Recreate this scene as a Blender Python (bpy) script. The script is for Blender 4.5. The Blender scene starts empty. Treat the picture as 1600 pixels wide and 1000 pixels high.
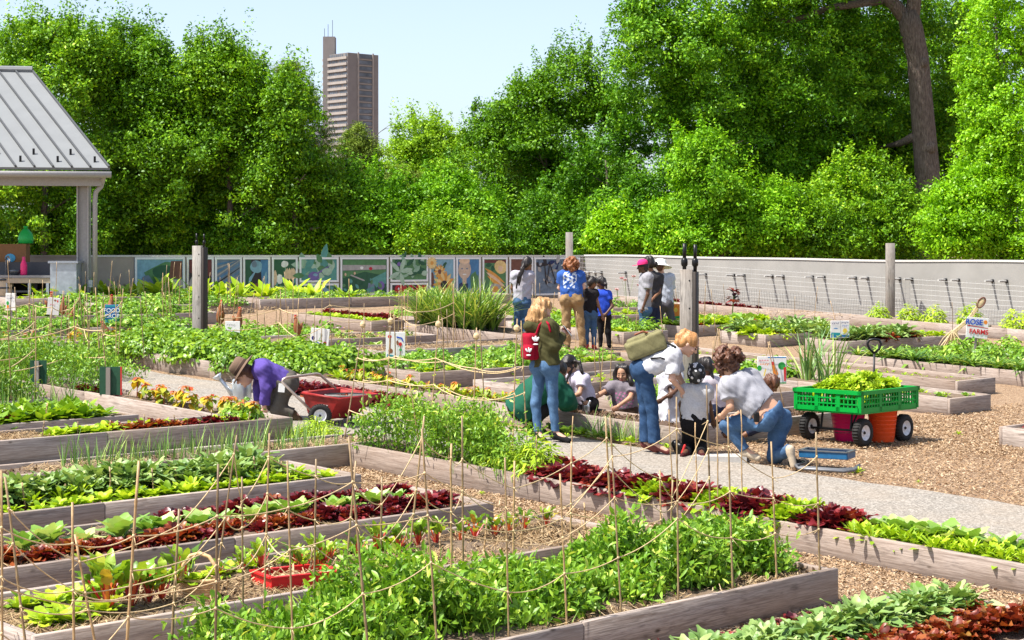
import bpy, math, random
import numpy as np
from mathutils import Vector, Matrix
random.seed(11); RNG = np.random.default_rng(11)
SC = bpy.context.scene; COL = SC.collection
R = math.radians; PI = math.pi
# ---------------------------------------------------------------- camera model / ground model
FPX, CAMH, HORY = 2870.0, 2.66, 395.0        # focal length in photo pixels, eye height, row of the true horizon
SA, SB = -0.0327, 0.0296                     # the garden lies on a gentle slope
TH = R(44.3)
UB = np.array([math.sin(TH), math.cos(TH)]); VA = np.array([-math.cos(TH), math.sin(TH)])   # bed axes
def gz(x, y):
    xx = np.clip(x, -26, 26); yy = np.clip(y, -15, 58)
    return SA*xx + SB*yy
def xy(u, v): return u*UB[0]+v*VA[0], u*UB[1]+v*VA[1]
def P(u, v, h=0.0):
    x, y = xy(u, v); return Vector((x, y, float(gz(x, y))+h))
def G(px, py, h=0.0):                        # surveyed point on the sloping ground
    X = (px-800)/FPX; Z = -(py-HORY)/FPX
    d = (CAMH-h)/(SA*X+SB-Z)
    return Vector((X*d, d, float(gz(X*d, d))+h))
def UV(px, py, h=.0):
    p = G(px, py, h); return p.x*UB[0]+p.y*UB[1], p.x*VA[0]+p.y*VA[1]
def at(px, py, d):                           # point at a known distance
    return Vector(((px-800)/FPX*d, d, CAMH-(py-HORY)/FPX*d))
# ---------------------------------------------------------------- materials
MATS = {}
def nmat(name):
    m = bpy.data.materials.new(name); m.use_nodes = True
    nt = m.node_tree; b = nt.nodes['Principled BSDF']; MATS[name] = m
    return m, nt, b
def N(nt, t, **kw):
    n = nt.nodes.new(t)
    for k, v in kw.items():
        if k in n.inputs.keys(): n.inputs[k].default_value = v
        else: setattr(n, k, v)
    return n
def ramp(nt, fac, stops):
    r = nt.nodes.new('ShaderNodeValToRGB')
    while len(r.color_ramp.elements) < len(stops): r.color_ramp.elements.new(.5)
    for e, (p, c) in zip(r.color_ramp.elements, stops):
        e.position = p; e.color = (*c, 1)
    nt.links.new(fac, r.inputs[0]); return r.outputs[0]
def vec(nt, scale=(1,1,1), src='Object', attr=None):
    if attr: o = N(nt, 'ShaderNodeAttribute', attribute_name=attr).outputs['Vector']
    else: o = nt.nodes.new('ShaderNodeTexCoord').outputs[src]
    mp = nt.nodes.new('ShaderNodeMapping'); mp.inputs['Scale'].default_value = scale
    nt.links.new(o, mp.inputs[0]); return mp.outputs[0]
def noise(nt, v, scale, detail=4, rough=.6):
    n = N(nt, 'ShaderNodeTexNoise', Scale=scale, Detail=detail, Roughness=rough)
    nt.links.new(v, n.inputs['Vector']); return n.outputs['Fac']
def bump(nt, b, h, strength=.3, dist=.01):
    n = N(nt, 'ShaderNodeBump', Strength=strength, Distance=dist)
    nt.links.new(h, n.inputs['Height']); nt.links.new(n.outputs[0], b.inputs['Normal'])
def mixc(nt, fac, a, c, mode='MIX'):
    m = nt.nodes.new('ShaderNodeMix'); m.data_type = 'RGBA'; m.blend_type = mode
    for i, s in ((0, fac), (6, a), (7, c)):
        if hasattr(s, 'links'): nt.links.new(s, m.inputs[i])
        else: m.inputs[i].default_value = s if i == 0 else (*s, 1)
    return m.outputs[2]
def plain(name, col, rough=.6, metal=0, var=.12, sc=30, spec=.3, bmp=0):
    if name in MATS: return MATS[name]
    m, nt, b = nmat(name)
    v = vec(nt); f = noise(nt, v, sc)
    lo = tuple(c*(1-var) for c in col); hi = tuple(min(1, c*(1+var)) for c in col)
    nt.links.new(ramp(nt, f, [(.3, lo), (.7, hi)]), b.inputs['Base Color'])
    b.inputs['Roughness'].default_value = rough; b.inputs['Metallic'].default_value = metal
    b.inputs['Specular IOR Level'].default_value = spec
    if bmp: bump(nt, b, f, bmp, .01)
    return m
def leafmat(name, stops, trans=.35, rough=.45, spec=.35, tcol=None, gain=(1, 1, 1)):
    """leaf: colour by the leaf's own random value and the plant's, translucent"""
    m, nt, b = nmat(name); stops = [(p, tuple(min(.9, c*k) for c, k in zip(q, gain))) for p, q in stops]
    at_ = N(nt, 'ShaderNodeAttribute', attribute_name='rnd'); oi = nt.nodes.new('ShaderNodeObjectInfo')
    ad = N(nt, 'ShaderNodeMath', operation='MULTIPLY_ADD'); ad.inputs[1].default_value = .3; ad.inputs[2].default_value = -.15
    nt.links.new(oi.outputs['Random'], ad.inputs[0])
    s = N(nt, 'ShaderNodeMath', operation='ADD'); nt.links.new(at_.outputs['Fac'], s.inputs[0]); nt.links.new(ad.outputs[0], s.inputs[1])
    c = ramp(nt, s.outputs[0], stops)
    nt.links.new(c, b.inputs['Base Color']); b.inputs['Roughness'].default_value = rough
    b.inputs['Specular IOR Level'].default_value = spec
    t = nt.nodes.new('ShaderNodeBsdfTranslucent')
    g = mixc(nt, 1, c, tcol or (1, .95, .45), 'MULTIPLY'); nt.links.new(g, t.inputs['Color'])
    mx = nt.nodes.new('ShaderNodeMixShader'); mx.inputs[0].default_value = trans
    nt.links.new(b.outputs[0], mx.inputs[1]); nt.links.new(t.outputs[0], mx.inputs[2])
    out = [n for n in nt.nodes if n.type == 'OUTPUT_MATERIAL'][0]
    nt.links.new(mx.outputs[0], out.inputs[0]); return m
# ---------------------------------------------------------------- objects
def link(o, parent=None):
    COL.objects.link(o)
    if parent is not None: o.parent = parent
    return o
def tag(o, label=None, cat=None, group=None, kind=None):
    if label: o['label'] = label
    if cat: o['category'] = cat
    if group: o['group'] = group
    if kind: o['kind'] = kind
    return o
def empty(name, loc, label, cat, group=None, rz=0, scale=1):
    o = bpy.data.objects.new(name, None); COL.objects.link(o)
    o.location = loc; o.rotation_euler = (0, 0, rz); o.empty_display_size = .1; o.scale = (scale,)*3
    return tag(o, label, cat, group)
def npmesh(name, V, Fq, mats, midx=None, smooth=False, rnd=None, gattr=None):
    """V (n,3), Fq (m,k) constant k"""
    V = np.asarray(V, dtype=np.float32); Fq = np.asarray(Fq, dtype=np.int32)
    me = bpy.data.meshes.new(name); k = Fq.shape[1]
    me.vertices.add(len(V)); me.vertices.foreach_set('co', V.ravel())
    me.loops.add(Fq.size); me.loops.foreach_set('vertex_index', Fq.ravel())
    me.polygons.add(len(Fq)); me.polygons.foreach_set('loop_start', np.arange(len(Fq), dtype=np.int32)*k)
    if midx is not None: me.polygons.foreach_set('material_index', np.asarray(midx, dtype=np.int32))
    me.update(calc_edges=True); me.validate(clean_customdata=False)
    if smooth: me.polygons.foreach_set('use_smooth', np.ones(len(me.polygons), dtype=bool))
    if rnd is not None:
        a = me.attributes.new('rnd', 'FLOAT', 'POINT'); a.data.foreach_set('value', np.asarray(rnd, dtype=np.float32))
    if gattr is not None:
        a = me.attributes.new('g', 'FLOAT_VECTOR', 'POINT'); a.data.foreach_set('vector', np.asarray(gattr, dtype=np.float32).ravel())
    for m in (mats if isinstance(mats, (list, tuple)) else [mats]): me.materials.append(m)
    return me
def npobj(name, V, F_, mats, parent=None, **kw):
    return link(bpy.data.objects.new(name, npmesh(name, V, F_, mats, **kw)), parent)
class MB:
    """collects simple solids into one mesh"""
    def __init__(s): s.v = []; s.f = []; s.m = []
    def add(s, v, f, m=0):
        o = len(s.v); s.v += [tuple(p) for p in v]; s.f += [tuple(i+o for i in q) for q in f]; s.m += [m]*len(f); return s
    def box(s, c, size, rot=None, m=0, taper=1.0):
        x, y, z = (k/2 for k in size); t = taper
        vs = [Vector(p) for p in ((-x,-y,-z),(x,-y,-z),(x,y,-z),(-x,y,-z),(-x*t,-y*t,z),(x*t,-y*t,z),(x*t,y*t,z),(-x*t,y*t,z))]
        if rot is not None: vs = [rot @ p for p in vs]
        c = Vector(c)
        return s.add([p+c for p in vs], [(3,2,1,0),(4,5,6,7),(0,1,5,4),(1,2,6,5),(2,3,7,6),(3,0,4,7)], m)
    def tube(s, pts, r, n=8, m=0, cap=True):
        pts = [Vector(p) for p in pts]; k = len(pts)
        rs = r if isinstance(r, (list, tuple)) else [r]*k
        vs = []; ref = None
        for i, p in enumerate(pts):
            d = (pts[min(i+1, k-1)]-pts[max(i-1, 0)]).normalized()
            if ref is None:
                ref = d.orthogonal().normalized()
            ref = (ref-d*ref.dot(d))
            ref = ref.normalized() if ref.length > 1e-6 else d.orthogonal().normalized()
            b = d.cross(ref)
            vs += [p+(ref*math.cos(2*PI*j/n)+b*math.sin(2*PI*j/n))*rs[i] for j in range(n)]
        fs = [(i*n+j, i*n+(j+1) % n, (i+1)*n+(j+1) % n, (i+1)*n+j) for i in range(k-1) for j in range(n)]
        if cap: fs += [tuple(range(n-1, -1, -1)), tuple((k-1)*n+j for j in range(n))]
        return s.add(vs, fs, m)
    def lathe(s, prof, n=20, M=None, m=0, closed=False):
        vs = [Vector((r*math.cos(2*PI*j/n), r*math.sin(2*PI*j/n), z)) for r, z in prof for j in range(n)]
        if M is not None: vs = [M @ p for p in vs]
        k = len(prof)
        fs = [(i*n+j, i*n+(j+1) % n, (i+1)*n+(j+1) % n, (i+1)*n+j) for i in range(k-1) for j in range(n)]
        if closed: fs += [tuple(range(n-1, -1, -1)), tuple((k-1)*n+j for j in range(n))]
        return s.add(vs, fs, m)
    def ell(s, c, r, n=10, M=None, m=0):
        c = Vector(c); r = r if hasattr(r, '__len__') else (r, r, r); vs = []; rows = n
        for i in range(rows+1):
            ph = -PI/2+PI*i/rows
            for j in range(n*2): 
                q = Vector((r[0]*math.cos(ph)*math.cos(PI*j/n), r[1]*math.cos(ph)*math.sin(PI*j/n), r[2]*math.sin(ph)))
                vs.append(c+(M @ q if M is not None else q))
        k = n*2
        return s.add(vs, [(i*k+j, i*k+(j+1) % k, (i+1)*k+(j+1) % k, (i+1)*k+j) for i in range(rows) for j in range(k)], m)
    def prism(s, poly, n, m=0):
        """poly: 3D points of a flat outline, n: extrusion vector"""
        n = Vector(n); p = [Vector(q) for q in poly]; k = len(p)
        return s.add(p+[q+n for q in p], [tuple(range(k-1, -1, -1)), tuple(range(k, 2*k))]+[(i, (i+1) % k, k+(i+1) % k, k+i) for i in range(k)], m)
    def mesh(s, name, mats, smooth=False):
        me = bpy.data.meshes.new(name); me.from_pydata(s.v, [], s.f)
        for m in (mats if isinstance(mats, (list, tuple)) else [mats]): me.materials.append(m)
        me.polygons.foreach_set('material_index', s.m)
        if smooth: me.polygons.foreach_set('use_smooth', [True]*len(me.polygons))
        me.update(); return me
    def build(s, name, mats, parent=None, smooth=False):
        return link(bpy.data.objects.new(name, s.mesh(name, mats, smooth)), parent)
def RZ(a): return Matrix.Rotation(a, 3, 'Z')
def copy_tree(o, parent=None):
    c = o.copy(); COL.objects.link(c)
    if parent is not None: c.parent = parent
    for ch in list(o.children): copy_tree(ch, c)
    return c
def bevel(o, w=.006, seg=2):
    m = o.modifiers.new('bevel', 'BEVEL'); m.width = w; m.segments = seg; m.limit_method = 'ANGLE'; return o
# ---------------------------------------------------------------- camera, light, sky
cam = bpy.data.cameras.new('camera'); co = bpy.data.objects.new('camera', cam); COL.objects.link(co); SC.camera = co
co.location = (0, 0, CAMH); co.rotation_euler = (R(90), 0, 0)
cam.sensor_width = 36; cam.lens = FPX/1600*36; cam.shift_y = -(500-HORY)/1600; cam.clip_end = 6000; cam.clip_start = .1
SUN = Vector((-.92, -.38, 0)).normalized()*math.cos(R(60))+Vector((0, 0, math.sin(R(60))))
sl = bpy.data.lights.new('sun', 'SUN'); sl.energy = 5.0; sl.angle = R(.5); sl.color = (1, .95, .87)
so = bpy.data.objects.new('sun', sl); COL.objects.link(so); so.rotation_euler = SUN.to_track_quat('Z', 'Y').to_euler(); so.location = (-20, -10, 30)
w = bpy.data.worlds.new('World'); SC.world = w; w.use_nodes = True; nt = w.node_tree
sky = nt.nodes.new('ShaderNodeTexSky'); sky.sky_type = 'NISHITA'; sky.sun_disc = False
sky.sun_elevation = R(60); sky.sun_rotation = math.atan2(SUN.x, SUN.y) % (2*PI); sky.air_density = .75; sky.dust_density = 1.8; sky.ozone_density = 1.2
hs = nt.nodes.new('ShaderNodeHueSaturation'); hs.inputs['Saturation'].default_value = .78; nt.links.new(sky.outputs[0], hs.inputs['Color']); nt.links.new(hs.outputs[0], nt.nodes['Background'].inputs[0]); nt.nodes['Background'].inputs[1].default_value = .142
SC.view_settings.view_transform = 'Standard'; SC.view_settings.look = 'None'; SC.view_settings.exposure = .88; SC.view_settings.gamma = 1
SC.cycles.max_bounces = 6; SC.cycles.transparent_max_bounces = 8
# ---------------------------------------------------------------- ground, paths
def mk_chip():
    m, nt, b = nmat('wood_chips'); v = vec(nt)
    vo = N(nt, 'ShaderNodeTexVoronoi', Scale=38.0); nt.links.new(v, vo.inputs['Vector'])
    f = noise(nt, v, 60, 3); big = noise(nt, v, 1.3, 4)
    c = ramp(nt, vo.outputs['Color'], [(.15, (.15, .085, .045)), (.5, (.29, .185, .105)), (.85, (.40, .285, .18))])
    c2 = mixc(nt, ramp(nt, big, [(.35, (0, 0, 0)), (.7, (.55,)*3)]), c, (.30, .195, .115))
    nt.links.new(c2, b.inputs['Base Color']); b.inputs['Roughness'].default_value = .9
    ad = N(nt, 'ShaderNodeMath', operation='ADD'); nt.links.new(vo.outputs['Distance'], ad.inputs[0]); nt.links.new(f, ad.inputs[1])
    bump(nt, b, ad.outputs[0], .9, .02); return m
def mk_gravel():
    m, nt, b = nmat('path_gravel'); v = vec(nt)
    vo = N(nt, 'ShaderNodeTexVoronoi', Scale=55.0); nt.links.new(v, vo.inputs['Vector'])
    big = noise(nt, v, 1.1, 5); f = noise(nt, v, 90, 2)
    c = ramp(nt, vo.outputs['Color'], [(.1, (.15, .133, .112)), (.5, (.235, .21, .178)), (.9, (.38, .345, .30))])
    c = mixc(nt, ramp(nt, big, [(.4, (0, 0, 0)), (.75, (.5,)*3)]), c, (.33, .26, .19))
    nt.links.new(c, b.inputs['Base Color']); b.inputs['Roughness'].default_value = .95
    bump(nt, b, f, .7, .012); return m
def mk_soil(name, lo, hi):
    m, nt, b = nmat(name); v = vec(nt)
    f = noise(nt, v, 22, 6, .75); g = noise(nt, v, 3, 3)
    c = ramp(nt, f, [(.3, lo), (.7, hi)])
    nt.links.new(mixc(nt, g, c, tuple(k*.7 for k in hi)), b.inputs['Base Color']); b.inputs['Roughness'].default_value = .95
    bump(nt, b, f, .9, .03); return m
def mk_wood(name, lo, hi, knots=True):
    m, nt, b = nmat(name)
    f = noise(nt, vec(nt, (1.1, 34, 34), attr='g'), 1.6, 5, .7); g = noise(nt, vec(nt, (1, 1, 1), attr='g'), 1.2, 3); st = noise(nt, vec(nt, (1.2, 5, 5), attr='g'), 3.0, 3); fine = noise(nt, vec(nt, (5, 150, 150), attr='g'), 1.5, 3)
    oi = nt.nodes.new('ShaderNodeObjectInfo')
    c = ramp(nt, f, [(.30, lo), (.50, hi), (.72, tuple(min(1, k*1.22) for k in hi))])
    c = mixc(nt, ramp(nt, fine, [(.40, (.55,)*3), (.56, (0, 0, 0))]), c, tuple(k*.55 for k in lo))
    c = mixc(nt, ramp(nt, g, [(.4, (0, 0, 0)), (.7, (.5,)*3)]), c, (hi[0]*.74, hi[1]*.62, hi[2]*.52))
    c = mixc(nt, ramp(nt, st, [(.60, (0, 0, 0)), (.74, (.75,)*3)]), c, tuple(k*.42 for k in lo))
    c = mixc(nt, 1, c, ramp(nt, oi.outputs['Random'], [(0, (.84, .80, .77)), (.5, (1, 1, 1)), (1, (1.1, 1.12, 1.14))]), 'MULTIPLY')
    if knots:
        vo = N(nt, 'ShaderNodeTexVoronoi', Scale=2.6); nt.links.new(vec(nt, (1, 2.2, 2.2), attr='g'), vo.inputs['Vector'])
        c = mixc(nt, ramp(nt, vo.outputs['Distance'], [(.03, (.85,)*3), (.09, (0, 0, 0))]), c, (.05, .032, .022))
    nt.links.new(c, b.inputs['Base Color']); b.inputs['Roughness'].default_value = .8; b.inputs['Specular IOR Level'].default_value = .2
    bump(nt, b, f, .35, .006); return m
CHIP = mk_chip(); GRAV = mk_gravel()
SOIL = mk_soil('bed_soil', (.10, .065, .04), (.25, .175, .115)); SOILD = mk_soil('dark_soil', (.055, .032, .02), (.15, .09, .055))
WOOD = mk_wood('weathered_board', (.215, .162, .132), (.39, .332, .292)); POSTW = mk_wood('weathered_post', (.15, .14, .13), (.33, .31, .285), False)
def axis(vals): return np.array(sorted(set(vals)), dtype=float)
xs = axis(list(np.linspace(-30, 30, 121))+[-1600, -600, -250, -120, -60, -40, 40, 60, 120, 250, 600, 1600])
ys = axis(list(np.linspace(-15, 60, 151))+[-300, -100, -40, 70, 90, 130, 250, 500, 1000, 2500])
XX, YY = np.meshgrid(xs, ys); ZZ = gz(XX, YY)
bumpz = .012*np.sin(XX*2.1+YY*1.3)+.01*np.sin(XX*3.7-YY*2.9); ZZ = ZZ+np.where((np.abs(XX) < 29) & (YY < 58) & (YY > -14), bumpz*.6, 0)-.012
nx, ny = len(xs), len(ys); I = np.arange(nx*ny).reshape(ny, nx)
FQ = np.stack([I[:-1, :-1], I[:-1, 1:], I[1:, 1:], I[1:, :-1]], -1).reshape(-1, 4)
g_ = npobj('ground', np.stack([XX, YY, ZZ], -1).reshape(-1, 3), FQ, CHIP, smooth=True); tag(g_, kind='structure')
def sheet(name, u0, u1, v0, v1, h, mat, wob=.05):
    nu, nv = max(2, int((u1-u0)/.3)), max(2, int((v1-v0)/.3)); us = np.linspace(u0, u1, nu); vs = np.linspace(v0, v1, nv)
    U, V_ = np.meshgrid(us, vs)
    ed = np.zeros_like(U); ed[:, -1] = 1; ed[:, 0] = -1
    U = U+ed*wob*np.sin(V_*2.3+np.sin(V_*5.1)); X = U*UB[0]+V_*VA[0]; Y = U*UB[1]+V_*VA[1]
    I = np.arange(nu*nv).reshape(nv, nu); F_ = np.stack([I[:-1, :-1], I[:-1, 1:], I[1:, 1:], I[1:, :-1]], -1).reshape(-1, 4)
    return tag(npobj(name, np.stack([X, Y, gz(X, Y)+h], -1).reshape(-1, 3), F_, mat, smooth=True), kind='structure')
sheet('path', 12.35, 15.25, 3, 27, .008, GRAV)
sheet('path', 3, 12.33, 14.27, 15.42, .0082, GRAV, .01)
# loose chips and straw lying on the walks (uncountable)
def flakes(name, pts, mat, smin, smax, asp, label, cat, tilt=.5, lift=.006):
    pts = np.asarray(pts); n = len(pts)
    L = RNG.uniform(smin, smax, n); W = L*RNG.uniform(asp*.6, asp*1.4, n); az = RNG.uniform(0, 2*PI, n)
    t = RNG.normal(0, tilt*.5, n); t2 = RNG.normal(0, tilt*.5, n)
    d = np.stack([np.cos(az)*np.cos(t), np.sin(az)*np.cos(t), np.sin(t)], -1); s = np.stack([-np.sin(az)*np.cos(t2), np.cos(az)*np.cos(t2), np.sin(t2)], -1)
    c = pts+np.array([0, 0, 1])*(lift+np.abs(np.sin(t))*L/2+np.abs(np.sin(t2))*W/2)[:, None]
    d = d*L[:, None]/2; s = s*W[:, None]/2
    V = np.stack([c-d-s*.6, c+d-s, c+d*.8+s, c-d+s], 1).reshape(-1, 3); F_ = np.arange(4*n).reshape(n, 4)
    rn = np.repeat(RNG.uniform(.1, .9, n), 4)
    return tag(npobj(name, V, F_, mat, rnd=rn), label, cat, kind='stuff')
def dry(name, stops):
    return leafmat(name, stops, trans=.12, rough=.85, spec=.1, tcol=(1, .9, .7))
CHIPL = dry('loose_chip', [(.1, (.17, .09, .05)), (.4, (.31, .20, .11)), (.7, (.44, .31, .19)), (.95, (.55, .44, .31))])
STRAW = dry('straw', [(.1, (.20, .12, .06)), (.5, (.40, .28, .15)), (.9, (.56, .43, .26))])
def uvpts(n, rects, h=0.):
    A_ = np.array([(b-a)*(d-c) for a, b, c, d in rects]); k = RNG.choice(len(rects), n, p=A_/A_.sum()); r = np.array(rects)[k]
    u = r[:, 0]+(r[:, 1]-r[:, 0])*RNG.random(n); v = r[:, 2]+(r[:, 3]-r[:, 2])*RNG.random(n)
    x = u*UB[0]+v*VA[0]; y = u*UB[1]+v*VA[1]; return np.stack([x, y, gz(x, y)+h], -1)
flakes('wood_chip', uvpts(95000, [(10.44, 11.7, 5, 13.65), (8.5, 10.6, 6.45, 7.1), (7, 10.5, 8.1, 8.76), (6, 10.5, 9.78, 10.4), (6, 10.5, 11.4, 12.06), (6, 11, 13.1, 13.65)]), CHIPL, .008, .032, .42, 'pale wood chips strewn between the raised beds in front', 'wood chips')
flakes('wood_chip', uvpts(90000, [(15.3, 21.3, 6.5, 12.6), (18, 23.5, 9, 13)]), CHIPL, .010, .036, .42, 'tan wood chips covering the open ground around the wagon', 'wood chips')
# ---------------------------------------------------------------- raised beds
def plank(u0, v0, u1, v1, t, h, along, h0=-.03, off=None):
    """one board standing on the slope: rectangle in bed axes"""
    du = dv = 0
    quad = [(u0, v0), (u1, v0), (u1, v1), (u0, v1)]
    vs = []; ga = []; off = random.uniform(0, 40) if off is None else off
    for hh in (h0, h):
        for q in quad:
            p = P(q[0], q[1], hh); vs.append(p)
            ga.append((q[0]+off, q[1], hh+off) if along == 'u' else (q[1]+off, q[0], hh+off))
    return vs, [(3,2,1,0),(4,5,6,7),(0,1,5,4),(1,2,6,5),(2,3,7,6),(3,0,4,7)], ga
def add_plank(root, *a, **k):
    vs, fs, ga = plank(*a, **k)
    o = npobj('board', [p-root.location for p in vs], fs, WOOD, root, gattr=ga); bevel(o, .005, 1); return o
def soil_patch(root, u0, u1, v0, v1, h, mat, amp=.02):
    nu, nv = max(3, int((u1-u0)/.09)), max(3, int((v1-v0)/.09)); us = np.linspace(u0, u1, nu); vs = np.linspace(v0, v1, nv)
    U, V_ = np.meshgrid(us, vs); X = U*UB[0]+V_*VA[0]; Y = U*UB[1]+V_*VA[1]
    Z = gz(X, Y)+h+RNG.normal(0, amp*.5, U.shape)+amp*np.sin(U*4+V_*3)
    I = np.arange(nu*nv).reshape(nv, nu); F_ = np.stack([I[:-1, :-1], I[:-1, 1:], I[1:, 1:], I[1:, :-1]], -1).reshape(-1, 4)
    L = root.location
    return npobj('soil', np.stack([X-L.x, Y-L.y, Z-L.z], -1).reshape(-1, 3), F_, mat, root, smooth=True)
T = .042
def bed(label, strips, h=.22, soil=None, hs=-.045, gap=.002):
    """strips: list of (u0,u1,v0,v1); each strip gets four boards and a soil surface"""
    c = strips[0]; root = empty('raised_bed', P(c[0], c[2]), label, 'raised bed', 'raised wooden beds of the garden')
    for k, (u0, u1, v0, v1) in enumerate(strips):
        def run(a, b, f, al):
            n = max(1, round((b-a)/2.6)); e = np.linspace(a, b, n+1)
            for i in range(n): f(e[i]+(gap if i else 0), e[i+1]-(gap if i < n-1 else 0), h+random.uniform(-.006, .006))
        hk = .0
        run(u0, u1, lambda a, b, hh: add_plank(root, a, v0, b, v0+T, T, hh+hk, 'u'), 'u')
        run(u0, u1, lambda a, b, hh: add_plank(root, a, v1-T, b, v1, T, hh+hk, 'u'), 'u')
        run(v0+T+.001, v1-T-.001, lambda a, b, hh: add_plank(root, u0, a, u0+T, b, T, hh+hk, 'v'), 'v')
        run(v0+T+.001, v1-T-.001, lambda a, b, hh: add_plank(root, u1-T, a, u1, b, T, hh+hk, 'v'), 'v')
        soil_patch(root, u0+T-.004, u1-T+.004, v0+T-.004, v1-T+.004, h+hs, soil or SOIL)
    return root
bed('nearest raised bed, filled with tall pea plants inside the twine trellis', [(5.3, 10.44, 7.1, 8.12)], h=.225)
bed('straw mulched raised bed with red stemmed chard, a wicker basket and a red tray', [(5.29, 10.42, 8.76, 9.78)])
bed('raised bed of red lettuce with a cabbage row, third from the front', [(5.3, 10.45, 10.4, 11.42)])
bed('raised bed with a kale row behind pale lettuce, inside the corner planter', [(5.3, 10.49, 12.06, 13.1)])
bed('raised bed at the bottom right corner with kale and red lettuce', [(5.5, 10.45, 5.3, 6.46)], h=.2)
bed('long L shaped planter along the gravel path holding peas, red and lime lettuce and onions', [(11.7, 12.3, 3.5, 13.64), (5.0, 12.3, 13.64, 14.25)])
bed('L shaped planter with lettuces in front of the spinach bed at left', [(5.5, 12.47, 15.45, 16.06), (11.88, 12.47, 16.06, 23.6)], h=.235)
bed('raised bed thick with spinach at the left edge', [(5.5, 11.29, 16.6, 17.65)])
bed('raised bed with leeks and pea vines behind the spinach bed', [(5.8, 11.29, 18.3, 19.3)])
bed('raised bed covered by pea vines behind the green sign backs', [(6.5, 11.29, 20.2, 21.2)])
bed('L shaped planter with dug brown soil where the children work', [(15.55, 16.2, 12.65, 24), (16.2, 19.0, 12.65, 13.26)], soil=SOILD, hs=-.03)
bed('raised bed with seedlings behind the tall twine teepees', [(17.2, 22.6, 18.55, 19.6)])
bed('raised bed with low green crop behind the crouching person', [(17.25, 22.2, 16.5, 17.57)])
bed('raised bed hidden between the girls and the wooden post', [(17.3, 20.6, 14.4, 15.5)])
bed('raised bed with leafy greens beside the hand painted carrot sign', [(21.3, 22.35, 12.74, 17.6)])
bed('raised bed of sparse weeds behind the green wagon', [(23.58, 24.66, 13.98, 20.2)])
bed('long raised bed with a row of arching strap leaves at right', [(26.05, 27.1, 9.0, 18.05)])
bed('raised bed at right with leafy kale and two white paper signs', [(28.6, 33.0, 19.25, 20.2)])
bed('raised bed of mixed lettuce with a grey corner left of the paper signs', [(28.38, 31.0, 20.95, 22.05)])
bed('raised bed behind the twin topped wooden post with green lettuces', [(28.6, 32.0, 23.2, 24.25)])
bed('small raised bed in front of the woman in the pink cap', [(26.05, 27.35, 22.5, 25.6)])
bed('raised bed full of tall leeks behind the hooded woman', [(23.6, 24.75, 22.75, 25.9)])
bed('raised bed of red lettuce below the mural wall', [(23.3, 24.45, 26.5, 28.95)])
bed('narrow raised bed of young plants under the mural wall', [(25.45, 33.5, 32.7, 33.5)])
bed('raised bed of young flowers behind the bean bushes', [(18.5, 22.2, 23.5, 24.5)])
bed('straw covered raised bed behind the sign with red flowers', [(19.0, 23.1, 21.4, 22.4)])
bed('long planter below the wire mesh along the grey wall', [(35.55, 36.3, 12.0, 33.0)])
bed('small raised bed cut by the right edge of the picture', [(19.05, 20.1, 5.5, 10.76)])
bed('raised bed with cabbages in front of the sink bench', [(14.6, 19.5, 27.0, 28.0)])
bed('raised bed with yellow green seedlings left of the wooden post', [(12.6, 17.2, 24.7, 25.7)])
bed('raised bed at left with hen figures', [(17.5, 22.0, 29.6, 30.6)])
bed('planter at the foot of the pavilion post', [(21.0, 24.6, 31.8, 32.8)])
bed('raised bed of cut greens behind the blue shirted woman', [(28.0, 32.0, 26.0, 27.0)])
bed('raised bed of flowers near the far wall corner', [(31.5, 34.5, 27.8, 28.8)])
bed('raised bed of seedlings left of the mural planter', [(20.2, 24.0, 34.2, 35.0)])
# ---------------------------------------------------------------- walls
CONC = plain('wall_render', (.29, .28, .262), .9, var=.10, sc=1.4, bmp=.15); CONCD = plain('wall_concrete', (.33, .28, .235), .9, var=.15, sc=2, bmp=.2)
CAPM = plain('wall_cap', (.55, .53, .50), .7, var=.06)
def wall(name, label, a, b, ztop_a, ztop_b, thick, mats, seg=40, wob=0):
    a = Vector((*a, 0)); b = Vector((*b, 0)); d = (b-a); n = Vector((-d.y, d.x, 0)).normalized()
    if n.y < 0: n = -n                         # away from the garden
    V = []; F_ = []
    for i in range(seg+1):
        t = i/seg; p = a+d*t; zt = ztop_a+(ztop_b-ztop_a)*t+wob*math.sin(t*9+1)*.5+wob*math.sin(t*23)*.3
        for q, z in ((p, gz(p.x, p.y)-.2), (p, zt), (p+n*thick, zt), (p+n*thick, gz(p.x, p.y)-.2)): V.append((q.x, q.y, z))
    for i in range(seg):
        for k in range(3): F_.append((i*4+k, i*4+4+k, i*4+5+k, i*4+1+k))
    F_ += [(0, 1, 2, 3), (seg*4+3, seg*4+2, seg*4+1, seg*4)]
    root = empty(name, Vector((*((a+b)/2).xy, float(gz(*((a+b)/2).xy)))), label, 'wall')
    m = MB(); m.add([Vector(v)-root.location for v in V], F_); m.build('wall_body', mats[0], root)
    m = MB()
    pts = [a+d*(i/seg) for i in range(seg+1)]; V = []; F_ = []
    for i, p in enumerate(pts):
        zt = ztop_a+(ztop_b-ztop_a)*(i/seg)+wob*math.sin(i/seg*9+1)*.5+wob*math.sin(i/seg*23)*.3+.002
        for q, z in ((p-n*.02, zt), (p-n*.02, zt+.045), (p+n*(thick+.02), zt+.045), (p+n*(thick+.02), zt)): V.append(Vector((q.x, q.y, z))-root.location)
    for i in range(seg):
        for k in range(4): F_.append((i*4+k, i*4+4+k, i*4+4+(k+1) % 4, i*4+(k+1) % 4))
    m.add(V, F_+[(0, 1, 2, 3), (seg*4+3, seg*4+2, seg*4+1, seg*4)]); m.build('coping', mats[1], root)
    return root, n
KX, KY = xy(37.8, 34.1)
LX, LY = at(140, 400, 42.3).xy; RXY = xy(37.8, 14.0)
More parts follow.
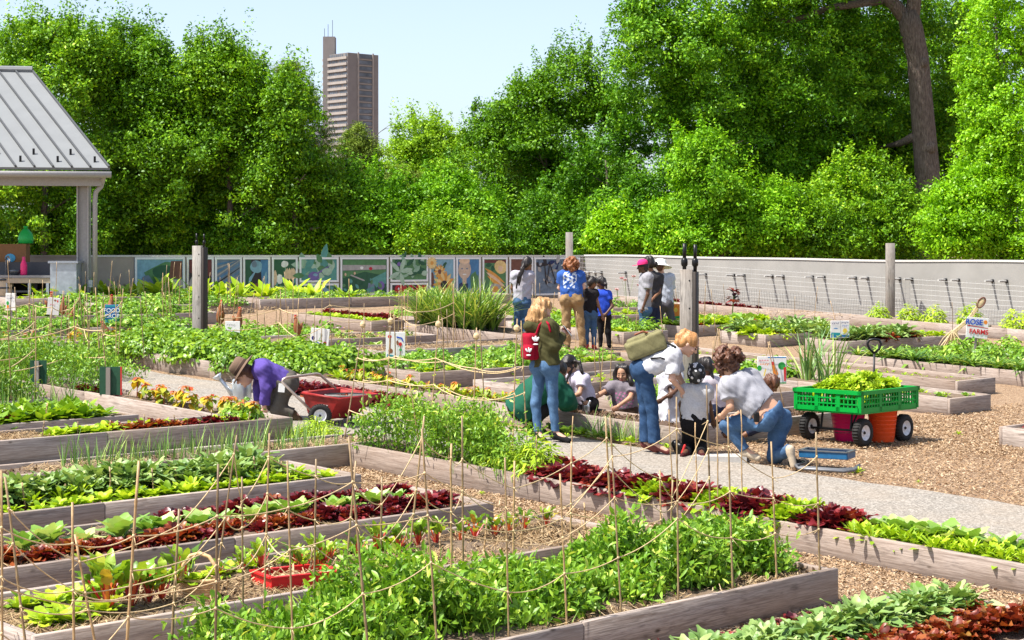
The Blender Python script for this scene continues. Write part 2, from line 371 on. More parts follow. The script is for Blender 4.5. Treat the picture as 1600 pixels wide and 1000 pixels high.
DARKWOOD = plain('mural_wall_board', (.24, .22, .21), .8)
wall('mural_wall', 'low wall carrying the painted garden panels', (LX, LY), (KX, KY), 2.56, 2.55, .2, (CONCD, CAPM))
wall('garden_wall', 'long plain grey rendered wall with rods and wire mesh at right', (KX+.01, KY-.01), RXY, 2.55, 2.37, .25, (CONC, CAPM), wob=.03)
wall('back_wall', 'brown concrete wall under the trees behind the sink bench', (LX-.05, LY), at(-150, 400, 44).xy, 2.56, 2.56, .25, (CONCD, CONCD))
# rods on the right wall
STEEL = plain('dark_steel', (.05, .05, .055), .5, .6)
wd = Vector((VA[0], VA[1], 0)); wn = Vector((-UB[0], -UB[1], 0))
rod_px = [920, 940, 978, 1047, 1103, 1147, 1163, 1207, 1224, 1270, 1288, 1337, 1356, 1406, 1425, 1478, 1498, 1551, 1573, 930]
rod0 = None
def wall_v(px):                                  # where the wall stands behind photo column px
    X = (px-800)/FPX; u = 37.8
    return u*(UB[0]-X*UB[1])/(X*VA[1]-VA[0])
for i, px in enumerate(rod_px):
    v = wall_v(px); x, y = xy(37.8, v); zt = 2.55+(2.37-2.55)*(34.1-v)/20.1
    if rod0 is None:
        m = MB(); m.tube([(0, 0, 0), (wn*.34)[:]], .026, 8, 1); m.tube([(wn*.005)[:], (wn*.05)[:]], .04, 8)
        m.box(wn*.006, (.07, .07, .07), RZ(math.atan2(wn.y, wn.x)))
        rod0 = m.build('wall_rod', [STEEL, plain('rod_pale', (.42, .41, .39), .6)]); o = rod0
    else: o = rod0.copy(); COL.objects.link(o)
    o.location = (x, y, zt-.42); tag(o, 'short pale rod on a dark flange, sticking out of the grey wall', 'rod', 'rods along the grey wall')
# wire mesh in front of the wall
WIRE = plain('wire', (.42, .42, .41), .5, .3); WIRED = plain('dark_wire', (.10, .10, .10), .6)
def wire_mesh(label, v0, v1, off, z0, z1, cell, r, mat, wav=0):
    m = MB(); root = None
    def pt(v, h):
        x, y = xy(37.8-off+wav*.6*math.sin(v*1.7+h*3), v); zz = gz(x, y)+h+wav*(.5*math.sin(v*1.9)+.35*math.sin(v*4.3+1))*(h/z1)
        return (x, y, zz)
    for v in np.arange(v0, v1, cell): m.tube([pt(v, h) for h in np.linspace(z0, z1, 5)], r, 3, cap=False)
    for h in np.arange(z0, z1+.01, cell): m.tube([pt(v, h) for v in np.arange(v0, v1+.01, .3)], r, 3, cap=False)
    return tag(m.build('wire_mesh', mat), label, 'wire mesh')
wire_mesh('galvanised wire mesh stretched along the grey wall', 19.5, 34.0, .45, .15, 1.12, .115, .0022, WIRE)
wire_mesh('dark slack roll of chicken wire sagging at the foot of the grey wall', 18.5, 31.5, .55, .02, .52, .075, .0035, WIRED, .12)
# ---------------------------------------------------------------- trees behind the wall
LEAFS = {}
def tl(name, stops, **k): LEAFS[name] = leafmat('foliage_'+name, stops, gain=TG, **k)
TG = (1.5, 1.8, .62)
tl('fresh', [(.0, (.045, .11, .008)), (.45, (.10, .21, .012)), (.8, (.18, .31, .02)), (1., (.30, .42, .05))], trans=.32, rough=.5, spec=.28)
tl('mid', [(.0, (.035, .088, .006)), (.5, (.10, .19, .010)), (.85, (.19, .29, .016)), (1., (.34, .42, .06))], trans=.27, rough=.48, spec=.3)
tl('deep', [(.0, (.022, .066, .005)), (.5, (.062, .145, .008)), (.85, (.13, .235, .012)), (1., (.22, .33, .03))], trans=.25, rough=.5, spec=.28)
tl('lime', [(.0, (.09, .18, .008)), (.5, (.19, .33, .015)), (.85, (.27, .39, .03)), (1., (.40, .50, .08))], trans=.36, rough=.45, spec=.35)
tl('pine', [(.0, (.05, .075, .02)), (.5, (.10, .13, .035)), (1., (.19, .22, .07))], trans=.12, rough=.6, spec=.2)
tl('yellow', [(.0, (.11, .17, .015)), (.5, (.20, .29, .03)), (1., (.34, .43, .08))], trans=.34, rough=.5, spec=.3)
def mk_bark():
    m, nt, b = nmat('bark'); v = vec(nt, (9, 9, 1.6)); f = noise(nt, v, 3.5, 6, .7)
    nt.links.new(ramp(nt, f, [(.3, (.04, .029, .021)), (.5, (.13, .10, .078)), (.75, (.26, .215, .175))]), b.inputs['Base Color'])
    b.inputs['Roughness'].default_value = .95; bump(nt, b, f, 1.0, .06); return m
BARK = mk_bark()
def crown_mesh(blobs, n, ls, seed, mat, clump=.55, up=.45, needles=False, flat=.55, gap=-.35):
    """blobs: (cx,cy,cz,rx,ry,rz); leaves sit on many small tufts spread through the blobs"""
    g = np.random.default_rng(seed); B_ = np.array(blobs, float); clump *= 1.2; n = int(n*1.9); ls *= .8; clump *= .92
    vol = (B_[:, 3]*B_[:, 5]+B_[:, 4]*B_[:, 5]+B_[:, 3]*B_[:, 4]); per = max(26, int(110*(clump/.55)**1.5)); nc = max(20, n//per)
    k = g.choice(len(B_), nc, p=vol/vol.sum()); b = B_[k]
    d = g.normal(size=(nc, 3)); d /= np.linalg.norm(d, axis=1)[:, None]
    rr = g.uniform(.5, 1.06, nc)**.7
    C_ = b[:, :3]+d*b[:, 3:6]*rr[:, None]
    C_ += g.normal(0, .16, C_.shape)*b[:, 3:6]*.8
    spr = g.random(nc) < .16; C_ = np.where(spr[:, None], b[:, :3]+d*b[:, 3:6]*g.uniform(1.0, 1.17, nc)[:, None], C_)
    w_ = g.normal(size=(5, 3))*(2.0/(clump*2.2)); w_[:, 2] *= 1.25; ph = g.uniform(0, 6.28, 5)      # voids between the boughs
    fld = np.sin(C_ @ w_.T+ph).sum(1); keep = (fld > gap) | (b[:, 5]*b[:, 3] < 1.0); C_ = C_[keep]; d = d[keep]; spr = spr[keep]; nc = len(C_)
    cs = clump*g.uniform(.45, 1.3, nc)*np.where(spr, .6, 1.); cr = g.uniform(-.2, .2, nc)
    n = nc*per; ci = np.repeat(np.arange(nc), per)
    q = g.normal(size=(n, 3)); q /= np.linalg.norm(q, axis=1)[:, None]
    q *= (g.random(n)**.5)[:, None]; q[:, 2] *= flat
    el = ((d[:, 2] > .2) & (g.random(nc) < .34) & (not needles))[ci]        # upright young shoots along the top
    q[el] *= np.array([.42, .42, 2.7/max(flat, .3)*.55]); q[el, 2] += .55; q[el, 0] += .25*q[el, 2]*np.sin(ci[el]*1.7)
    pos = C_[ci]+q*cs[ci][:, None]
    pos[:, 2] -= .25*cs[ci]*(q[:, 0]**2+q[:, 1]**2)          # tufts droop at the rim
    nrm = g.normal(size=(n, 3))*.75+d[ci]*.55; nrm[:, 2] += up; nrm /= np.linalg.norm(nrm, axis=1)[:, None]
    t = g.normal(size=(n, 3)); t -= nrm*(t*nrm).sum(1)[:, None]; t /= np.linalg.norm(t, axis=1)[:, None]
    s = np.cross(nrm, t); L = ls*g.uniform(.6, 1.3, n); W = L*(.16 if needles else .52)
    t *= L[:, None]/2; s *= W[:, None]/2
    V = np.stack([pos-t, pos+s-t*.1+nrm*(W*.12)[:, None], pos+t-nrm*(L*.12)[:, None], pos-s-t*.1+nrm*(W*.12)[:, None]], 1).reshape(-1, 3)
    rn = np.clip(np.repeat(g.beta(2.2, 2.6, n)+cr[ci], 4), 0, 1)
    return npmesh('crown', V, np.arange(4*n).reshape(n, 4), mat, rnd=rn)
def limbs(m, base, top, r0, r1, n, g, spread, start=.3):
    """tapered trunk with limbs; base/top local vectors"""
    base = Vector(base); top = Vector(top); k = 9; pts = []
    for i in range(k):
        t = i/(k-1); w_ = math.sin(t*PI)*.12*(top-base).length*.12
        pts.append(base.lerp(top, t)+Vector((g.uniform(-1, 1)*w_*.5, g.uniform(-1, 1)*w_*.5, 0)))
    rs = [r0+(r1-r0)*(i/(k-1))**.8 for i in range(k)]; rs[0] *= 1.35
    m.tube(pts, rs, 12)
    for j in range(n):
        t = start+(1-start)*(j+.5)/n; i = min(k-2, int(t*(k-1))); p = pts[i].lerp(pts[i+1], t*(k-1)-i); rr = rs[i]*.5
        az = j*2.4+g.uniform(-.4, .4); ln = spread*g.uniform(.6, 1.1)
        e = p+Vector((math.cos(az)*ln, math.sin(az)*ln, ln*g.uniform(.3, .8))); mid = p.lerp(e, .5)+Vector((g.uniform(-.1, .1)*ln, g.uniform(-.1, .1)*ln, g.uniform(-.02, .12)*ln))
        m.tube([p, mid, e], [rr, rr*.6, rr*.2], 7)
        for q in range(2):
            az2 = az+g.uniform(-1, 1); e2 = mid+Vector((math.cos(az2), math.sin(az2), g.uniform(.1, .5)))*ln*.35
            m.tube([mid, mid.lerp(e2, .5)+Vector((0, 0, .05*ln)), e2], [rr*.45, rr*.3, rr*.1], 5)
TREEN = [0]
def tree(name, label, px, d, blobs_px, n, ls, leaf, trunk_r=.14, clump=.55, cat='tree', top=None, needles=False, limbs_n=6, depth=None, up=.6, flat=.55, gap=-.35):
    """blobs_px: (px, py, rx_px, rz_px[, ddepth]) of foliage masses, read as directions at distance d"""
    TREEN[0] += 1; sd = 100+TREEN[0]; g = random.Random(sd)
    x = (px-800)/FPX*d; base = Vector((x, d, float(gz(x, d))-.05)); root = empty(name, base, label, cat, 'trees beyond the garden wall')
    s = d/FPX; bl = []
    for q in blobs_px:
        dd = q[4] if len(q) > 4 else g.uniform(-.4, .4)
        c = at(q[0], q[1], d)-base; ry = depth or (q[2]+q[3])*.5*s
        bl.append((c.x*(1+dd/d), dd, c.z, q[2]*s, ry*.9, q[3]*s))
    me = crown_mesh(bl, n, ls, sd, LEAFS[leaf], clump, up, needles, flat, gap)
    link(bpy.data.objects.new('crown', me), root)
    zt = max(b[2] for b in bl); tx = np.mean([b[0] for b in bl])
    m = MB(); limbs(m, (0, 0, 0), (tx*.6, .1, zt) if top is None else top, trunk_r, trunk_r*.18, limbs_n, g, max(b[3] for b in bl)*.75, .2)
    m.build('trunk', BARK, root, smooth=True); return root
TL = 'leafy tree'
tree('pear_tree', 'bright leafy tree directly behind the pavilion roof', 70, 54, [(60, 120, 85, 85), (20, 230, 80, 110), (110, 210, 95, 120), (60, 330, 110, 80), (130, 90, 60, 50), (-60, 200, 80, 130), (40, 72, 38, 46), (95, 70, 38, 48), (150, 80, 36, 50)], 80000, .135, 'mid')
tree('pear_tree', 'tall glossy tree right of the pavilion roof', 225, 55, [(215, 130, 60, 68), (180, 220, 80, 90), (240, 230, 85, 110), (210, 330, 95, 80), (160, 110, 45, 50), (260, 150, 45, 60), (192, 90, 34, 52), (232, 98, 32, 48)], 80000, .135, 'mid')
tree('pear_tree', 'tall glossy tree behind the left wooden post', 360, 54.5, [(350, 150, 62, 70), (310, 240, 80, 95), (400, 240, 80, 100), (350, 335, 100, 75), (420, 180, 50, 60), (310, 120, 30, 45), (330, 112, 32, 46), (362, 110, 34, 46)], 80000, .135, 'mid')
tree('pear_tree', 'lighter rounded tree at the right end of the left tree group', 465, 54, [(445, 230, 58, 75), (470, 320, 65, 85), (420, 330, 70, 75), (455, 170, 40, 45)], 40000, .135, 'mid')
tree('spruce_tree', 'grey green conifer top peeking behind the left trees', 452, 66, [(450, 118, 18, 24), (455, 160, 36, 32), (462, 205, 46, 45), (375, 100, 22, 20)], 30000, .16, 'pine', clump=.42, needles=True)
tree('hedge_tree', 'small light green tree in front of the pines', 545, 55, [(545, 320, 65, 62), (520, 370, 60, 40), (580, 360, 50, 45)], 30000, .14, 'fresh', clump=.42)
tree('pine_tree', 'olive brown pine in front of the tower block', 572, 68, [(562, 215, 16, 22), (556, 245, 38, 32), (572, 278, 62, 45), (600, 300, 60, 50), (530, 290, 45, 45)], 42000, .17, 'pine', clump=.45, needles=True)
tree('locust_tree', 'pale yellow green tree far behind the mural wall', 655, 76, [(650, 222, 45, 32), (690, 240, 45, 45), (640, 270, 60, 50), (720, 270, 50, 55), (690, 320, 80, 60)], 42000, .16, 'yellow', clump=.5)
tree('cherry_tree', 'bushy mid green tree above the middle of the mural', 680, 57, [(660, 330, 60, 50), (710, 340, 60, 60), (640, 370, 50, 35), (745, 360, 50, 50)], 34000, .14, 'fresh', clump=.42)
tree('maple_tree', 'broad green tree left of the tall oak', 850, 60, [(905, 140, 70, 60), (830, 185, 62, 52), (775, 200, 40, 40), (880, 240, 110, 80), (790, 270, 70, 70), (850, 330, 120, 80), (960, 200, 60, 90)], 95000, .14, 'mid', clump=.6)
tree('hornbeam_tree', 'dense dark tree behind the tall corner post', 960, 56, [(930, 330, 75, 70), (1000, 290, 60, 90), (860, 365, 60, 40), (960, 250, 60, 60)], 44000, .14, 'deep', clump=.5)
tree('dogwood_tree', 'small bright shrub tree above the grey wall at centre', 955, 53, [(955, 372, 38, 32), (965, 345, 18, 18)], 9000, .13, 'lime', clump=.34, trunk_r=.06)
tree('dogwood_tree', 'layered light green tree in front of the oak', 1110, 53, [(1100, 280, 62, 52), (1150, 320, 80, 50), (1070, 330, 70, 48), (1120, 375, 95, 35), (1200, 350, 60, 45), (1095, 240, 36, 30)], 52000, .135, 'fresh', clump=.46)
# the oak: tall trunk seen in front of its own dark crown
ok = tree('oak_tree', 'towering oak with a bare grey trunk and dark crown', 1450, 57, [(1040, 60, 80, 80, -1), (1010, 140, 60, 70, 0), (1120, 130, 100, 110, .5), (1230, 80, 110, 110, 1), (1200, 210, 110, 100, 1.2), (1330, 140, 90, 140, 2.0), (1300, 270, 100, 90, 2.2), (1400, 300, 70, 90, 2.4), (1180, 310, 90, 80, 1.4), (1120, 10, 130, 60, 0), (1350, 10, 110, 70, 1.6), (1520, 60, 60, 90, 2.2), (1530, 250, 60, 150, 2.6), (1000, 20, 40, 50, -.6), (1240, 380, 110, 60, 2), (1300, -110, 120, 70, -1), (1400, -150, 110, 70, -1), (1210, -60, 90, 60, -1), (1480, -90, 80, 60, 0), (1150, 180, 90, 90, 2.5), (1280, 180, 110, 110, 3), (1390, 220, 80, 120, 3.2), (1500, 160, 70, 120, 3.4)], 230000, .15, 'deep', clump=.62, gap=-1.2, trunk_r=.1, top=(.05, 2.3, 5), limbs_n=3)  # crown blobs above the view are added to shade the trunk
old = [c for c in ok.children if c.name.startswith('trunk')][0]; bpy.data.objects.remove(old, do_unlink=True)
m = MB(); g = random.Random(5); s = 57/FPX
def ol(px, py, dd=0): return at(px, py, 57)-ok.location+Vector((0, dd, 0))
m.tube([ol(1447, 480), ol(1447, 400), ol(1449, 330), ol(1449, 270), ol(1444, 210), ol(1439, 150), ol(1434, 90), ol(1424, 45), ol(1418, 20)], [.46, .42, .40, .39, .37, .35, .34, .36, .32], 16)
m.tube([ol(1420, 35), ol(1400, 10), ol(1375, -15), ol(1340, -50)], [.26, .22, .2, .16], 10)
m.tube([ol(1423, 35), ol(1428, 5), ol(1432, -40), ol(1440, -120)], [.26, .23, .2, .15], 10)
m.tube([ol(1444, 220), ol(1428, 214, .1), ol(1414, 222, .6), ol(1390, 226, 1.4)], [.2, .16, .11, .04], 9)
m.tube([ol(1380, 0), ol(1300, 10, .3), ol(1240, 30, .5), ol(1180, 25, .6)], [.14, .11, .08, .03], 8)
m.ell(ol(1450, 232, -.3), (.2, .16, .2), 6); m.ell(ol(1440, 100, -.3), (.13, .12, .16), 6)
m.build('trunk', BARK, ok, smooth=True)
tree('linden_tree', 'sunny yellow green tree filling the right edge', 1570, 48, [(1560, 80, 60, 75, 0), (1590, 190, 70, 80, -.4), (1545, 250, 45, 60, 0), (1500, 340, 62, 50, -.5), (1580, 330, 80, 80, -.6), (1470, 370, 40, 32, -.6), (1600, 20, 80, 70, 0), (1540, 160, 35, 50, 0)], 84000, .125, 'lime', clump=.42, limbs_n=7)
tree('beech_tree', 'bushy green tree behind the right wooden post', 1330, 56, [(1300, 350, 70, 60, -1), (1390, 350, 50, 60, 0), (1250, 370, 60, 40, -1.4), (1340, 300, 60, 50, 0)], 42000, .14, 'mid', clump=.46)
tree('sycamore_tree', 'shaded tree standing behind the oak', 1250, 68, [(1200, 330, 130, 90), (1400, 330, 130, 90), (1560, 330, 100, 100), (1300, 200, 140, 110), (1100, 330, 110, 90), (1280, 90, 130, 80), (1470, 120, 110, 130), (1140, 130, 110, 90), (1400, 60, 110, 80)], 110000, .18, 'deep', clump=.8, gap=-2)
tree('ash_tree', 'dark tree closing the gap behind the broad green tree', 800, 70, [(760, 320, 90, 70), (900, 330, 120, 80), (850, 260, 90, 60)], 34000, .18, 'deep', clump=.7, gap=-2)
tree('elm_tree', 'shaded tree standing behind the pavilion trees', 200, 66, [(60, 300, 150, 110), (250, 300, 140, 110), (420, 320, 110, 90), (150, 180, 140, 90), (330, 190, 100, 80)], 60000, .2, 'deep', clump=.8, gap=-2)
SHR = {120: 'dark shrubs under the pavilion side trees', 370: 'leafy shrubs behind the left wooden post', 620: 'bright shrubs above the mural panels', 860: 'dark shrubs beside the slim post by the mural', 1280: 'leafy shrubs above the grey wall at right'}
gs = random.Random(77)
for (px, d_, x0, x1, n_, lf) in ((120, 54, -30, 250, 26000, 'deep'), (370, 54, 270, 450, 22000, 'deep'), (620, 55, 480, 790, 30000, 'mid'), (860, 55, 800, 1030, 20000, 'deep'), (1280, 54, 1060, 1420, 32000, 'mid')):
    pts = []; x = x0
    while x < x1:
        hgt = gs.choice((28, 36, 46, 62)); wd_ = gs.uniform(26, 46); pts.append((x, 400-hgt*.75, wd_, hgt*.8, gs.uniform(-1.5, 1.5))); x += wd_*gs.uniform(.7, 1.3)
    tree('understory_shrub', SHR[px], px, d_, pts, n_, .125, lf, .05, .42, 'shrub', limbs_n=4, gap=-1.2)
# ---------------------------------------------------------------- far towers
def tower():
    d = 860.; s = d/FPX
    BR = plain('tower_brick', (.19, .178, .175), .9, sc=.3, var=.08); BL = plain('tower_slab', (.29, .265, .245), .8, sc=.5); GL = plain('tower_glass', (.10, .115, .14), .2, sc=.2, var=.5)  # brick and slab colours are lightened to carry distance haze
    c0 = at(543.5, 395, d); root = empty('apartment_tower', Vector((c0.x, d, -4)), 'tall brown brick apartment tower rising over the trees', 'tower block')
    zt = at(543, 82, d).z+4
    def W(px, dd, py): 
        p = at(px, py, d); return Vector(((px-800)/FPX*(d+dd), d+dd, p.z))-root.location
    # plan corners (front edge nearest): left face runs back to the left, right face back to the right
    A_ = Vector((0, 0, 0)); Lf = Vector(((504-543.5)*s*1.02-1, 14, 0)); Rt = Vector(((585-543.5)*s+1, 12, 0)); Bk = Lf+Rt
    m = MB(); m.prism([A_, Rt, Bk, Lf], (0, 0, zt)); m.build('tower_body', BR, root)
    nfl = 35; fh = zt/nfl
    lw = (Lf-A_); ln = lw.normalized(); nl = Vector((ln.y, -ln.x, 0)); nl = nl if nl.y < 0 else -nl
    rw = (Rt-A_); rn = rw.normalized(); nr = Vector((rn.y, -rn.x, 0)); nr = nr if nr.y < 0 else -nr
    m = MB(); rest = MB(); cnt = 0
    for f in range(nfl-1, -1, -1):
        z = f*fh
        m.prism([lw*.02+nl*.1+Vector((0, 0, z)), lw*.98+nl*.1+Vector((0, 0, z)), lw*.98+nl*.7+Vector((0, 0, z)), lw*.02+nl*.7+Vector((0, 0, z))], (0, 0, fh*.42))
        for c in range(12):
            if random.random() < .93:
                t0 = .03+c*.0785; t1 = t0+random.choice((.045, .055, .065))
                q = [lw*t0+nl*.05, lw*t1+nl*.05, lw*t1+nl*.16, lw*t0+nl*.16]; q = [p+Vector((0, 0, z+fh*.46)) for p in q]; cnt += 1
                if cnt <= 60: w_ = MB(); w_.prism(q, (0, 0, fh*.42)); w_.build('window', GL, root)
                else: rest.prism(q, (0, 0, fh*.42))
        q = [rw*.36+nr*.02, rw*.78+nr*.02, rw*.78+nr*.14, rw*.36+nr*.14]; w_ = MB(); w_.prism([p+Vector((0, 0, z+fh*.3)) for p in q], (0, 0, fh*.6)); w_.build('window', GL, root)
        q = [rw*.36+nr*.02, rw*.78+nr*.02, rw*.78+nr*.4, rw*.36+nr*.4]; m.prism([p+Vector((0, 0, z)) for p in q], (0, 0, fh*.12))
    m.prism([rw*.31+nr*.03, rw*.35+nr*.03, rw*.35+nr*.5, rw*.31+nr*.5], (0, 0, zt+.5)); m.prism([rw*.79+nr*.03, rw*.83+nr*.03, rw*.83+nr*.5, rw*.79+nr*.5], (0, 0, zt+.5))
    m.build('balcony_band', BL, root); tag(rest.build('window', GL, root), kind='stuff')
    z2 = at(510, 53, d).z+4
    m = MB(); c = Lf*.75+Rt*.12+Vector((0, 0, (zt+z2)/2)); m.box(Lf*.78+Rt*.08+Vector((-.8, 2, (z2-2)/2+1)), (5.6, 7, z2)); m.build('lift_tower', BR, root)
    m = MB()
    for k, h in ((-2.2, 4), (-.5, 6), (1.6, 8)): m.tube([Lf*.78+Rt*.08+Vector((-.8+k, 0, z2)), Lf*.78+Rt*.08+Vector((-.8+k, 0, z2+h))], .12, 5)
    m.build('antenna', STEEL, root)
    p = at(499, 300, 900); r2 = empty('apartment_block', Vector((p.x, 905, -4)), 'lower grey block partly hidden left of the brown tower', 'building')
    z3 = at(499, 197, 905).z+4
    m = MB(); m.box((0, 0, z3/2), (9, 12, z3)); m.build('block_body', plain('block_grey', (.30, .30, .33), .9, sc=.3), r2)
    for f in range(6): m = MB(); m.box((0, -6.02, z3-2.2-f*3), (8, .2, 1.2)); m.build('window', GL, r2)
tower()
# ---------------------------------------------------------------- vegetables
def leaves(pos, T_, Nn, L, W, prof, curl=.3, fold=.2, ruf=0., lob=0., g=None):
    """many leaves at once: n x len(prof) x 3 vertices, bent along the midrib, folded and ruffled"""
    n = len(pos); K = len(prof); s = np.linspace(0, 1, K); g = g or RNG
    L = np.broadcast_to(L, n); W = np.broadcast_to(W, n); curl = np.broadcast_to(curl, n)
    S = np.cross(T_, Nn); pr = np.array(prof)
    Cn = pos[:, None]+T_[:, None]*(L[:, None]*s)[..., None]-Nn[:, None]*((curl*L)[:, None]*s**2)[..., None]
    wl = (W[:, None]/2)*pr*(1+lob*np.where(np.arange(K) % 2, 1, -1)); ph = g.uniform(0, 6.28, (n, 2))
    out = []
    for sd, j in ((-1, 0), (0, 0), (1, 1)):
        if sd == 0: out.append(Cn); continue
        rf = ruf*W[:, None]*np.sin(s*13+ph[:, j:j+1])*pr
        out.append(Cn+S[:, None]*(sd*wl)[..., None]+Nn[:, None]*(fold*wl+rf)[..., None])
    V = np.stack(out, 2).reshape(-1, 3)
    I = (np.arange(n)*K*3)[:, None, None, None]+(np.arange(K-1)*3)[None, :, None, None]+np.arange(2)[None, None, :, None]
    F_ = (I+np.array([0, 1, 4, 3])).reshape(-1, 4)
    return V, F_, K*3
def dirs(az, p):
    T_ = np.stack([np.cos(az)*np.cos(p), np.sin(az)*np.cos(p), np.sin(p)], -1)
    N_ = np.stack([-np.cos(az)*np.sin(p), -np.sin(az)*np.sin(p), np.cos(p)], -1); return T_, N_
class LV:
    def __init__(s): s.V = []; s.F = []; s.r = []; s.m = []; s.n = 0
    def add(s, res, rnd, m=0):
        V, F_, k = res; s.V.append(V); s.F.append(F_+s.n); s.r.append(np.repeat(np.clip(rnd, 0, 1), k)); s.m.append(np.full(len(F_), m)); s.n += len(V)
    def mesh(s, name, mats, smooth=True): return npmesh(name, np.concatenate(s.V), np.concatenate(s.F), mats, midx=np.concatenate(s.m), smooth=smooth, rnd=np.concatenate(s.r))
RUF = [.25, .5, .8, .95, 1, .9, .7, .35]; ROUND = [.3, .75, 1, .98, .75, .25]; OVAL = [.12, .7, 1, .8, .06]; SPAT = [.1, .12, .55, 1, .95, .5, .08]; STRAP = [.8, 1, .95, .8, .5, .05]; BLADE = [1, .9, .7, .1]
def rosette(n, L, W, p_out, p_in, prof, mats, curl=.4, fold=.25, ruf=.1, lob=0, r0=.01, seed=0, h=0., rn=(.1, .9), name='plant', tint_in=0.):
    g = np.random.default_rng(seed); t = np.arange(n)/max(1, n-1)
    az = np.arange(n)*2.4+g.uniform(-.3, .3, n); p = R(1)*(p_out+(p_in-p_out)*t+g.uniform(-8, 8, n))
    T_, N_ = dirs(az, p); Ls = L*(1-.35*t)*g.uniform(.8, 1.15, n); Ws = W*(1-.3*t)*g.uniform(.8, 1.15, n)
    pos = np.stack([np.cos(az)*r0, np.sin(az)*r0, h+.01*t], -1)
    a = LV(); a.add(leaves(pos, T_, N_, Ls, Ws, prof, curl*g.uniform(.6, 1.3, n), fold, ruf, lob, g), g.uniform(rn[0], rn[1], n)+tint_in*t)
    return a
GGN = (1.75, 1.5, 1.0)
def LM(n, st, **k): return leafmat(n, st, gain=GGN if st[0][1][1] > st[0][1][0] else (1.15, 1.1, 1), **k)
RED = LM('lettuce_red', [(0, (.028, .005, .010)), (.5, (.13, .014, .026)), (.85, (.27, .035, .04)), (1, (.26, .08, .03))], trans=.25, rough=.35, spec=.6, tcol=(1, .5, .35))
BRZ = LM('lettuce_bronze', [(0, (.08, .012, .010)), (.4, (.22, .04, .018)), (.75, (.30, .09, .025)), (1, (.30, .17, .04))], trans=.3, rough=.4, spec=.5, tcol=(1, .6, .35))
LIM = LM('lettuce_lime', [(0, (.12, .24, .015)), (.5, (.22, .38, .025)), (1, (.38, .52, .06))], trans=.35, rough=.45)
GRN = LM('leaf_green', [(0, (.04, .115, .010)), (.5, (.105, .23, .016)), (1, (.21, .36, .03))], trans=.32, rough=.38, spec=.5)
PEA = LM('leaf_pea', [(0, (.05, .14, .015)), (.5, (.10, .24, .025)), (.88, (.20, .37, .05)), (1, (.40, .50, .16))], trans=.33, rough=.42, spec=.45)
KAL = LM('leaf_kale', [(0, (.05, .125, .04)), (.5, (.11, .215, .08)), (.85, (.20, .31, .15)), (1, (.28, .38, .25))], trans=.25, rough=.45, spec=.45)
CAB = LM('leaf_cabbage', [(0, (.10, .23, .05)), (.45, (.16, .30, .085)), (.8, (.26, .38, .20)), (1, (.36, .45, .31))], trans=.3, rough=.42, spec=.45)
YEL = LM('leaf_yellow', [(0, (.07, .15, .02)), (.4, (.17, .25, .025)), (.75, (.34, .30, .03)), (1, (.38, .25, .02))], trans=.3, rough=.5)
ORG = LM('leaf_redtop', [(0, (.30, .05, .02)), (.6, (.42, .08, .025)), (1, (.50, .20, .04))], trans=.25, rough=.5, tcol=(1, .6, .4))
STEM = LM('stem_red', [(0, (.30, .015, .03)), (.6, (.45, .03, .035)), (1, (.55, .14, .03))], trans=.15, rough=.35, spec=.6, tcol=(1, .4, .3))
CHD = LM('leaf_chard', [(0, (.05, .13, .015)), (.5, (.12, .25, .025)), (.85, (.24, .38, .05)), (1, (.34, .17, .04))], trans=.35, rough=.35, spec=.55)
ONI = LM('leaf_onion', [(0, (.05, .14, .05)), (.6, (.11, .24, .08)), (1, (.26, .38, .14))], trans=.2, rough=.4, spec=.5)
DRK = LM('leaf_dark', [(0, (.03, .09, .02)), (.4, (.07, .17, .03)), (.7, (.14, .27, .05)), (1, (.36, .44, .16))], trans=.25, rough=.32, spec=.6)
WHT = plain('petal_white', (.8, .78, .74), .6, var=.05); PUR = plain('petal_purple', (.22, .03, .35), .6); YLW = plain('petal_yellow', (.75, .50, .03), .6); PNK = plain('petal_pink', (.80, .48, .50), .6)
KIND = {}
def kind(name, label, cat, meshes): KIND[name] = (label, cat, meshes)
def variants(f, k=3): return [f(i) for i in range(k)]
kind('red_lettuce', 'dark red lettuce head', 'lettuce', variants(lambda i: rosette(38, .15, .085, 15, 88, RUF, RED, .3, .35, .26, seed=i, tint_in=.1).mesh('lettuce', RED)))
kind('bronze_lettuce', 'orange bronze loose leaf lettuce', 'lettuce', variants(lambda i: rosette(38, .15, .085, 15, 88, RUF, BRZ, .3, .35, .28, seed=10+i).mesh('lettuce', BRZ)))
kind('lime_lettuce', 'lime green curly lettuce', 'lettuce', variants(lambda i: rosette(44, .14, .075, 10, 88, RUF, LIM, .3, .35, .28, seed=20+i).mesh('lettuce', LIM)))
kind('green_lettuce', 'pale green lettuce head', 'lettuce', variants(lambda i: rosette(18, .15, .085, 18, 80, RUF, LIM, .45, .25, .14, seed=30+i, rn=(0, .8)).mesh('lettuce', LIM)))
kind('kale_plant', 'blue green kale', 'kale', variants(lambda i: rosette(32, .25, .085, 22, 86, [.1, .12, .6, .28, .95, .45, 1, .55, .9, .5, .25], KAL, .5, .25, .34, .05, seed=40+i, h=.03).mesh('kale', KAL)))
kind('cabbage_plant', 'broad leaved pale cabbage', 'cabbage', variants(lambda i: rosette(13, .22, .13, 28, 82, [.1, .14, .7, .95, .85, 1, .6, .2], CAB, .35, .18, .06, .05, seed=50+i).mesh('cabbage', CAB)))
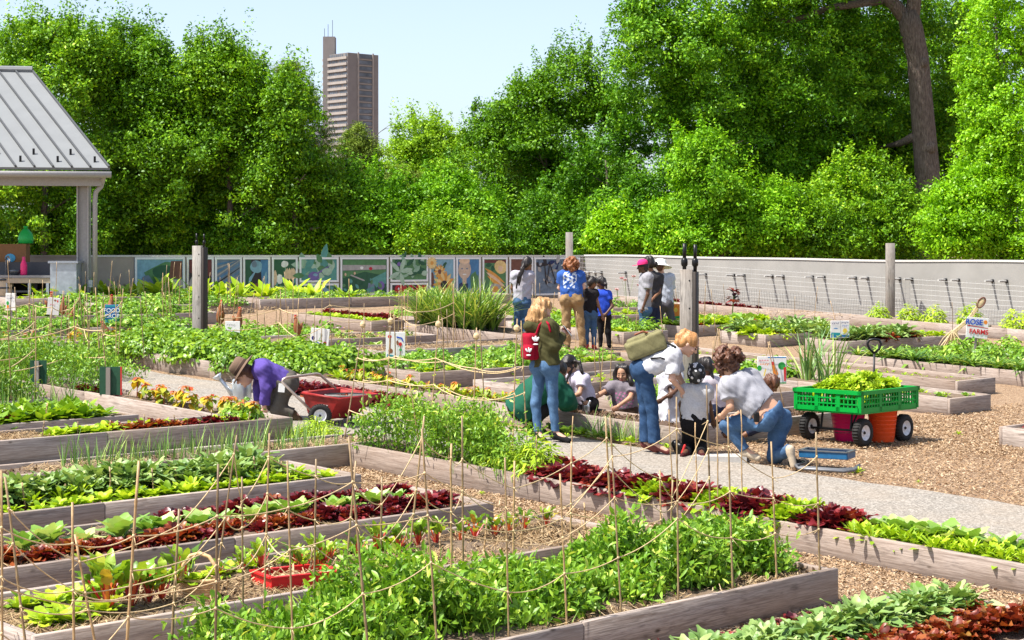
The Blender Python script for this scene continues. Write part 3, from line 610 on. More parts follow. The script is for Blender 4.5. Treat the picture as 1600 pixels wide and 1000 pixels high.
def chard(i):
    g = np.random.default_rng(60+i); n = 10; az = np.arange(n)*2.4; p = R(1)*g.uniform(48, 84, n); T_, N_ = dirs(az, p); L = g.uniform(.16, .25, n)
    a = LV(); z = np.zeros((n, 3)); a.add(leaves(z, T_, N_, L, .022, [.9, 1, 1, .9], .05, .5), g.random(n), 1)
    tip = T_*L[:, None]-N_*(.05*L)[:, None]; p2 = p-.08; T2, N2 = dirs(az, p2)
    a.add(leaves(tip-T2*.03, T2, N2, g.uniform(.11, .18, n), g.uniform(.05, .08, n), [.3, .8, 1, .9, .95, .6, .15], .35, .3, .26, .08, g), g.random(n), 0)
    return a.mesh('chard', [CHD, STEM])
kind('chard_plant', 'red stemmed chard plant', 'chard', variants(chard))
kind('spinach_plant', 'glossy green spinach plant', 'spinach', variants(lambda i: rosette(18, .19, .10, 12, 82, SPAT, GRN, .4, .2, .08, seed=70+i).mesh('spinach', GRN)))
kind('leafy_seedling', 'small pale green seedling', 'seedling', variants(lambda i: rosette(7, .10, .06, 15, 70, OVAL, LIM, .4, .2, .05, seed=80+i, rn=(0, .8)).mesh('seedling', LIM)))
kind('onion_plant', 'thin upright onion shoot', 'onion', variants(lambda i: rosette(4, .30, .011, 76, 88, BLADE, ONI, .12, .6, 0, seed=90+i).mesh('onion', ONI)))
def leek(i):
    g = np.random.default_rng(100+i); n = 17; az = g.uniform(0, 6.28, n); p = R(1)*g.uniform(55, 87, n); T_, N_ = dirs(az, p); a = LV()
    a.add(leaves(np.stack([np.cos(az)*.01, np.sin(az)*.01, g.uniform(0, .1, n)], -1), T_, N_, g.uniform(.5, .9, n), .032, [.7, 1, 1, .9, .8, .6, .35, .05], g.uniform(.15, 1.0, n), .5, 0, 0, g), g.beta(2, 2, n)); return a.mesh('leek', DRK)
kind('leek_plant', 'tall strap leaved leek', 'leek', variants(leek))
def garlic(i):
    g = np.random.default_rng(110+i); n = 12; az = g.uniform(0, 6.28, n); p = R(1)*g.uniform(62, 88, n); T_, N_ = dirs(az, p); a = LV()
    a.add(leaves(np.stack([np.cos(az)*.06, np.sin(az)*.06, 0*az], -1), T_, N_, g.uniform(.4, .8, n), .02, [1, 1, .9, .8, .6, .1], g.uniform(.0, .5, n), .6, 0, 0, g), g.random(n)); return a.mesh('garlic', ONI)
kind('bunching_onion', 'tall clump of green onion stalks', 'onion', variants(garlic))
kind('strap_plant', 'dark plant with arching strap leaves', 'leaf vegetable', variants(lambda i: rosette(20, .36, .065, 35, 82, STRAP, DRK, .85, .35, .05, seed=120+i).mesh('strap', DRK)))
def yellowtop(i):
    g = np.random.default_rng(130+i); a = LV(); n = 9; z = g.uniform(.08, .26, n); az = np.arange(n)*2.4; T_, N_ = dirs(az, R(1)*g.uniform(-35, 20, n))
    a.add(leaves(np.array([[0, 0, 0]]), *dirs(np.array([0.]), np.array([R(88)])), .26, .012, [1, 1, 1, .8], 0, .5), np.array([.3]), 1)
    a.add(leaves(np.stack([0*z, 0*z, z], -1), T_, N_, g.uniform(.10, .16, n), g.uniform(.07, .10, n), OVAL, .5, .15, .05, 0, g), g.random(n), 0)
    T_, N_ = dirs(np.arange(4)*1.57, R(1)*g.uniform(-10, 25, 4)); a.add(leaves(np.tile([0, 0, .27], (4, 1)), T_, N_, .085, .04, OVAL, .6, .1, .05, 0, g), g.random(4), 2)
    return a.mesh('yellowtop', [YEL, STEM, ORG])
kind('amaranth_seedling', 'yellowing plant with a red leafy top', 'seedling', variants(yellowtop))
def bush(i, mat, r, h, n, L, W, prof=OVAL, droop=.4, seed=140, dn=.35):
    g = np.random.default_rng(seed+i); a = LV(); d = g.normal(size=(n, 3)); d[:, 2] = np.abs(d[:, 2]); d /= np.linalg.norm(d, axis=1)[:, None]
    q = g.uniform(.45, 1.05, n)**.6; lump = 1+.18*np.sin(d[:, 0]*5+i)*np.cos(d[:, 1]*5)
    pos = d*np.array([r, r, h])*(q*lump)[:, None]; nn = d*.6+g.normal(size=(n, 3))*dn; nn[:, 2] += .55; nn /= np.linalg.norm(nn, axis=1)[:, None]
    t = g.normal(size=(n, 3))*.6+d*np.array([1, 1, .2]); t -= nn*(t*nn).sum(1)[:, None]; t /= np.linalg.norm(t, axis=1)[:, None]
    a.add(leaves(pos, t, nn, L*g.uniform(.6, 1.3, n), W*g.uniform(.6, 1.3, n), prof, droop, .18, .03, 0, g), g.beta(2, 2, n)); return a
kind('bean_bush', 'bushy bright green bean plant', 'bean plant', variants(lambda i: bush(i, GRN, .40, .34, 700, .075, .052).mesh('bush', GRN)))
kind('potato_plant', 'low leafy green plant', 'vegetable plant', variants(lambda i: bush(i, PEA, .24, .24, 260, .062, .036, seed=150).mesh('bush', PEA)))
kind('carrot_top', 'feathery bright green carrot top', 'carrot', variants(lambda i: bush(i, LIM, .2, .28, 420, .07, .016, BLADE, .3, 160).mesh('feathery', LIM)))
kind('flower_tuft', 'round tuft of fine bright leaves', 'small shrub', variants(lambda i: bush(i, LIM, .24, .36, 420, .09, .026, STRAP, .15, 170).mesh('tuft', LIM)))
def bigleaf(i):
    g = np.random.default_rng(180+i); n = 26; az = np.arange(n)*2.4; p = R(1)*g.uniform(25, 85, n); T_, N_ = dirs(az, p); a = LV()
    a.add(leaves(np.zeros((n, 3)), T_, N_, g.uniform(.3, .62, n), g.uniform(.10, .18, n), [.08, .08, .1, .5, .95, 1, .85, .55, .1], g.uniform(.3, .8, n), .2, .1, .15, g), g.random(n)); return a.mesh('bigleaf', LIM if i % 2 else GRN)
kind('collard_clump', 'tall clump of big bright leaves', 'leafy plant', variants(bigleaf, 4))
kind('arugula_plant', 'small bright green salad plant', 'salad plant', variants(lambda i: rosette(18, .15, .045, 22, 85, [.2, .25, .7, .4, 1, .8, .2], LIM, .4, .2, .08, .2, seed=190+i, rn=(0, .9)).mesh('arugula', LIM)))
def flower_plant(i, cols, seed):
    g = np.random.default_rng(seed+i); a = bush(i, GRN, .12, .12, 60, .05, .03, seed=seed); k = 3
    for j in range(k):
        c = np.array([g.uniform(-.1, .1), g.uniform(-.1, .1), g.uniform(.14, .2)]); T_, N_ = dirs(np.arange(5)*1.2566+g.uniform(0, 1), np.full(5, .25)); 
        tl_ = np.array([0, -.6, .5]); a.add(leaves(np.tile(c, (5, 1)), T_, N_, .035, .036, ROUND, .2, .1), np.full(5, .5), 1+g.integers(len(cols)))
    return a.mesh('flowers', [GRN]+cols)
kind('pansy_plant', 'pansy plant with yellow and purple blooms', 'flower', variants(lambda i: flower_plant(i, [YLW, PUR, YLW, WHT], 200)))
def poppy(i):
    g = np.random.default_rng(220+i); a = rosette(8, .16, .04, 30, 80, BLADE, GRN, .3, seed=220+i); k = 3
    for j in range(k):
        az = g.uniform(0, 6.3); hh = g.uniform(.4, .6); T_, N_ = dirs(np.array([az]), np.array([R(g.uniform(74, 86))])); a.add(leaves(np.zeros((1, 3)), T_, N_, hh, .008, [1, 1, 1, 1], 0, .5), np.array([.4]), 0)
        c = T_[0]*hh; T2, N2 = dirs(np.arange(5)*1.2566, np.full(5, .5)); a.add(leaves(np.tile(c, (5, 1)), T2, N2, .055, .06, ROUND, -.3, .1), np.full(5, .5), 1)
    return a.mesh('poppy', [GRN, PNK])
kind('poppy_plant', 'tall pink poppy', 'flower', variants(poppy))
def dark_tree_lettuce(i):
    a = LV(); g = np.random.default_rng(230); n = 22; z = g.uniform(.3, .5, n); T_, N_ = dirs(g.uniform(0, 6.3, n), R(1)*g.uniform(0, 60, n))
    a.add(leaves(np.zeros((1, 3)), *dirs(np.array([0.]), np.array([R(89)])), .42, .02, [1, 1, 1, 1], 0, .5), np.array([.2]), 1); a.add(leaves(np.stack([0*z, 0*z, z], -1), T_, N_, .12, .07, OVAL, .4, .2, .1, 0, g), g.random(n), 0); return a.mesh('orach', [RED, GRN])
kind('orach_plant', 'tall dark red orach plant', 'orach', variants(dark_tree_lettuce, 1))
NPL = {}
def put(k, u, v, where, h=.17, s=1., js=.2, group=None):
    label, cat, ms = KIND[k]; o = bpy.data.objects.new(k, random.choice(ms)); COL.objects.link(o)
    o.location = P(u, v, h); o.rotation_euler = (random.gauss(0, .06), random.gauss(0, .06), random.uniform(0, 6.28)); sc = s*random.uniform(1-js, 1+js); o.scale = (sc, sc, sc*random.uniform(.9, 1.1))
    NPL[k] = NPL.get(k, 0)+1
    return tag(o, label+' '+where, cat, group or (k.replace('_', ' ')+' '+where))
def row(k, u0, u1, v0, v1, n, where, s=1., js=.2, h=.17, jit=.03):
    for i in range(n):
        t = (i+.5)/n; put(k, u0+(u1-u0)*t+random.gauss(0, jit), v0+(v1-v0)*t+random.gauss(0, jit), where, h, s, js)
def fill(k, u0, u1, v0, v1, n, where, s=1., js=.25, h=.17):
    pts = []
    for _ in range(n):
        best = max(((random.uniform(u0, u1), random.uniform(v0, v1)) for _ in range(6)), key=lambda q: min([1e9]+[(q[0]-a)**2+(q[1]-b)**2 for a, b in pts]))
        pts.append(best); put(k, best[0], best[1], where, h, s, js)
def vines(name, label, rects, n, hmax, L, mat, hmin=.0, dens=1., base=.17, cat='pea vines', edge=.12, seed=1, clumps=0):
    """a climbing mass of vines: stems with paired leaves and tendrils, too tangled to count"""
    g = np.random.default_rng(seed); A_ = np.array([(b-a)*(d-c) for a, b, c, d in rects]); k = g.choice(len(rects), n, p=A_/A_.sum()); r = np.array(rects)[k]
    fu, fv = g.random(n), g.random(n); u = r[:, 0]+(r[:, 1]-r[:, 0])*fu; v = r[:, 2]+(r[:, 3]-r[:, 2])*fv
    if clumps:
        ci = g.integers(clumps, size=n); cu, cv = g.random(clumps), g.random(clumps); rr_ = r[0]; chh = g.uniform(.55, 1.25, clumps)
        u = rr_[0]+(rr_[1]-rr_[0])*cu[ci]+g.normal(0, .085, n); v = rr_[2]+(rr_[3]-rr_[2])*(.08+.84*cv[ci])+g.normal(0, .06, n); fv = np.clip((v-rr_[2])/(rr_[3]-rr_[2]), 0, 1)
    hh = hmax*(.72+.20*np.sin(u*2.7+v)+.16*np.sin(u*6.1+2*v)+.1*np.sin(u*13+v*9)); ed = np.clip(np.minimum(fv, 1-fv)*(r[:, 3]-r[:, 2])/edge, .25, 1); hh = hh*ed**.5*(chh[ci] if clumps else 1)
    z = hmin+hh*g.random(n)**.62; x = u*UB[0]+v*VA[0]; y = u*UB[1]+v*VA[1]; pos = np.stack([x, y, gz(x, y)+base+z], -1); pos[:, :2] += g.normal(0, .03, (n, 2))
    nn = g.normal(size=(n, 3))*.8; nn[:, 2] += .45; nn /= np.linalg.norm(nn, axis=1)[:, None]; t = g.normal(size=(n, 3)); t[:, 2] += 1.1; t -= nn*(t*nn).sum(1)[:, None]; t /= np.linalg.norm(t, axis=1)[:, None]
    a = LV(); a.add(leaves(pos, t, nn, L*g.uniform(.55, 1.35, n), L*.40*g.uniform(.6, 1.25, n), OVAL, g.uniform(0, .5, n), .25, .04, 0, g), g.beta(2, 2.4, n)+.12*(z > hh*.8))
    m2 = n//14; s = g.choice(n, m2); T_, N_ = dirs(g.uniform(0, 6.3, m2), R(1)*g.uniform(60, 90, m2)); pb = pos[s].copy(); ln = np.minimum(pb[:, 2]-(gz(pb[:, 0], pb[:, 1])+base)+.05, .3); pb[:, 2] -= ln
    a.add(leaves(pb, T_, N_, ln+.06, .006, [1, 1, 1, .5], .1, .5, 0, 0, g), g.random(m2)*.6)
    return tag(link(bpy.data.objects.new(name, a.mesh('vines', mat))), label, cat, kind='stuff')
# --- front quadrant
W1 = 'in the nearest bed'
vines('pea_vines', 'dense green pea vines filling the nearest raised bed', [(5.75, 10.2, 7.34, 8.1)], 29000, .385, .060, PEA, seed=3, edge=.16, clumps=170)

vines('pea_vines', 'sparse end of the pea vines by the bed corner', [(9.9, 10.3, 7.5, 8.05)], 500, .36, .05, PEA, seed=4)
W2 = 'in the straw mulched bed with the basket'
row('green_lettuce', 5.5, 5.95, 9.05, 9.1, 4, W2, 1.05); row('green_lettuce', 5.6, 6.3, 9.45, 9.5, 4, W2, 1.)
row('chard_plant', 6.35, 6.95, 9.2, 9.28, 1, W2+', left of the basket', .9, .12); row('chard_plant', 5.95, 6.45, 9.12, 9.15, 5, W2+', left of the basket', .95, .15)
row('chard_plant', 7.0, 10.2, 9.5, 9.54, 17, W2, .62, .25); row('green_lettuce', 6.5, 8.8, 9.6, 9.62, 11, W2+' along its back edge', .85); row('chard_plant', 7.5, 7.9, 9.3, 9.3, 3, W2+' by the red tray', .65)
W3 = 'in the third bed from the front'
row('bronze_lettuce', 6.2, 8.9, 10.68, 10.72, 20, W3, .95); row('red_lettuce', 8.9, 10.3, 10.72, 10.72, 11, W3+', front row', 1.); row('red_lettuce', 6.3, 10.2, 10.6, 10.62, 9, W3+' among bronze ones', .8)
row('cabbage_plant', 6.4, 10.1, 11.02, 11.0, 15, W3, 1.0); row('red_lettuce', 7.8, 10.2, 11.28, 11.25, 16, W3+', back row', 1.)
W4 = 'in the bed inside the corner planter'
row('kale_plant', 7.2, 9.9, 12.78, 12.8, 17, W4, 1.15); row('kale_plant', 7.2, 10.0, 12.6, 12.58, 13, W4+', second row', .95); row('green_lettuce', 7.2, 10.3, 12.3, 12.28, 20, W4, .95); row('arugula_plant', 7.4, 10.2, 12.45, 12.43, 12, W4, 1.1)
W0 = 'in the bed at the bottom right corner'
row('kale_plant', 7.2, 10.2, 6.08, 6.06, 22, W0, .92); row('cabbage_plant', 7.3, 10.2, 6.22, 6.2, 12, W0, .75); row('kale_plant', 7.2, 10.2, 5.96, 5.94, 14, W0+', front row', .7); row('bronze_lettuce', 7.8, 10.35, 5.62, 5.6, 18, W0, 1.05); row('bronze_lettuce', 7.8, 10.35, 5.82, 5.8, 14, W0+', inner row', .9); row('red_lettuce', 7.4, 9.2, 6.36, 6.36, 9, W0+' behind the kale', .85)
WP = 'in the long planter beside the gravel path'
vines('pea_vines', 'white flecked pea vines on the twine trellis of the long planter', [(11.78, 12.26, 11.35, 13.75)], 6800, .58, .05, PEA, seed=7, edge=.1, clumps=34)
row('carrot_top', 11.95, 12.0, 11.9, 11.25, 4, WP, 1.15)
segs = [('red_lettuce', 11.3, 10.75, 8), ('red_lettuce', 10.55, 9.95, 12), ('lime_lettuce', 10.0, 9.8, 5), ('red_lettuce', 9.75, 9.5, 7), ('lime_lettuce', 9.42, 9.15, 7), ('red_lettuce', 9.1, 8.75, 10), ('lime_lettuce', 8.75, 8.45, 8), ('red_lettuce', 8.4, 8.1, 9)]
for j, (k, a, b, n) in enumerate(segs):
    row(k, 11.87, 11.87, a, b, n//2+1, WP, 1.45, .12, jit=.02); row(k, 12.1, 12.1, a, b, n//2+1, WP, 1.5, .12, jit=.02)
row('cabbage_plant', 12.12, 12.12, 7.95, 5.4, 17, WP, 1.05); row('arugula_plant', 11.85, 11.85, 8.0, 5.4, 30, WP, 1.0); row('arugula_plant', 11.98, 11.98, 8.0, 5.4, 26, WP+', inner row', 1.0)
for vv in (13.75, 13.86, 13.98, 14.1): row('onion_plant', 8.7, 11.6, vv, vv, 26, WP+', in thin rows', 1., .25)
# --- left quadrant
W6 = 'in the L shaped planter at left'
row('green_lettuce', 9.6, 10.4, 15.72, 15.74, 8, W6, 1.05); row('bronze_lettuce', 10.35, 11.2, 15.72, 15.74, 6, W6, .95); row('green_lettuce', 10.6, 12.2, 15.78, 15.8, 9, W6+' near its corner', .95); row('red_lettuce', 11.3, 11.9, 15.72, 15.72, 4, W6, .9)
row('amaranth_seedling', 12.15, 12.2, 15.7, 18.0, 15, W6, .85); row('amaranth_seedling', 12.3, 12.3, 15.9, 18.0, 9, W6+', back row', .75); fill('potato_plant', 12.0, 12.4, 15.6, 16.3, 3, W6+' at its corner', .8); row('red_lettuce', 12.15, 12.15, 18.3, 19.2, 3, W6+' by the green sign back', 1.)
W7 = 'in the bed at the left edge'
fill('spinach_plant', 8.6, 11.0, 16.75, 17.5, 75, W7, 1.3); row('bronze_lettuce', 9.0, 9.9, 16.78, 16.8, 5, W7, .9)
for vv in (17.42, 17.52): row('onion_plant', 9.2, 11.1, vv, vv, 22, W7+', along its back', 1.2)
fill('bunching_onion', 9.2, 10.6, 18.35, 19.2, 20, 'behind the spinach', 1.0)
vines('pea_vines', 'tangled pale flowered pea vines left of the gravel walk', [(10.2, 11.25, 18.35, 19.25), (8.5, 11.25, 20.25, 21.15), (11.92, 12.42, 18.6, 23.4)], 15000, .62, .055, PEA, seed=9)
vines('pea_vines', 'pale pea vines on stakes behind the gravel walk', [(12.6, 14.6, 21.2, 24.2)], 6500, .42, .06, PEA, seed=10, base=.02)
# --- middle
fill('bean_bush', 15.65, 16.9, 19.4, 23.2, 32, 'behind the man in purple', 1.0, .15)
fill('bean_bush', 15.4, 16.4, 22.8, 24.4, 9, 'left of the man in purple', .75, .2)
row('red_lettuce', 15.25, 15.25, 19.1, 16.8, 17, 'in front of the long dug planter', 1.25, .15, h=.03); row('red_lettuce', 15.42, 15.42, 19.2, 17.0, 15, 'against the long dug planter', 1.3, .15, h=.03)
row('amaranth_seedling', 15.85, 15.9, 18.6, 15.4, 20, 'in the long dug planter', .55, .3); row('arugula_plant', 15.95, 15.95, 18.9, 15.2, 24, 'in the long dug planter', 1.1)
fill('carrot_top', 12.45, 12.7, 14.9, 15.4, 4, 'at the end of the L shaped planter', .8, h=.02)
row('cabbage_plant', 15.3, 15.3, 14.6, 13.4, 7, 'at the feet of the hooded woman', .75, h=.02); row('green_lettuce', 14.95, 14.7, 16.4, 14.6, 9, 'beside the crouching person', 1.1, h=.02); row('leafy_seedling', 15.35, 15.4, 14.3, 12.6, 14, 'along the dug planter', 1.1, h=.02)
row('bunching_onion', 15.4, 15.4, 13.9, 12.9, 7, 'in front of the digging girls', .42, .15, h=.02)
fill('potato_plant', 17.4, 19.6, 14.55, 15.35, 16, 'between the digging girls', 1.0)
fill('leafy_seedling', 17.3, 21.5, 16.6, 17.45, 60, 'in the low green bed', .9)
fill('potato_plant', 17.4, 21.6, 18.7, 19.5, 14, 'in the bed behind the teepees', .8); fill('cabbage_plant', 18.0, 21.5, 18.7, 19.5, 12, 'in the bed behind the teepees', .9); fill('green_lettuce', 17.3, 22, 18.6, 19.5, 16, 'in the bed behind the teepees', 1)
fill('amaranth_seedling', 15.9, 16.2, 17.6, 20.8, 10, 'behind the red lettuces', .55)
fill('cabbage_plant', 18.7, 21.8, 20.0, 21.2, 20, 'in front of the straw bed', 1.0, h=.05); fill('potato_plant', 18.0, 22.5, 19.9, 21.2, 22, 'in front of the straw bed', 1.0, h=.05)
fill('leafy_seedling', 18.6, 22.0, 23.6, 24.4, 26, 'in the young flower bed', .9); fill('pansy_plant', 19.5, 22.0, 23.6, 24.3, 10, 'in the young flower bed', .9)
fill('leek_plant', 23.7, 24.5, 24.15, 25.8, 66, 'in the tall leek bed', 1.0, .15)
row('red_lettuce', 24.1, 24.1, 28.7, 26.7, 16, 'in the bed below the mural', 1.15); row('green_lettuce', 23.6, 23.6, 28.8, 26.6, 18, 'in the bed below the mural', .9); row('green_lettuce', 23.85, 23.85, 28.8, 26.6, 14, 'in the bed below the mural, second row', .8)
fill('cabbage_plant', 25.6, 27.8, 27.2, 28.0, 22, 'in front of the mural planter', .85, h=.05)
bed('low raised bed of pale cabbages in front of the mural planter', [(25.5, 28.0, 26.9, 28.1)], h=.16)
W8 = 'along the mural wall'
row('leafy_seedling', 25.6, 33.2, 32.9, 32.9, 46, W8, 1.2, h=.18); row('potato_plant', 26, 31.5, 33.2, 33.2, 12, W8, .8)
fill('collard_clump', 24.9, 28.6, 34.0, 35.0, 14, W8, 1.0, h=0); fill('collard_clump', 21.6, 25.6, 35.0, 36.2, 20, W8+' at its left end', 1.0, h=.02); fill('potato_plant', 21.0, 25.2, 33.8, 35.2, 26, W8+' at its left end', 1.1, h=.03); fill('bean_bush', 27.0, 28.6, 33.8, 34.6, 4, W8, .9, h=0)
put('collard_clump', 28.5, 33.2, W8+', pale one standing alone', .1, .8); put('collard_clump', 29.2, 34.2, W8+' right of the pale one', 0, .8)
# --- right
W9 = 'in the row of arching leaves'
row('strap_plant', 26.35, 26.35, 17.6, 12.8, 26, W9, .95, .15); row('strap_plant', 26.75, 26.75, 17.6, 12.8, 24, W9+', back row', .95, .15)
fill('leafy_seedling', 23.7, 24.55, 14.1, 19.8, 80, 'in the sparse weedy bed', .6, .4)
fill('leafy_seedling', 21.45, 22.2, 12.9, 14.4, 14, 'in the bed behind the wagon', .8); fill('cabbage_plant', 21.5, 22.2, 12.9, 13.6, 3, 'in the bed behind the wagon', .6)
row('bunching_onion', 21.9, 21.8, 15.55, 14.85, 5, 'beside the carrot sign', 1.25, .1); fill('lime_lettuce', 21.4, 22.2, 15.9, 17.4, 26, 'behind the kneeling woman', 1.35); fill('potato_plant', 21.5, 22.2, 16, 17.4, 6, 'behind the kneeling woman', 1.0)
WA = 'in the bed with the paper signs'
fill('kale_plant', 28.8, 31.0, 19.4, 20.1, 16, WA, 1.35); fill('bronze_lettuce', 29.3, 31.0, 19.35, 20.05, 10, WA, 1.4); fill('green_lettuce', 30.6, 32.6, 19.4, 20.1, 12, WA, 1.3); fill('bean_bush', 29.2, 31.2, 19.6, 20.0, 5, WA, .6)
fill('kale_plant', 28.6, 30.9, 21.1, 21.95, 16, 'in the mixed lettuce bed', 1.35); fill('lime_lettuce', 28.5, 30.9, 21.05, 21.9, 24, 'in the mixed lettuce bed', 1.6); fill('bronze_lettuce', 28.6, 30.9, 21.05, 21.6, 8, 'in the mixed lettuce bed', 1.0)
fill('cabbage_plant', 28.8, 31.8, 23.35, 24.15, 16, 'behind the twin topped post', 1.4); fill('lime_lettuce', 28.8, 31.8, 23.3, 24.1, 28, 'behind the twin topped post', 1.6); fill('bronze_lettuce', 28.8, 31.5, 23.3, 23.8, 8, 'behind the twin topped post', 1.0)
fill('potato_plant', 26.2, 27.3, 22.7, 25.4, 16, 'in the small bed by the pink cap', 1.0); fill('green_lettuce', 26.2, 27.3, 22.7, 25.4, 18, 'in the small bed by the pink cap', 1.1)
fill('green_lettuce', 28.1, 31.8, 26.1, 26.9, 24, 'in the far cut green bed', 1.0); fill('potato_plant', 26.5, 31, 28.0, 29.5, 14, 'on the far side of the garden', .9, h=.03)
for v in (23.35, 22.55, 21.9, 21.0, 19.9): put('flower_tuft', 35.95, v, 'on the long planter under the grey wall', .17, 1.15, .1)
row('pansy_plant', 35.9, 35.9, 18.2, 15.6, 20, 'on the long planter under the grey wall', 1.5, h=.18)
fill('poppy_plant', 32.2, 34.0, 27.9, 28.7, 5, 'by the far wall corner', 1.1); fill('potato_plant', 31.6, 34.3, 27.9, 28.7, 10, 'among the poppies', .9)
put('orach_plant', 32.6, 25.0, 'standing alone before the grey wall', .02, 1.5)
row('red_lettuce', 35.9, 35.9, 29.4, 26.6, 12, 'under the grey wall', .9)
fill('kale_plant', 28.6, 31, 17.0, 18.2, 10, 'right of the rose sign', .85, h=.05); fill('potato_plant', 28.0, 32.0, 15.5, 18.2, 18, 'right of the rose sign', 1.1, h=.05); fill('potato_plant', 26.3, 26.95, 12.9, 14.3, 7, 'at the right end of the strap leaf bed', 1.3)
fill('red_lettuce', 19.2, 20.0, 9.8, 10.6, 8, 'in the bed cut by the right edge', .7)
# --- far left
fill('cabbage_plant', 14.8, 19.3, 27.1, 27.9, 24, 'in front of the sink bench', 1.0); fill('potato_plant', 14.8, 19.4, 27.1, 27.9, 20, 'in front of the sink bench', 1.0)
fill('amaranth_seedling', 12.8, 17.0, 24.8, 25.6, 20, 'left of the wooden post', .6, h=.17); fill('leafy_seedling', 12.8, 17.0, 24.8, 25.6, 26, 'left of the wooden post', 1.2)
fill('potato_plant', 17.6, 21.8, 29.7, 30.5, 22, 'in the hen figure bed', 1.0); fill('cabbage_plant', 17.6, 21.8, 29.7, 30.5, 12, 'in the hen figure bed', .9)
fill('potato_plant', 21.2, 24.4, 31.9, 32.7, 16, 'by the pavilion post', .9); fill('leafy_seedling', 20.4, 23.8, 34.3, 34.9, 30, 'left of the mural planter', 1.3)
fill('potato_plant', 18.0, 21.5, 24.8, 27.0, 34, 'right of the wooden post', 1.1, h=.03); fill('cabbage_plant', 18.0, 20.4, 23.0, 25.5, 18, 'right of the wooden post', 1.1, h=.03); fill('lime_lettuce', 17.5, 21, 25.5, 28, 14, 'right of the wooden post', 1.2, h=.03)
fill('potato_plant', 13.0, 17.0, 26.0, 26.8, 14, 'along the left walk', .9, h=.02)
# --- straw and litter on the beds
def straw(label, rects, n, h=.18, L=(.03, .11)):
    return flakes('straw', uvpts(n, rects, h), STRAW, L[0], L[1], .055, label, 'straw', .45, .003)
straw('straw mulch over the soil of the chard bed', [(5.3, 10.38, 8.82, 9.72)], 16000); straw('straw scattered under the pea vines of the nearest bed', [(7.5, 10.4, 7.16, 7.6), (9.8, 10.4, 7.2, 8.0)], 2600)
straw('straw in the third bed under the red lettuces', [(6, 10.4, 10.45, 11.36)], 2600); straw('pale straw heaps on the onion strip', [(8.4, 9.5, 13.72, 14.15), (10.8, 12.2, 13.72, 14.15)], 2400, .19)
straw('straw at the left end of the lettuce planter', [(8.8, 9.6, 15.52, 16.0)], 1500, .21); straw('straw covering the bed behind the sign with red flowers', [(19.1, 23, 21.45, 22.35), (20, 22.1, 23.5, 24.4)], 3600, .18, (.05, .15))
straw('straw on the far beds near the wall', [(31.6, 36, 24, 26), (28.7, 32.8, 19.3, 20.1), (22, 24, 29.2, 30.6)], 2600, .2, (.05, .16))
def litter(label, rects, n, h): return flakes('soil_clods', uvpts(n, rects, h), CLOD, .008, .035, .7, label, 'soil clods', 1.2, .0)
CLOD = dry('soil_clod', [(.1, (.06, .035, .02)), (.6, (.16, .10, .06)), (.95, (.30, .21, .13))])
litter('loose clods on the soil of the front beds', [(5.3, 10.4, 7.15, 8.0), (5.3, 10.4, 8.8, 9.7), (6, 10.4, 10.45, 11.36), (6.5, 10.4, 12.1, 13.0), (11.75, 12.25, 5, 13.5), (8, 12.2, 13.7, 14.2)], 12000, .178)
litter('loose clods on the dug planter', [(15.6, 16.15, 12.7, 18), (16.2, 18.9, 12.7, 13.2)], 4000, .195)

# weeds that have come up on the walks
for (a, b, c, d, n) in ((12.38, 12.6, 5, 14, 16), (14.9, 15.3, 12, 20, 14), (10.5, 11.6, 6, 13.4, 9), (15.4, 21, 7, 12.4, 12), (6.5, 10.4, 8.2, 8.7, 5), (6.5, 10.4, 9.85, 10.3, 5)):
    for _ in range(n): put('arugula_plant', random.uniform(a, b), random.uniform(c, d), 'growing wild on the walks', .0, random.uniform(.25, .6), .2, 'weeds on the walks')
# ---------------------------------------------------------------- mural panels on the low wall
def pm(name, c, **k): return plain('paint_'+name, c, .65, var=.18, sc=k.get('sc', 9))
PD = dict(sky=pm('sky', (.20, .36, .46)), teal=pm('teal', (.10, .28, .25)), dgreen=pm('dgreen', (.03, .10, .055)), green=pm('green', (.09, .21, .09)), pale=pm('pale', (.34, .47, .36)), sage=pm('sage', (.24, .38, .27)), brown=pm('brown', (.16, .07, .05)),
          dark=pm('dark', (.035, .03, .035)), grey=pm('grey', (.36, .34, .33)), blue=pm('blue', (.07, .19, .36)), slate=pm('slate', (.15, .20, .27)), white=pm('white', (.72, .72, .70)), peach=pm('peach', (.66, .47, .32)), orange=pm('orange', (.62, .30, .07)), yellow=pm('yellow', (.68, .50, .22)), red=pm('red', (.42, .02, .04)), purple=pm('purple', (.17, .12, .33)), navy=pm('navy', (.02, .03, .10)), skin=pm('skin', (.52, .40, .31)), maroon=pm('maroon', (.14, .04, .04)))
FRAME = plain('panel_frame', (.74, .75, .76), .5, var=.05)
ma = Vector((LX, LY, 0)); mb_ = Vector((KX, KY, 0)); mdir = (mb_-ma).normalized(); mn = Vector((mdir.y, -mdir.x, 0)); mn = mn if mn.y < 0 else -mn
def wall_t(px):                                   # distance along the mural wall seen at a photo column
    X = (px-800)/FPX; return (X*ma.y-ma.x)/(mdir.x-X*mdir.y)
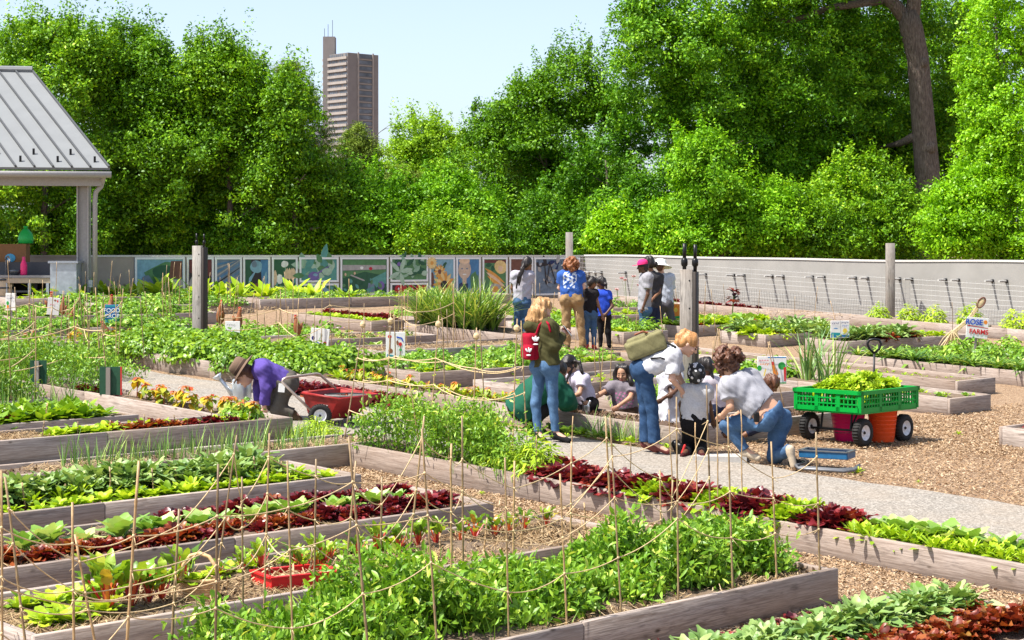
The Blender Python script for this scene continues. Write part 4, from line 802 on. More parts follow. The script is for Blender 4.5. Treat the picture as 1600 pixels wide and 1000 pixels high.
class Pan:
    def __init__(s, name, label, x0, x1, y0=402, y1=461, bg='dgreen'):
        t0, t1 = wall_t(x0), wall_t(x1); c = ma+mdir*((t0+t1)/2); d = c.y
        s.w = t1-t0; zt = CAMH-(y0-HORY)/FPX*d; zb = CAMH-(y1-HORY)/FPX*d; s.h = zt-zb
        s.root = empty(name, c+mn*.012+Vector((0, 0, zb)), label, 'painting', 'painted panels along the wall', math.atan2(mdir.y, mdir.x)); s.k = 0; s.g = random.Random(int(x0))
        m = MB(); m.box((0, 0, s.h/2), (s.w, .02, s.h)); m.build('board', PD[bg], s.root)
        m = MB(); f = .05
        for sx in (-1, 1): m.box((sx*(s.w/2-f/2), -.018, s.h/2), (f, .016, s.h))
        for z in (f/2, s.h-f/2): m.box((0, -.018, z), (s.w-2*f, .016, f))
        m.build('frame', FRAME, s.root); s.items = {}
    def poly(s, pts, col):                        # pts in 0..1
        s.k += 1; y = -.0115-.0006*s.k; m = s.items.setdefault(col, MB())
        m.prism([((px-.5)*s.w, y, pz*s.h) for px, pz in pts], (0, .0007*0+.0016, 0))
    def blob(s, cx, cz, rx, rz, col, rot=0, n=14, j=.1):
        pts = []
        for i in range(n):
            a = 2*PI*i/n; r = 1+s.g.uniform(-j, j); x = math.cos(a)*rx*r; z = math.sin(a)*rz*r
            pts.append((cx+x*math.cos(rot)-z*math.sin(rot)*s.h/s.w, cz+(x*math.sin(rot)*s.w/s.h+z*math.cos(rot))))
        s.poly(pts, col)
    def leaf(s, cx, cz, L, W, rot, col): 
        a = s.w/s.h; pts = []
        for t, w_ in ((0, 0), (.25, .8), (.5, 1), (.75, .7), (1, 0), (.75, -.7), (.5, -1), (.25, -.8)):
            x = t*L; z = w_*W/2; pts.append((cx+(x*math.cos(rot)-z*math.sin(rot))/s.w, cz+(x*math.sin(rot)+z*math.cos(rot))/s.h))
        s.poly(pts, col)
    def foliage(s, n, cols, L=.22, x=(0.05, .95), z=(.05, .95)):
        for _ in range(n): s.leaf(s.g.uniform(*x)*.86+.04, s.g.uniform(*z)*.8+.08, L*s.g.uniform(.6, 1.2), L*s.g.uniform(.3, .5), s.g.uniform(-.4, 3.5), s.g.choice(cols))
    def done(s):
        for c, m in s.items.items(): m.build('painted_'+{'sky': 'sky', 'dark': 'shade'}.get(c, 'shape'), PD[c], s.root)
PL = 'painted panel on the low wall of '
p = Pan('mural_panel', PL+'blue sky over a dark hill and grey path', 210, 288, bg='sky'); p.poly([(.3, .25), (.95, .3), (.95, .85), (.6, .88), (.35, .72), (.18, .6)], 'green'); p.blob(.55, .62, .22, .18, 'dgreen'); p.poly([(.68, .45), (.95, .42), (.95, .9), (.72, .9)], 'brown'); p.poly([(.3, .05), (.96, .05), (.96, .4), (.6, .42), (.6, .3), (.34, .3)], 'grey'); p.blob(.24, .22, .14, .3, 'slate'); p.blob(.24, .15, .07, .22, 'navy'); p.done()
p = Pan('mural_panel', PL+'a dark brown shape above a pale boulder', 291, 333, bg='dark'); p.blob(.4, .3, .3, .25, 'grey'); p.poly([(.5, .5), (.95, .5), (.95, .93), (.1, .93), (.1, .6)], 'maroon'); p.done()
p = Pan('mural_panel', PL+'slanting blue grey planks', 335, 377, bg='slate')
for i in range(9): p.poly([(.06, .1*i-.02 if i else .03), (.94, min(.95, .1*i+.42)), (.94, min(.95, .1*i+.44)), (.06, .1*i+.03)], 'dark' if i == 3 else ('grey' if i % 2 else 'blue'))
p.done()
p = Pan('mural_panel', PL+'a pale watering can pouring water', 379, 421, bg='dark'); p.poly([(.05, .05), (.35, .05), (.3, .93), (.05, .93)], 'dgreen'); p.poly([(.72, .05), (.95, .05), (.95, .93), (.65, .93)], 'blue'); p.blob(.5, .75, .22, .16, 'sky'); p.blob(.42, .82, .1, .09, 'slate'); p.poly([(.42, .62), (.5, .66), (.3, .38), (.2, .3), (.22, .45)], 'sky'); p.blob(.5, .2, .09, .12, 'brown'); p.leaf(.75, .1, .5, .1, 1.4, 'sky'); p.done()
p = Pan('mural_panel', PL+'white and cream flowers on dark green', 424, 464, bg='dgreen'); p.blob(.5, .82, .14, .09, 'white'); p.poly([(.51, .3), (.54, .3), (.54, .75), (.51, .75)], 'sage')
for x in (.58, .7, .82, .9): p.leaf(x-.02, .38, .32, .13, 1.2+x*.5, 'peach')
p.blob(.3, .42, .13, .13, 'white'); p.blob(.12, .45, .08, .2, 'peach'); p.foliage(8, ['green', 'teal'], .2, z=(0, .3)); p.done()
p = Pan('mural_panel', PL+'a purple kohlrabi among big pale leaves', 467, 528, y1=441, bg='teal'); p.foliage(26, ['pale', 'sage', 'teal', 'green'], .42); p.blob(.36, .25, .14, .18, 'purple'); p.blob(.4, .3, .06, .06, 'sky'); p.leaf(.4, .3, .5, .05, .5, 'purple'); p.blob(.7, .42, .13, .16, 'pale'); p.done()
p = Pan('mural_panel', PL+'dark teal leaves, low beneath the kohlrabi', 467, 528, 443, 462, bg='dgreen'); p.foliage(14, ['teal', 'green', 'sky'], .25); p.done()
p = Pan('mural_panel', PL+'a dark landscape with two dots', 531, 606, bg='dgreen'); p.poly([(.05, .8), (.95, .78), (.95, .93), (.05, .93)], 'green'); p.poly([(.05, .65), (.95, .68), (.95, .79), (.05, .8)], 'grey'); p.poly([(.05, .45), (.5, .62), (.95, .5), (.95, .67), (.05, .64)], 'green'); p.poly([(.6, .4), (.95, .62), (.95, .3), (.75, .2)], 'teal'); p.blob(.44, .72, .035, .04, 'white'); p.blob(.63, .7, .035, .045, 'red'); p.poly([(.2, .52), (.5, .36), (.5, .4), (.22, .55)], 'grey'); p.poly([(.55, .05), (.72, .05), (.7, .3), (.58, .32)], 'slate'); p.blob(.85, .25, .07, .12, 'purple'); p.foliage(16, ['dgreen', 'teal', 'green'], .2, z=(0, .45)); p.blob(.1, .55, .02, .04, 'peach'); p.blob(.29, .58, .02, .04, 'peach'); p.done()
p = Pan('mural_panel', PL+'sage green leaves with a purple flower', 609, 668, y1=440, bg='green'); p.foliage(34, ['sage', 'green', 'pale', 'dgreen'], .3); p.blob(.22, .72, .05, .09, 'purple'); 
for r_ in (.2, 1.2, 2.4, 3.6, 5): p.leaf(.25, .4, .4, .13, r_, 'pale')
p.done()
p = Pan('mural_panel', PL+'crimson petals, low beneath the sage leaves', 609, 668, 442, 462, bg='dark')
for x in (.2, .36, .55, .75, .9): p.blob(x, .5, .09, .35, 'red')
p.blob(.22, .55, .02, .1, 'white'); p.blob(.58, .5, .02, .1, 'white'); p.done()
p = Pan('mural_panel', PL+'orange sunflowers against pale sky', 670, 710, bg='sky')
def sunf(cx, cz, r, c1, c2):
    for i in range(14): p.leaf(cx, cz, r, r*.34, i*2*PI/14, c1 if i % 2 else 'yellow')
    p.blob(cx, cz, r*.3/p.w, r*.3/p.h, c2)
p.foliage(6, ['dgreen'], .2, z=(.6, .95)); p.blob(.1, .4, .08, .2, 'brown'); sunf(.4, .62, .2, 'orange', 'brown'); sunf(.56, .28, .36, 'orange', 'dark'); sunf(.08, .85, .18, 'yellow', 'orange'); p.done()
p = Pan('mural_panel', PL+'the face of a smiling child on blue', 712, 750, bg='blue'); p.blob(.75, .35, .18, .3, 'green', j=.2); p.poly([(.1, .03), (.5, .03), (.48, .3), (.32, .36), (.12, .3)], 'navy'); p.poly([(.26, .3), (.42, .3), (.42, .48), (.26, .48)], 'skin'); p.blob(.34, .68, .26, .27, 'skin', j=.03); p.blob(.34, .9, .22, .07, 'peach'); p.blob(.24, .7, .04, .02, 'slate', j=0); p.blob(.44, .7, .04, .02, 'slate', j=0); p.blob(.34, .55, .08, .018, 'white', j=0); p.blob(.34, .63, .02, .03, 'peach', j=0); p.blob(.75, .1, .2, .1, 'grey'); p.done()
p = Pan('mural_panel', PL+'carrots and a halved pale squash', 753, 792, bg='green'); p.poly([(.05, .85), (.95, .85), (.95, .93), (.05, .93)], 'maroon'); p.foliage(10, ['dgreen', 'green'], .25)
for k in range(3): p.leaf(.08+.05*k, .72-.1*k, .8, .11, -.55-.03*k, 'orange' if k != 1 else 'peach')
p.blob(.72, .74, .25, .18, 'yellow', rot=-.4, j=.03); p.blob(.72, .7, .1, .08, 'peach', rot=-.4); p.blob(.5, .14, .28, .16, 'grey'); p.blob(.5, .14, .14, .1, 'orange'); p.done()
p = Pan('mural_panel', PL+'dark brown earth behind the braided woman', 795, 832, bg='brown'); p.blob(.6, .4, .3, .35, 'maroon'); p.blob(.5, .1, .3, .06, 'green'); p.done()
p = Pan('mural_panel', PL+'white frosty leaves on dark blue', 834, 905, bg='slate'); p.foliage(40, ['dark', 'navy', 'slate', 'grey'], .28); p.foliage(16, ['grey', 'white', 'slate'], .12)
for x, r_ in ((.2, .3), (.3, -.2), (.33, .9)): p.leaf(x, .93, .7, .04, -1.3-r_*.5, 'dark')
p.done()
# ---------------------------------------------------------------- wooden posts
BLK = plain('black_iron', (.012, .012, .013), .35, .2)
def post(label, px, py_base, py_top, wpx, d, kind_='plain', wide=1.0):
    p0 = at(px, py_base, d); x, y = p0.x, p0.y; z0 = float(gz(x, y)); zt = at(px, py_top, d).z; w = wpx*d/FPX
    root = empty('wooden_post', (x, y, z0), label, 'post', rz=R(-20) if kind_ != 'plain' else 0); h = zt-z0; a = .72
    def pole(x0, x1, y0, y1, h0, h1, mat, nm='post_beam'):
        vs = [Vector((xx, yy, zz)) for zz in (h0, h1) for xx, yy in ((x0, y0), (x1, y0), (x1, y1), (x0, y1))]
        o = npobj(nm, vs, [(3,2,1,0),(4,5,6,7),(0,1,5,4),(1,2,6,5),(2,3,7,6),(3,0,4,7)], mat, root, gattr=[(v.z+x, v.x, v.y) for v in vs]); return bevel(o, .006, 1)
    if kind_ == 'plain': pole(-w/2, w/2, -w/2, w/2, -.3, h, POSTW)
    else:
        pole(-w*.5, w*.28, -w*.35, w*.35, -.3, h, POSTW); pole(w*.30, w*.5, -w*.33, w*.37, -.3, h-.03, plain('dark_timber', (.035, .027, .022), .6))
        for sx, hh in ((-.3*w, kind_), (.36*w, kind_*.96)):
            m = MB(); q_ = hh/.34; m.tube([(sx, 0, h-.03), (sx, 0, h+hh*.45)], .026*q_, 10); m.tube([(sx, 0, h+.04*q_), (sx, 0, h+.06*q_), (sx, 0, h+.12*q_), (sx, 0, h+.15*q_)], [.032*q_, .044*q_, .044*q_, .03*q_], 10); m.tube([(sx, 0, h+hh*.4), (sx, 0, h+hh)], .024*q_, 10)
            m.build('pipe_fitting', BLK, root, smooth=True)
        m = MB()
        for k in range(5): m.tube([(w*.1, -w*.36, h*.12+k*h*.2), (w*.1, -w*.33, h*.12+k*h*.2)], .012, 6)
        m.build('bolt', BLK, root)
    return root
post('grey wooden post with two stubby black pipe ends, at left', 312.5, 548, 384, 20, 29.8, .2); post('grey wooden post with two tall black pipe fittings, in the middle', 1077, 640, 421, 26, 24.0, .34)
post('slim plain wooden post behind the blue shirted woman', 889.5, 480, 363, 11, 47.0); post('slim plain wooden post in front of the right grey wall', 1391, 495, 380, 12.5, 43.0)
# ---------------------------------------------------------------- pavilion with sink bench
ROOF = plain('roof_metal', (.19, .20, .205), .55, 0, var=.05, sc=2); ROOFD = plain('roof_seam', (.07, .075, .08), .5, 0); TRIM = plain('trim_paint', (.36, .345, .335), .5); GALV = plain('galvanised', (.38, .42, .47), .42, .55, var=.2, sc=7)
def pavilion():
    d = 41.; pc = at(131, 475, d); root = empty('pavilion', (pc.x, pc.y, float(gz(pc.x, pc.y))), 'open pavilion with a grey standing seam metal roof at left', 'pavilion')
    o = root.location
    E1 = at(172, 266, 40.6)-o; e = Vector((-.985, -.17, 0)); E0 = E1+e*7; R1 = at(51, 114, 44.4)-o; sl_ = R1-E1; R0 = R1+e*7
    m = MB(); nn = (E0-E1).cross(sl_).normalized(); nn = nn if nn.z > 0 else -nn
    m.prism([E0, E1, R1, R0], nn*.06); m.build('roof_sheet', ROOF, root)
    m = MB(); sp = .40
    for k in range(0, 18):
        a = E1+e*(.02+k*sp); a2 = a+sl_; s = e*.02
        m.prism([a-s+nn*.06, a+s+nn*.06, a2+s+nn*.06, a2-s+nn*.06], nn*.05)
    m.build('roof_seam', ROOFD, root)
    m = MB(); m.tube([R1+nn*.08, R0+nn*.08], .09, 8); m.build('ridge_cap', ROOF, root)
    m = MB()
    for k in range(17):
        for t in ((.06, .13)[k % 2],):
            a = E1+e*(.22+k*sp)+sl_*t+nn*.06; m.box(a+nn*.05, (.05, .04, .14), RZ(.2))
    m.build('snow_guard', BLK, root)
    # far slope so that the roof is a real gable
    m = MB(); back = Vector((sl_.x, sl_.y, -sl_.z)); m.prism([R0, R1, R1+back, R0+back], nn*.0+Vector((0, 0, .06))); m.build('back_roof_sheet', ROOF, root)
    # gutter, beam, post, downpipe
    m = MB(); f = Vector((.17, -.985, 0)); gut = [E1+Vector((.03, 0, -.10))-f*0, E0+Vector((0, 0, -.10))]
    m.tube([gut[0]+f*.06, gut[1]+f*.06], .07, 10); m.build('gutter', TRIM, root, smooth=True)
    m = MB(); c = (E1+E0)/2-f*.35+Vector((0, 0, -.24)); m.box(c+e*.15, (6.9, .2, .2), RZ(math.atan2(e.y, e.x))); m.build('eave_beam', TRIM, root)
    zt = E1.z-.14
    m = MB()
    for sx in (-.12, .12): m.box((sx, 0, zt/2), (.025, .26, zt))
    m.box((0, 0, zt/2), (.22, .03, zt)); m.build('post', TRIM, root)
    m = MB(); x = .26; m.tube([gut[0]+f*.06+Vector((-.15, 0, 0)), Vector((.42, -.05, zt-.12)), Vector((.40, -.05, zt-.2)), Vector((x+.02, -.05, zt-.33)), Vector((x, -.05, zt-.5)), Vector((x, -.05, .05))], .055, 10); m.build('downpipe', TRIM, root, smooth=True)
    for xx in (-7.0,):
        m = MB(); m.box((xx, -1.2, zt/2), (.24, .26, zt)); m.build('post', TRIM, root)
    m = MB(); m.box((.18, -.1, .45), (.09, .09, .16)); m.build('tap_box', GALV, root)
    return root
pavilion()
def sink_bench():
    d = 40.6; p0 = at(101, 475, d); root = empty('sink_bench', (p0.x, p0.y, float(gz(p0.x, p0.y))), 'long dark sink bench beside a grey metal trough under the pavilion', 'sink')
    z = at(0, 432, d).z-root.location.z; zt = at(0, 411, d).z-root.location.z; DM = plain('bench_metal', (.07, .075, .085), .45, .4); WD = plain('bench_wood', (.40, .33, .25), .7)
    m = MB(); m.box((-1.65, .25, z), (2.7, .7, .05)); m.build('bench_top', plain('bench_top', (.26, .26, .27), .4, .3), root)
    m = MB(); m.box((-1.65, .58, (z+zt)/2+.02), (2.7, .03, zt-z)); m.build('splash_back', DM, root)
    m = MB(); m.box((-1.65, -.06, z-.09), (2.7, .04, .11)); m.build('apron', WD, root)
    for xx in (-2.6, -1.9, -1.28, -.76, -.36):
        for yy in (-.05, .5):
            m = MB(); m.box((xx, yy, z/2-.08), (.06, .06, z-.12)); m.build('leg', GALV if yy < 0 else DM, root)
    m = MB(); m.box((-1.65, .22, .28), (2.5, .5, .04)); m.build('shelf', DM, root)
    m = MB(); m.box((-1.65, .6, z/2-.05), (2.6, .03, z-.15)); m.build('back_panel', plain('bench_dark', (.03, .025, .02), .9), root)
    m = MB(); q = [(-1.42, .45, z), (-1.42, .45, z+.34), (-1.40, .4, z+.42), (-1.33, .3, z+.44), (-1.27, .2, z+.38), (-1.27, .18, z+.30)]; m.tube(q, .022, 8); m.build('tap', plain('chrome', (.6, .6, .6), .2, .9), root, smooth=True)
    r2 = empty('metal_trough', root.location, 'blue grey galvanised trough cabinet at the end of the sink bench', 'trough'); zz = zt+.0
    m = MB(); m.box((0, .25, zz/2), (.58, .75, zz), taper=1.0); m.build('trough_body', GALV, r2); m = MB(); m.box((0, .25, zz+.022), (.66, .83, .05)); m.build('trough_rim', plain('trough_rim', (.33, .36, .41), .4, .5), r2)
    for bb in ((-3.1, .25), (-3.15, -.1)):
        pass
    r3 = empty('barrel', root.location+Vector((-1.42, .12, .02)), 'tan barrel stored below the sink bench', 'barrel'); m = MB(); m.lathe([(.2, 0), (.25, .2), (.25, .45), (.2, .62)], 18, closed=True); m.build('barrel_body', plain('barrel_tan', (.50, .40, .28), .6), r3, smooth=True); m = MB()
    for zz_ in (.12, .32, .5): m.lathe([(.255, zz_), (.262, zz_+.02), (.255, zz_+.04)], 18)
    m.build('hoop', DM, r3)
    b = root.location+Vector((-.93, .1, z+.026)); r4 = empty('water_bottle', b, 'bright pink drinking bottle standing on the sink bench', 'bottle'); m = MB(); m.lathe([(.07, 0), (.075, .04), (.075, .24), (.04, .32), (.035, .34)], 14, closed=True); m.build('bottle_body', plain('bottle_pink', (.75, .03, .16), .3), r4, smooth=True); m = MB(); m.lathe([(.036, .341), (.036, .40), (.03, .41)], 12, closed=True); m.build('bottle_cap', plain('bottle_cap', (.6, .05, .18), .4), r4)
    b = root.location+Vector((-1.2, .46, zt+.03)); r5 = empty('cardboard_box', b+Vector((-.35, .45, -.12)), 'brown cardboard box of blue and green things behind the sink', 'box'); m = MB(); m.box((0, 0, .24), (1.0, .35, .55)); m.build('box_body', plain('cardboard', (.24, .12, .05), .8), r5)
    m = MB(); 
    for k in (-.3, .15): m.ell((k, -.19, .2), (.12, .02, .1), 6)
    m.build('blue_print', plain('box_blue', (.08, .35, .55), .6), r5)
    r6 = empty('green_bag', b+Vector((.10, .45, .41)), 'shiny green bag on top of the cardboard box', 'bag'); m = MB(); m.lathe([(.17, 0), (.18, .1), (.15, .22), (.07, .32), (.02, .34)], 12, closed=True); m.build('bag_body', plain('bag_green', (.02, .42, .08), .35), r6, smooth=True)
    m = MB(); m.lathe([(.03, .335), (.05, .36), (.06, .39)], 8); m.build('bag_knot', plain('bag_green', (.02, .42, .08), .35), r6)
    r7 = empty('colander', root.location+Vector((-1.12, .12, z+.026)), 'small dark bowl beside the tap on the sink bench', 'bowl'); m = MB(); m.lathe([(.06, 0), (.12, .06), (.14, .12), (.13, .12), (.11, .06), (.05, .01)], 14); m.build('bowl_body', plain('bowl', (.1, .11, .12), .3, .6), r7, smooth=True)
sink_bench()
# ---------------------------------------------------------------- bamboo stakes and twine
def mk_bamboo():
    m, nt, b = nmat('bamboo'); v = vec(nt, (1, 1, 1)); f = noise(nt, vec(nt, (4, 4, 5)), 4, 4); oi = nt.nodes.new('ShaderNodeObjectInfo')
    c = ramp(nt, f, [(.3, (.26, .17, .08)), (.6, (.43, .31, .16))]); c2 = ramp(nt, oi.outputs['Random'], [(.0, (.38, .35, .33)), (.35, (.75, .74, .74)), (1, (1.1, 1.0, .9))])
    nt.links.new(mixc(nt, 1, c, c2, 'MULTIPLY'), b.inputs['Base Color']); b.inputs['Roughness'].default_value = .5; return m
BAM = mk_bamboo(); 
def bamboo(i):
    m = MB(); n = 8; pts = []; rs = []; g = random.Random(i)
    for k in range(n):
        z = k/(n-1); bx = g.uniform(-.004, .004); pts += [(bx, 0, z-.012), (bx, 0, z), (bx, 0, z+.012)] if 0 < k < n-1 else [(bx, 0, z)]; rs += [.92, 1.25, .92] if 0 < k < n-1 else [1]
    m.tube([(x, y, z) for x, y, z in pts], [r*.0064*(1.12-.25*p[2]) for r, p in zip(rs, pts)], 7); return m.mesh('bamboo_stake', BAM, True)
BM = [bamboo(i) for i in range(4)]
def stake(p0, p1, label, group, r=1.):
    o = bpy.data.objects.new('bamboo_stake', random.choice(BM)); COL.objects.link(o); d = p1-p0; q = d.to_track_quat('Z', 'Y'); o.rotation_mode = 'QUATERNION'; o.rotation_quaternion = q
    o.location = p0; o.scale = (r, r, d.length); return tag(o, label, 'stake', group)
def col_v(px, v):
    X = (px-800)/FPX; return v*(X*VA[1]-VA[0])/(UB[0]-X*UB[1])
def col_u(px, u):
    X = (px-800)/FPX; return u*(UB[0]-X*UB[1])/(X*VA[1]-VA[0])
TW = leafmat('twine', [(0, (.45, .31, .15)), (1, (.70, .53, .30))], trans=.05, rough=.9, spec=.05); 
def twine(pts, sag, label, group, r=.0034, knots=True):
    m = MB(); path = []
    for a, b in zip(pts[:-1], pts[1:]):
        a = Vector(a); b = Vector(b); s = sag*random.uniform(.4, 1.3)
        for k in range(8):
            t = k/8; q = a.lerp(b, t); q.z -= s*4*t*(1-t); path.append(q)
    path.append(Vector(pts[-1])); m.tube(path, r, 5)
    if knots:
        for q in pts: m.ell(q, (.008, .008, .009), 4); d = Vector((random.uniform(-.05, .05), -.02, -random.uniform(.01, .06))); m.tube([Vector(q), Vector(q)+d], [r*.9, r*.4], 4)
    return tag(m.build('twine', plain('twine_plain', (.58, .43, .24), .9, var=.25, sc=60), None, True), label, 'twine', group)
def trellis(tops_feet, v, where, group, h0=.17, levels=((.36,), (.62,), (.86,)), sag=.05, dv=.0, u=None):
    L_ = []
    for (tx, ty), fx in tops_feet:
        if u is None: uu = col_v(fx, v); f = P(uu, v, h0)
        else: f = P(u, col_u(fx, u), h0)
        t = at(tx, ty, f.y+dv*1.0); f = f-(t-f).normalized()*.12
        if (t-f).length < 2.4: stake(f, t, 'tan bamboo stake '+where, group, random.uniform(.85, 1.2)); L_.append((f, t, fx))
    L_.sort(key=lambda q: q[2])
    return L_
FR = [((1275, 675), 1281), ((1205, 690), 1214), ((1137, 650), 1145), ((1057, 620), 1060), ((953, 650), 971), ((875, 740), 886), ((789, 715), 795), ((659, 670), 684), ((545, 683), 578), ((449, 720), 459), ((341, 725), 335), ((217, 720), 190), ((113, 785), 117), ((3, 735), 3)]
BR_ = [((1104, 602), 1112), ((1051, 750), 1046), ((1031, 735), 1034), ((946, 650), 959), ((893, 690), 891), ((804, 720), 801), ((722, 650), 724), ((705, 693), 705), ((663, 650), 629), ((597, 745), 593), ((556, 720), 533), ((494, 717), 490), ((421, 677), 411), ((378, 745), 380), ((370, 680), 322), ((280, 795), 267), ((8, 745), 48), ((117, 835), 157)]
fr = trellis(FR, 7.22, 'in the front row of the nearest bed', 'front row stakes of the nearest bed'); br = trellis(BR_, 8.04, 'in the back row of the nearest bed', 'back row stakes of the nearest bed')
NM = {0: 'lowest', 1: 'middle', 2: 'upper', 3: 'topmost'}
def strings(L_, zs, where, group, sag=.05, r=.0034, lo=.07):
    for i, hh in enumerate(zs):
        pts = []
        for f, t, _ in L_:
            k = hh+random.uniform(-lo, lo)
            if k < .97: pts.append(f.lerp(t, min(k, .95))+Vector((0, -.008, 0)))
        if len(pts) > 1: twine(pts, sag, NM[i]+' run of sagging tan twine '+where, group, r)
strings(fr, (.40, .60, .80), 'along the front row of stakes in the nearest bed', 'twine of the nearest bed', .032, .0032); strings(br, (.50, .68, .86), 'along the back row of stakes in the nearest bed', 'twine of the nearest bed', .03, .0032)
# cross strings between the two rows at the left end
for k in range(5):
    a = fr[k]; b = br[min(k+1, len(br)-1)]; twine([a[0].lerp(a[1], .62), b[0].lerp(b[1], .55)], .03, 'short tan twine tied across between the two stake rows', 'cross ties of the nearest bed')
TP = [((569, 495), 536), ((567, 494), 566), ((611, 488), 600), ((613, 490), 622), ((686, 493), 668), ((688, 494), 699), ((745, 512), 736), ((747, 513), 762), ((808, 498), 799), ((811, 499), 826)]
def frames(lst, u, uf, where, group):
    fa = []
    for j in range(0, len(lst), 2):
        (ta, fa_), (tb, fb_) = lst[j], lst[j+1]; f1 = P(u, col_u(fa_, u), .1); f2 = P(uf, col_u(fb_, uf), .1); dm = (f1.y+f2.y)/2
        t1 = at(ta[0], ta[1], dm); t2 = at(tb[0]+3, tb[1]+2, dm+.04)
        stake(f1, t1, 'leaning bamboo stake '+where, group); stake(f2, t2, 'leaning bamboo stake '+where, group); fa.append((f1, t1, fa_))
        m = MB(); m.ell(t1.lerp(f1, .06), (.03, .03, .035), 5); tag(m.build('twine_knot', plain('twine_plain', (.58, .43, .24), .9)), 'knot of tan twine binding two leaning stakes '+where, 'twine knot', 'knots '+where)
        fa.append((f2, t2, fb_))
    return fa
fa = frames(TP, 11.95, 12.25, 'of the teepee row in the long planter', 'teepee stakes of the long planter')
strings([q for q in fa[0::2]], (.30, .52, .70), 'linking the front legs of the teepee row', 'twine of the teepee row', .03, .005, .02); strings([q for q in fa[1::2]], (.30, .52, .70), 'linking the rear legs of the teepee row', 'twine of the teepee row', .03, .005, .02)
# single stakes in the long planter beside the lettuces
for px, py, fx in ((838, 680, 840), (1045, 640, 1052), (895, 650, 892), (1086, 660, 1090), (1120, 600, 1122), (1158, 640, 1160), (985, 690, 986), (700, 640, 702), (640, 600, 660)):
    f = P(11.85, col_u(fx, 11.85), .12); stake(f, at(px, py, f.y+.05), 'bamboo stake beside the lettuces of the long planter', 'stakes among the lettuces of the long planter', .9)
# short marker sticks
def sticks(rects, n, where, h=(.15, .3), base=.16):
    for (a, b, c, d) in rects:
        for i in range(n):
            f = P(a+(b-a)*(i+.5)/n+random.uniform(-.05, .05), random.uniform(c, d), base); stake(f, f+Vector((random.uniform(-.03, .03), random.uniform(-.03, .03), random.uniform(*h))), 'short wooden marker stick '+where, 'marker sticks '+where, 1.1)
sticks([(7.0, 10.3, 9.05, 9.2)], 9, 'in the chard bed'); sticks([(7.3, 10.2, 12.4, 12.6)], 8, 'in the kale bed'); sticks([(9.3, 12.2, 15.6, 15.7)], 7, 'in the L shaped lettuce planter', (.12, .22)); sticks([(8.8, 11.1, 16.7, 16.8)], 4, 'in front of the spinach', (.15, .25))
def lot(rects, n, h, where, base=.1, lean=.06):
    out = []
    for (a, b, c, d) in rects:
        for i in range(n):
            f = P(random.uniform(a, b), random.uniform(c, d), base); t = f+Vector((random.gauss(0, lean), random.gauss(0, lean), random.uniform(*h))); stake(f, t, 'thin bamboo stake '+where, 'thin stakes '+where, 1.0); out.append((f, t, f.x))
    out.sort(key=lambda q: q[2]); return out
a_ = lot([(8.8, 11.2, 18.4, 18.5), (8.8, 11.2, 19.1, 19.2), (9, 11.2, 20.3, 21.1), (11.95, 12.4, 18.6, 23)], 13, (.95, 1.35), 'in the pea beds at left'); strings(a_[::3], (.45, .75), 'strung through the pea beds at left', 'twine of the left pea beds', .04, .006)
a_ = lot([(12.8, 15.0, 21.6, 24.0)], 26, (.9, 1.3), 'by the gravel walk at left', .0); strings(a_[::2], (.5, .8), 'strung by the gravel walk at left', 'twine by the left walk', .04, .006)
lot([(15, 22, 26, 29), (18, 24.4, 30, 34)], 20, (.6, 1.0), 'in the far left beds'); lot([(21.5, 28, 33.5, 35.5)], 18, (.4, .75), 'below the mural', 0)
a_ = lot([(17.0, 22.5, 21.2, 23.6)], 20, (.7, 1.2), 'around the straw bed'); strings(a_[::3], (.45, .7), 'strung around the straw bed', 'twine of the straw bed', .04, .006)
lot([(22, 27, 20.5, 26)], 20, (.5, 1.0), 'near the group of standing people'); lot([(28, 36, 21, 30)], 18, (.5, .95), 'near the far wall corner'); lot([(29, 35.8, 15, 19.5)], 6, (.6, 1.0), 'at the right end of the garden'); lot([(17.3, 20.5, 14.4, 17.5)], 6, (.6, 1.0), 'behind the digging girls')
# teepee of three sticks behind the kneeling woman
for base_px, top in (((1105, 600), (1122, 515)), ((1122, 605), (1124, 514)), ((1140, 600), (1121, 513)), ((1184, 600), (1203, 535)), ((1215, 625), (1200, 534)), ((1226, 640), (1202, 533))):
    f = G(*base_px); stake(f, at(top[0], top[1], f.y), 'thin stick of a small teepee behind the curly haired woman', 'small teepee sticks', 1.0)
# ---------------------------------------------------------------- hand painted signs
PAPER = plain('sign_paper', (.74, .74, .72), .6, var=.04)
SC_ = {k: plain('ink_'+k, c, .6, var=.1) for k, c in dict(blue=(.03, .09, .45), navy=(.02, .03, .16), red=(.55, .03, .03), orange=(.75, .24, .03), green=(.03, .33, .06), black=(.03, .03, .03), brown=(.22, .09, .04), yellow=(.75, .55, .08), teal=(.02, .25, .30), sea=(.02, .18, .42), white=(.78, .78, .76), pink=(.65, .2, .25), grey=(.4, .4, .4)).items()}
def text_mesh(name, s, size, mat, parent, loc, bold=.0):
    c = bpy.data.curves.new(name, 'FONT'); c.body = s; c.size = size; c.align_x = 'CENTER'; c.align_y = 'CENTER'; c.extrude = .0015; c.offset = bold
    t = bpy.data.objects.new(name, c); COL.objects.link(t); bpy.context.view_layer.update()
    me = bpy.data.meshes.new_from_object(t.evaluated_get(bpy.context.evaluated_depsgraph_get())); bpy.data.objects.remove(t)
    me.materials.clear(); me.materials.append(mat); o = link(bpy.data.objects.new(name, me), parent); o.location = loc; o.rotation_euler = (R(90), 0, 0); return o
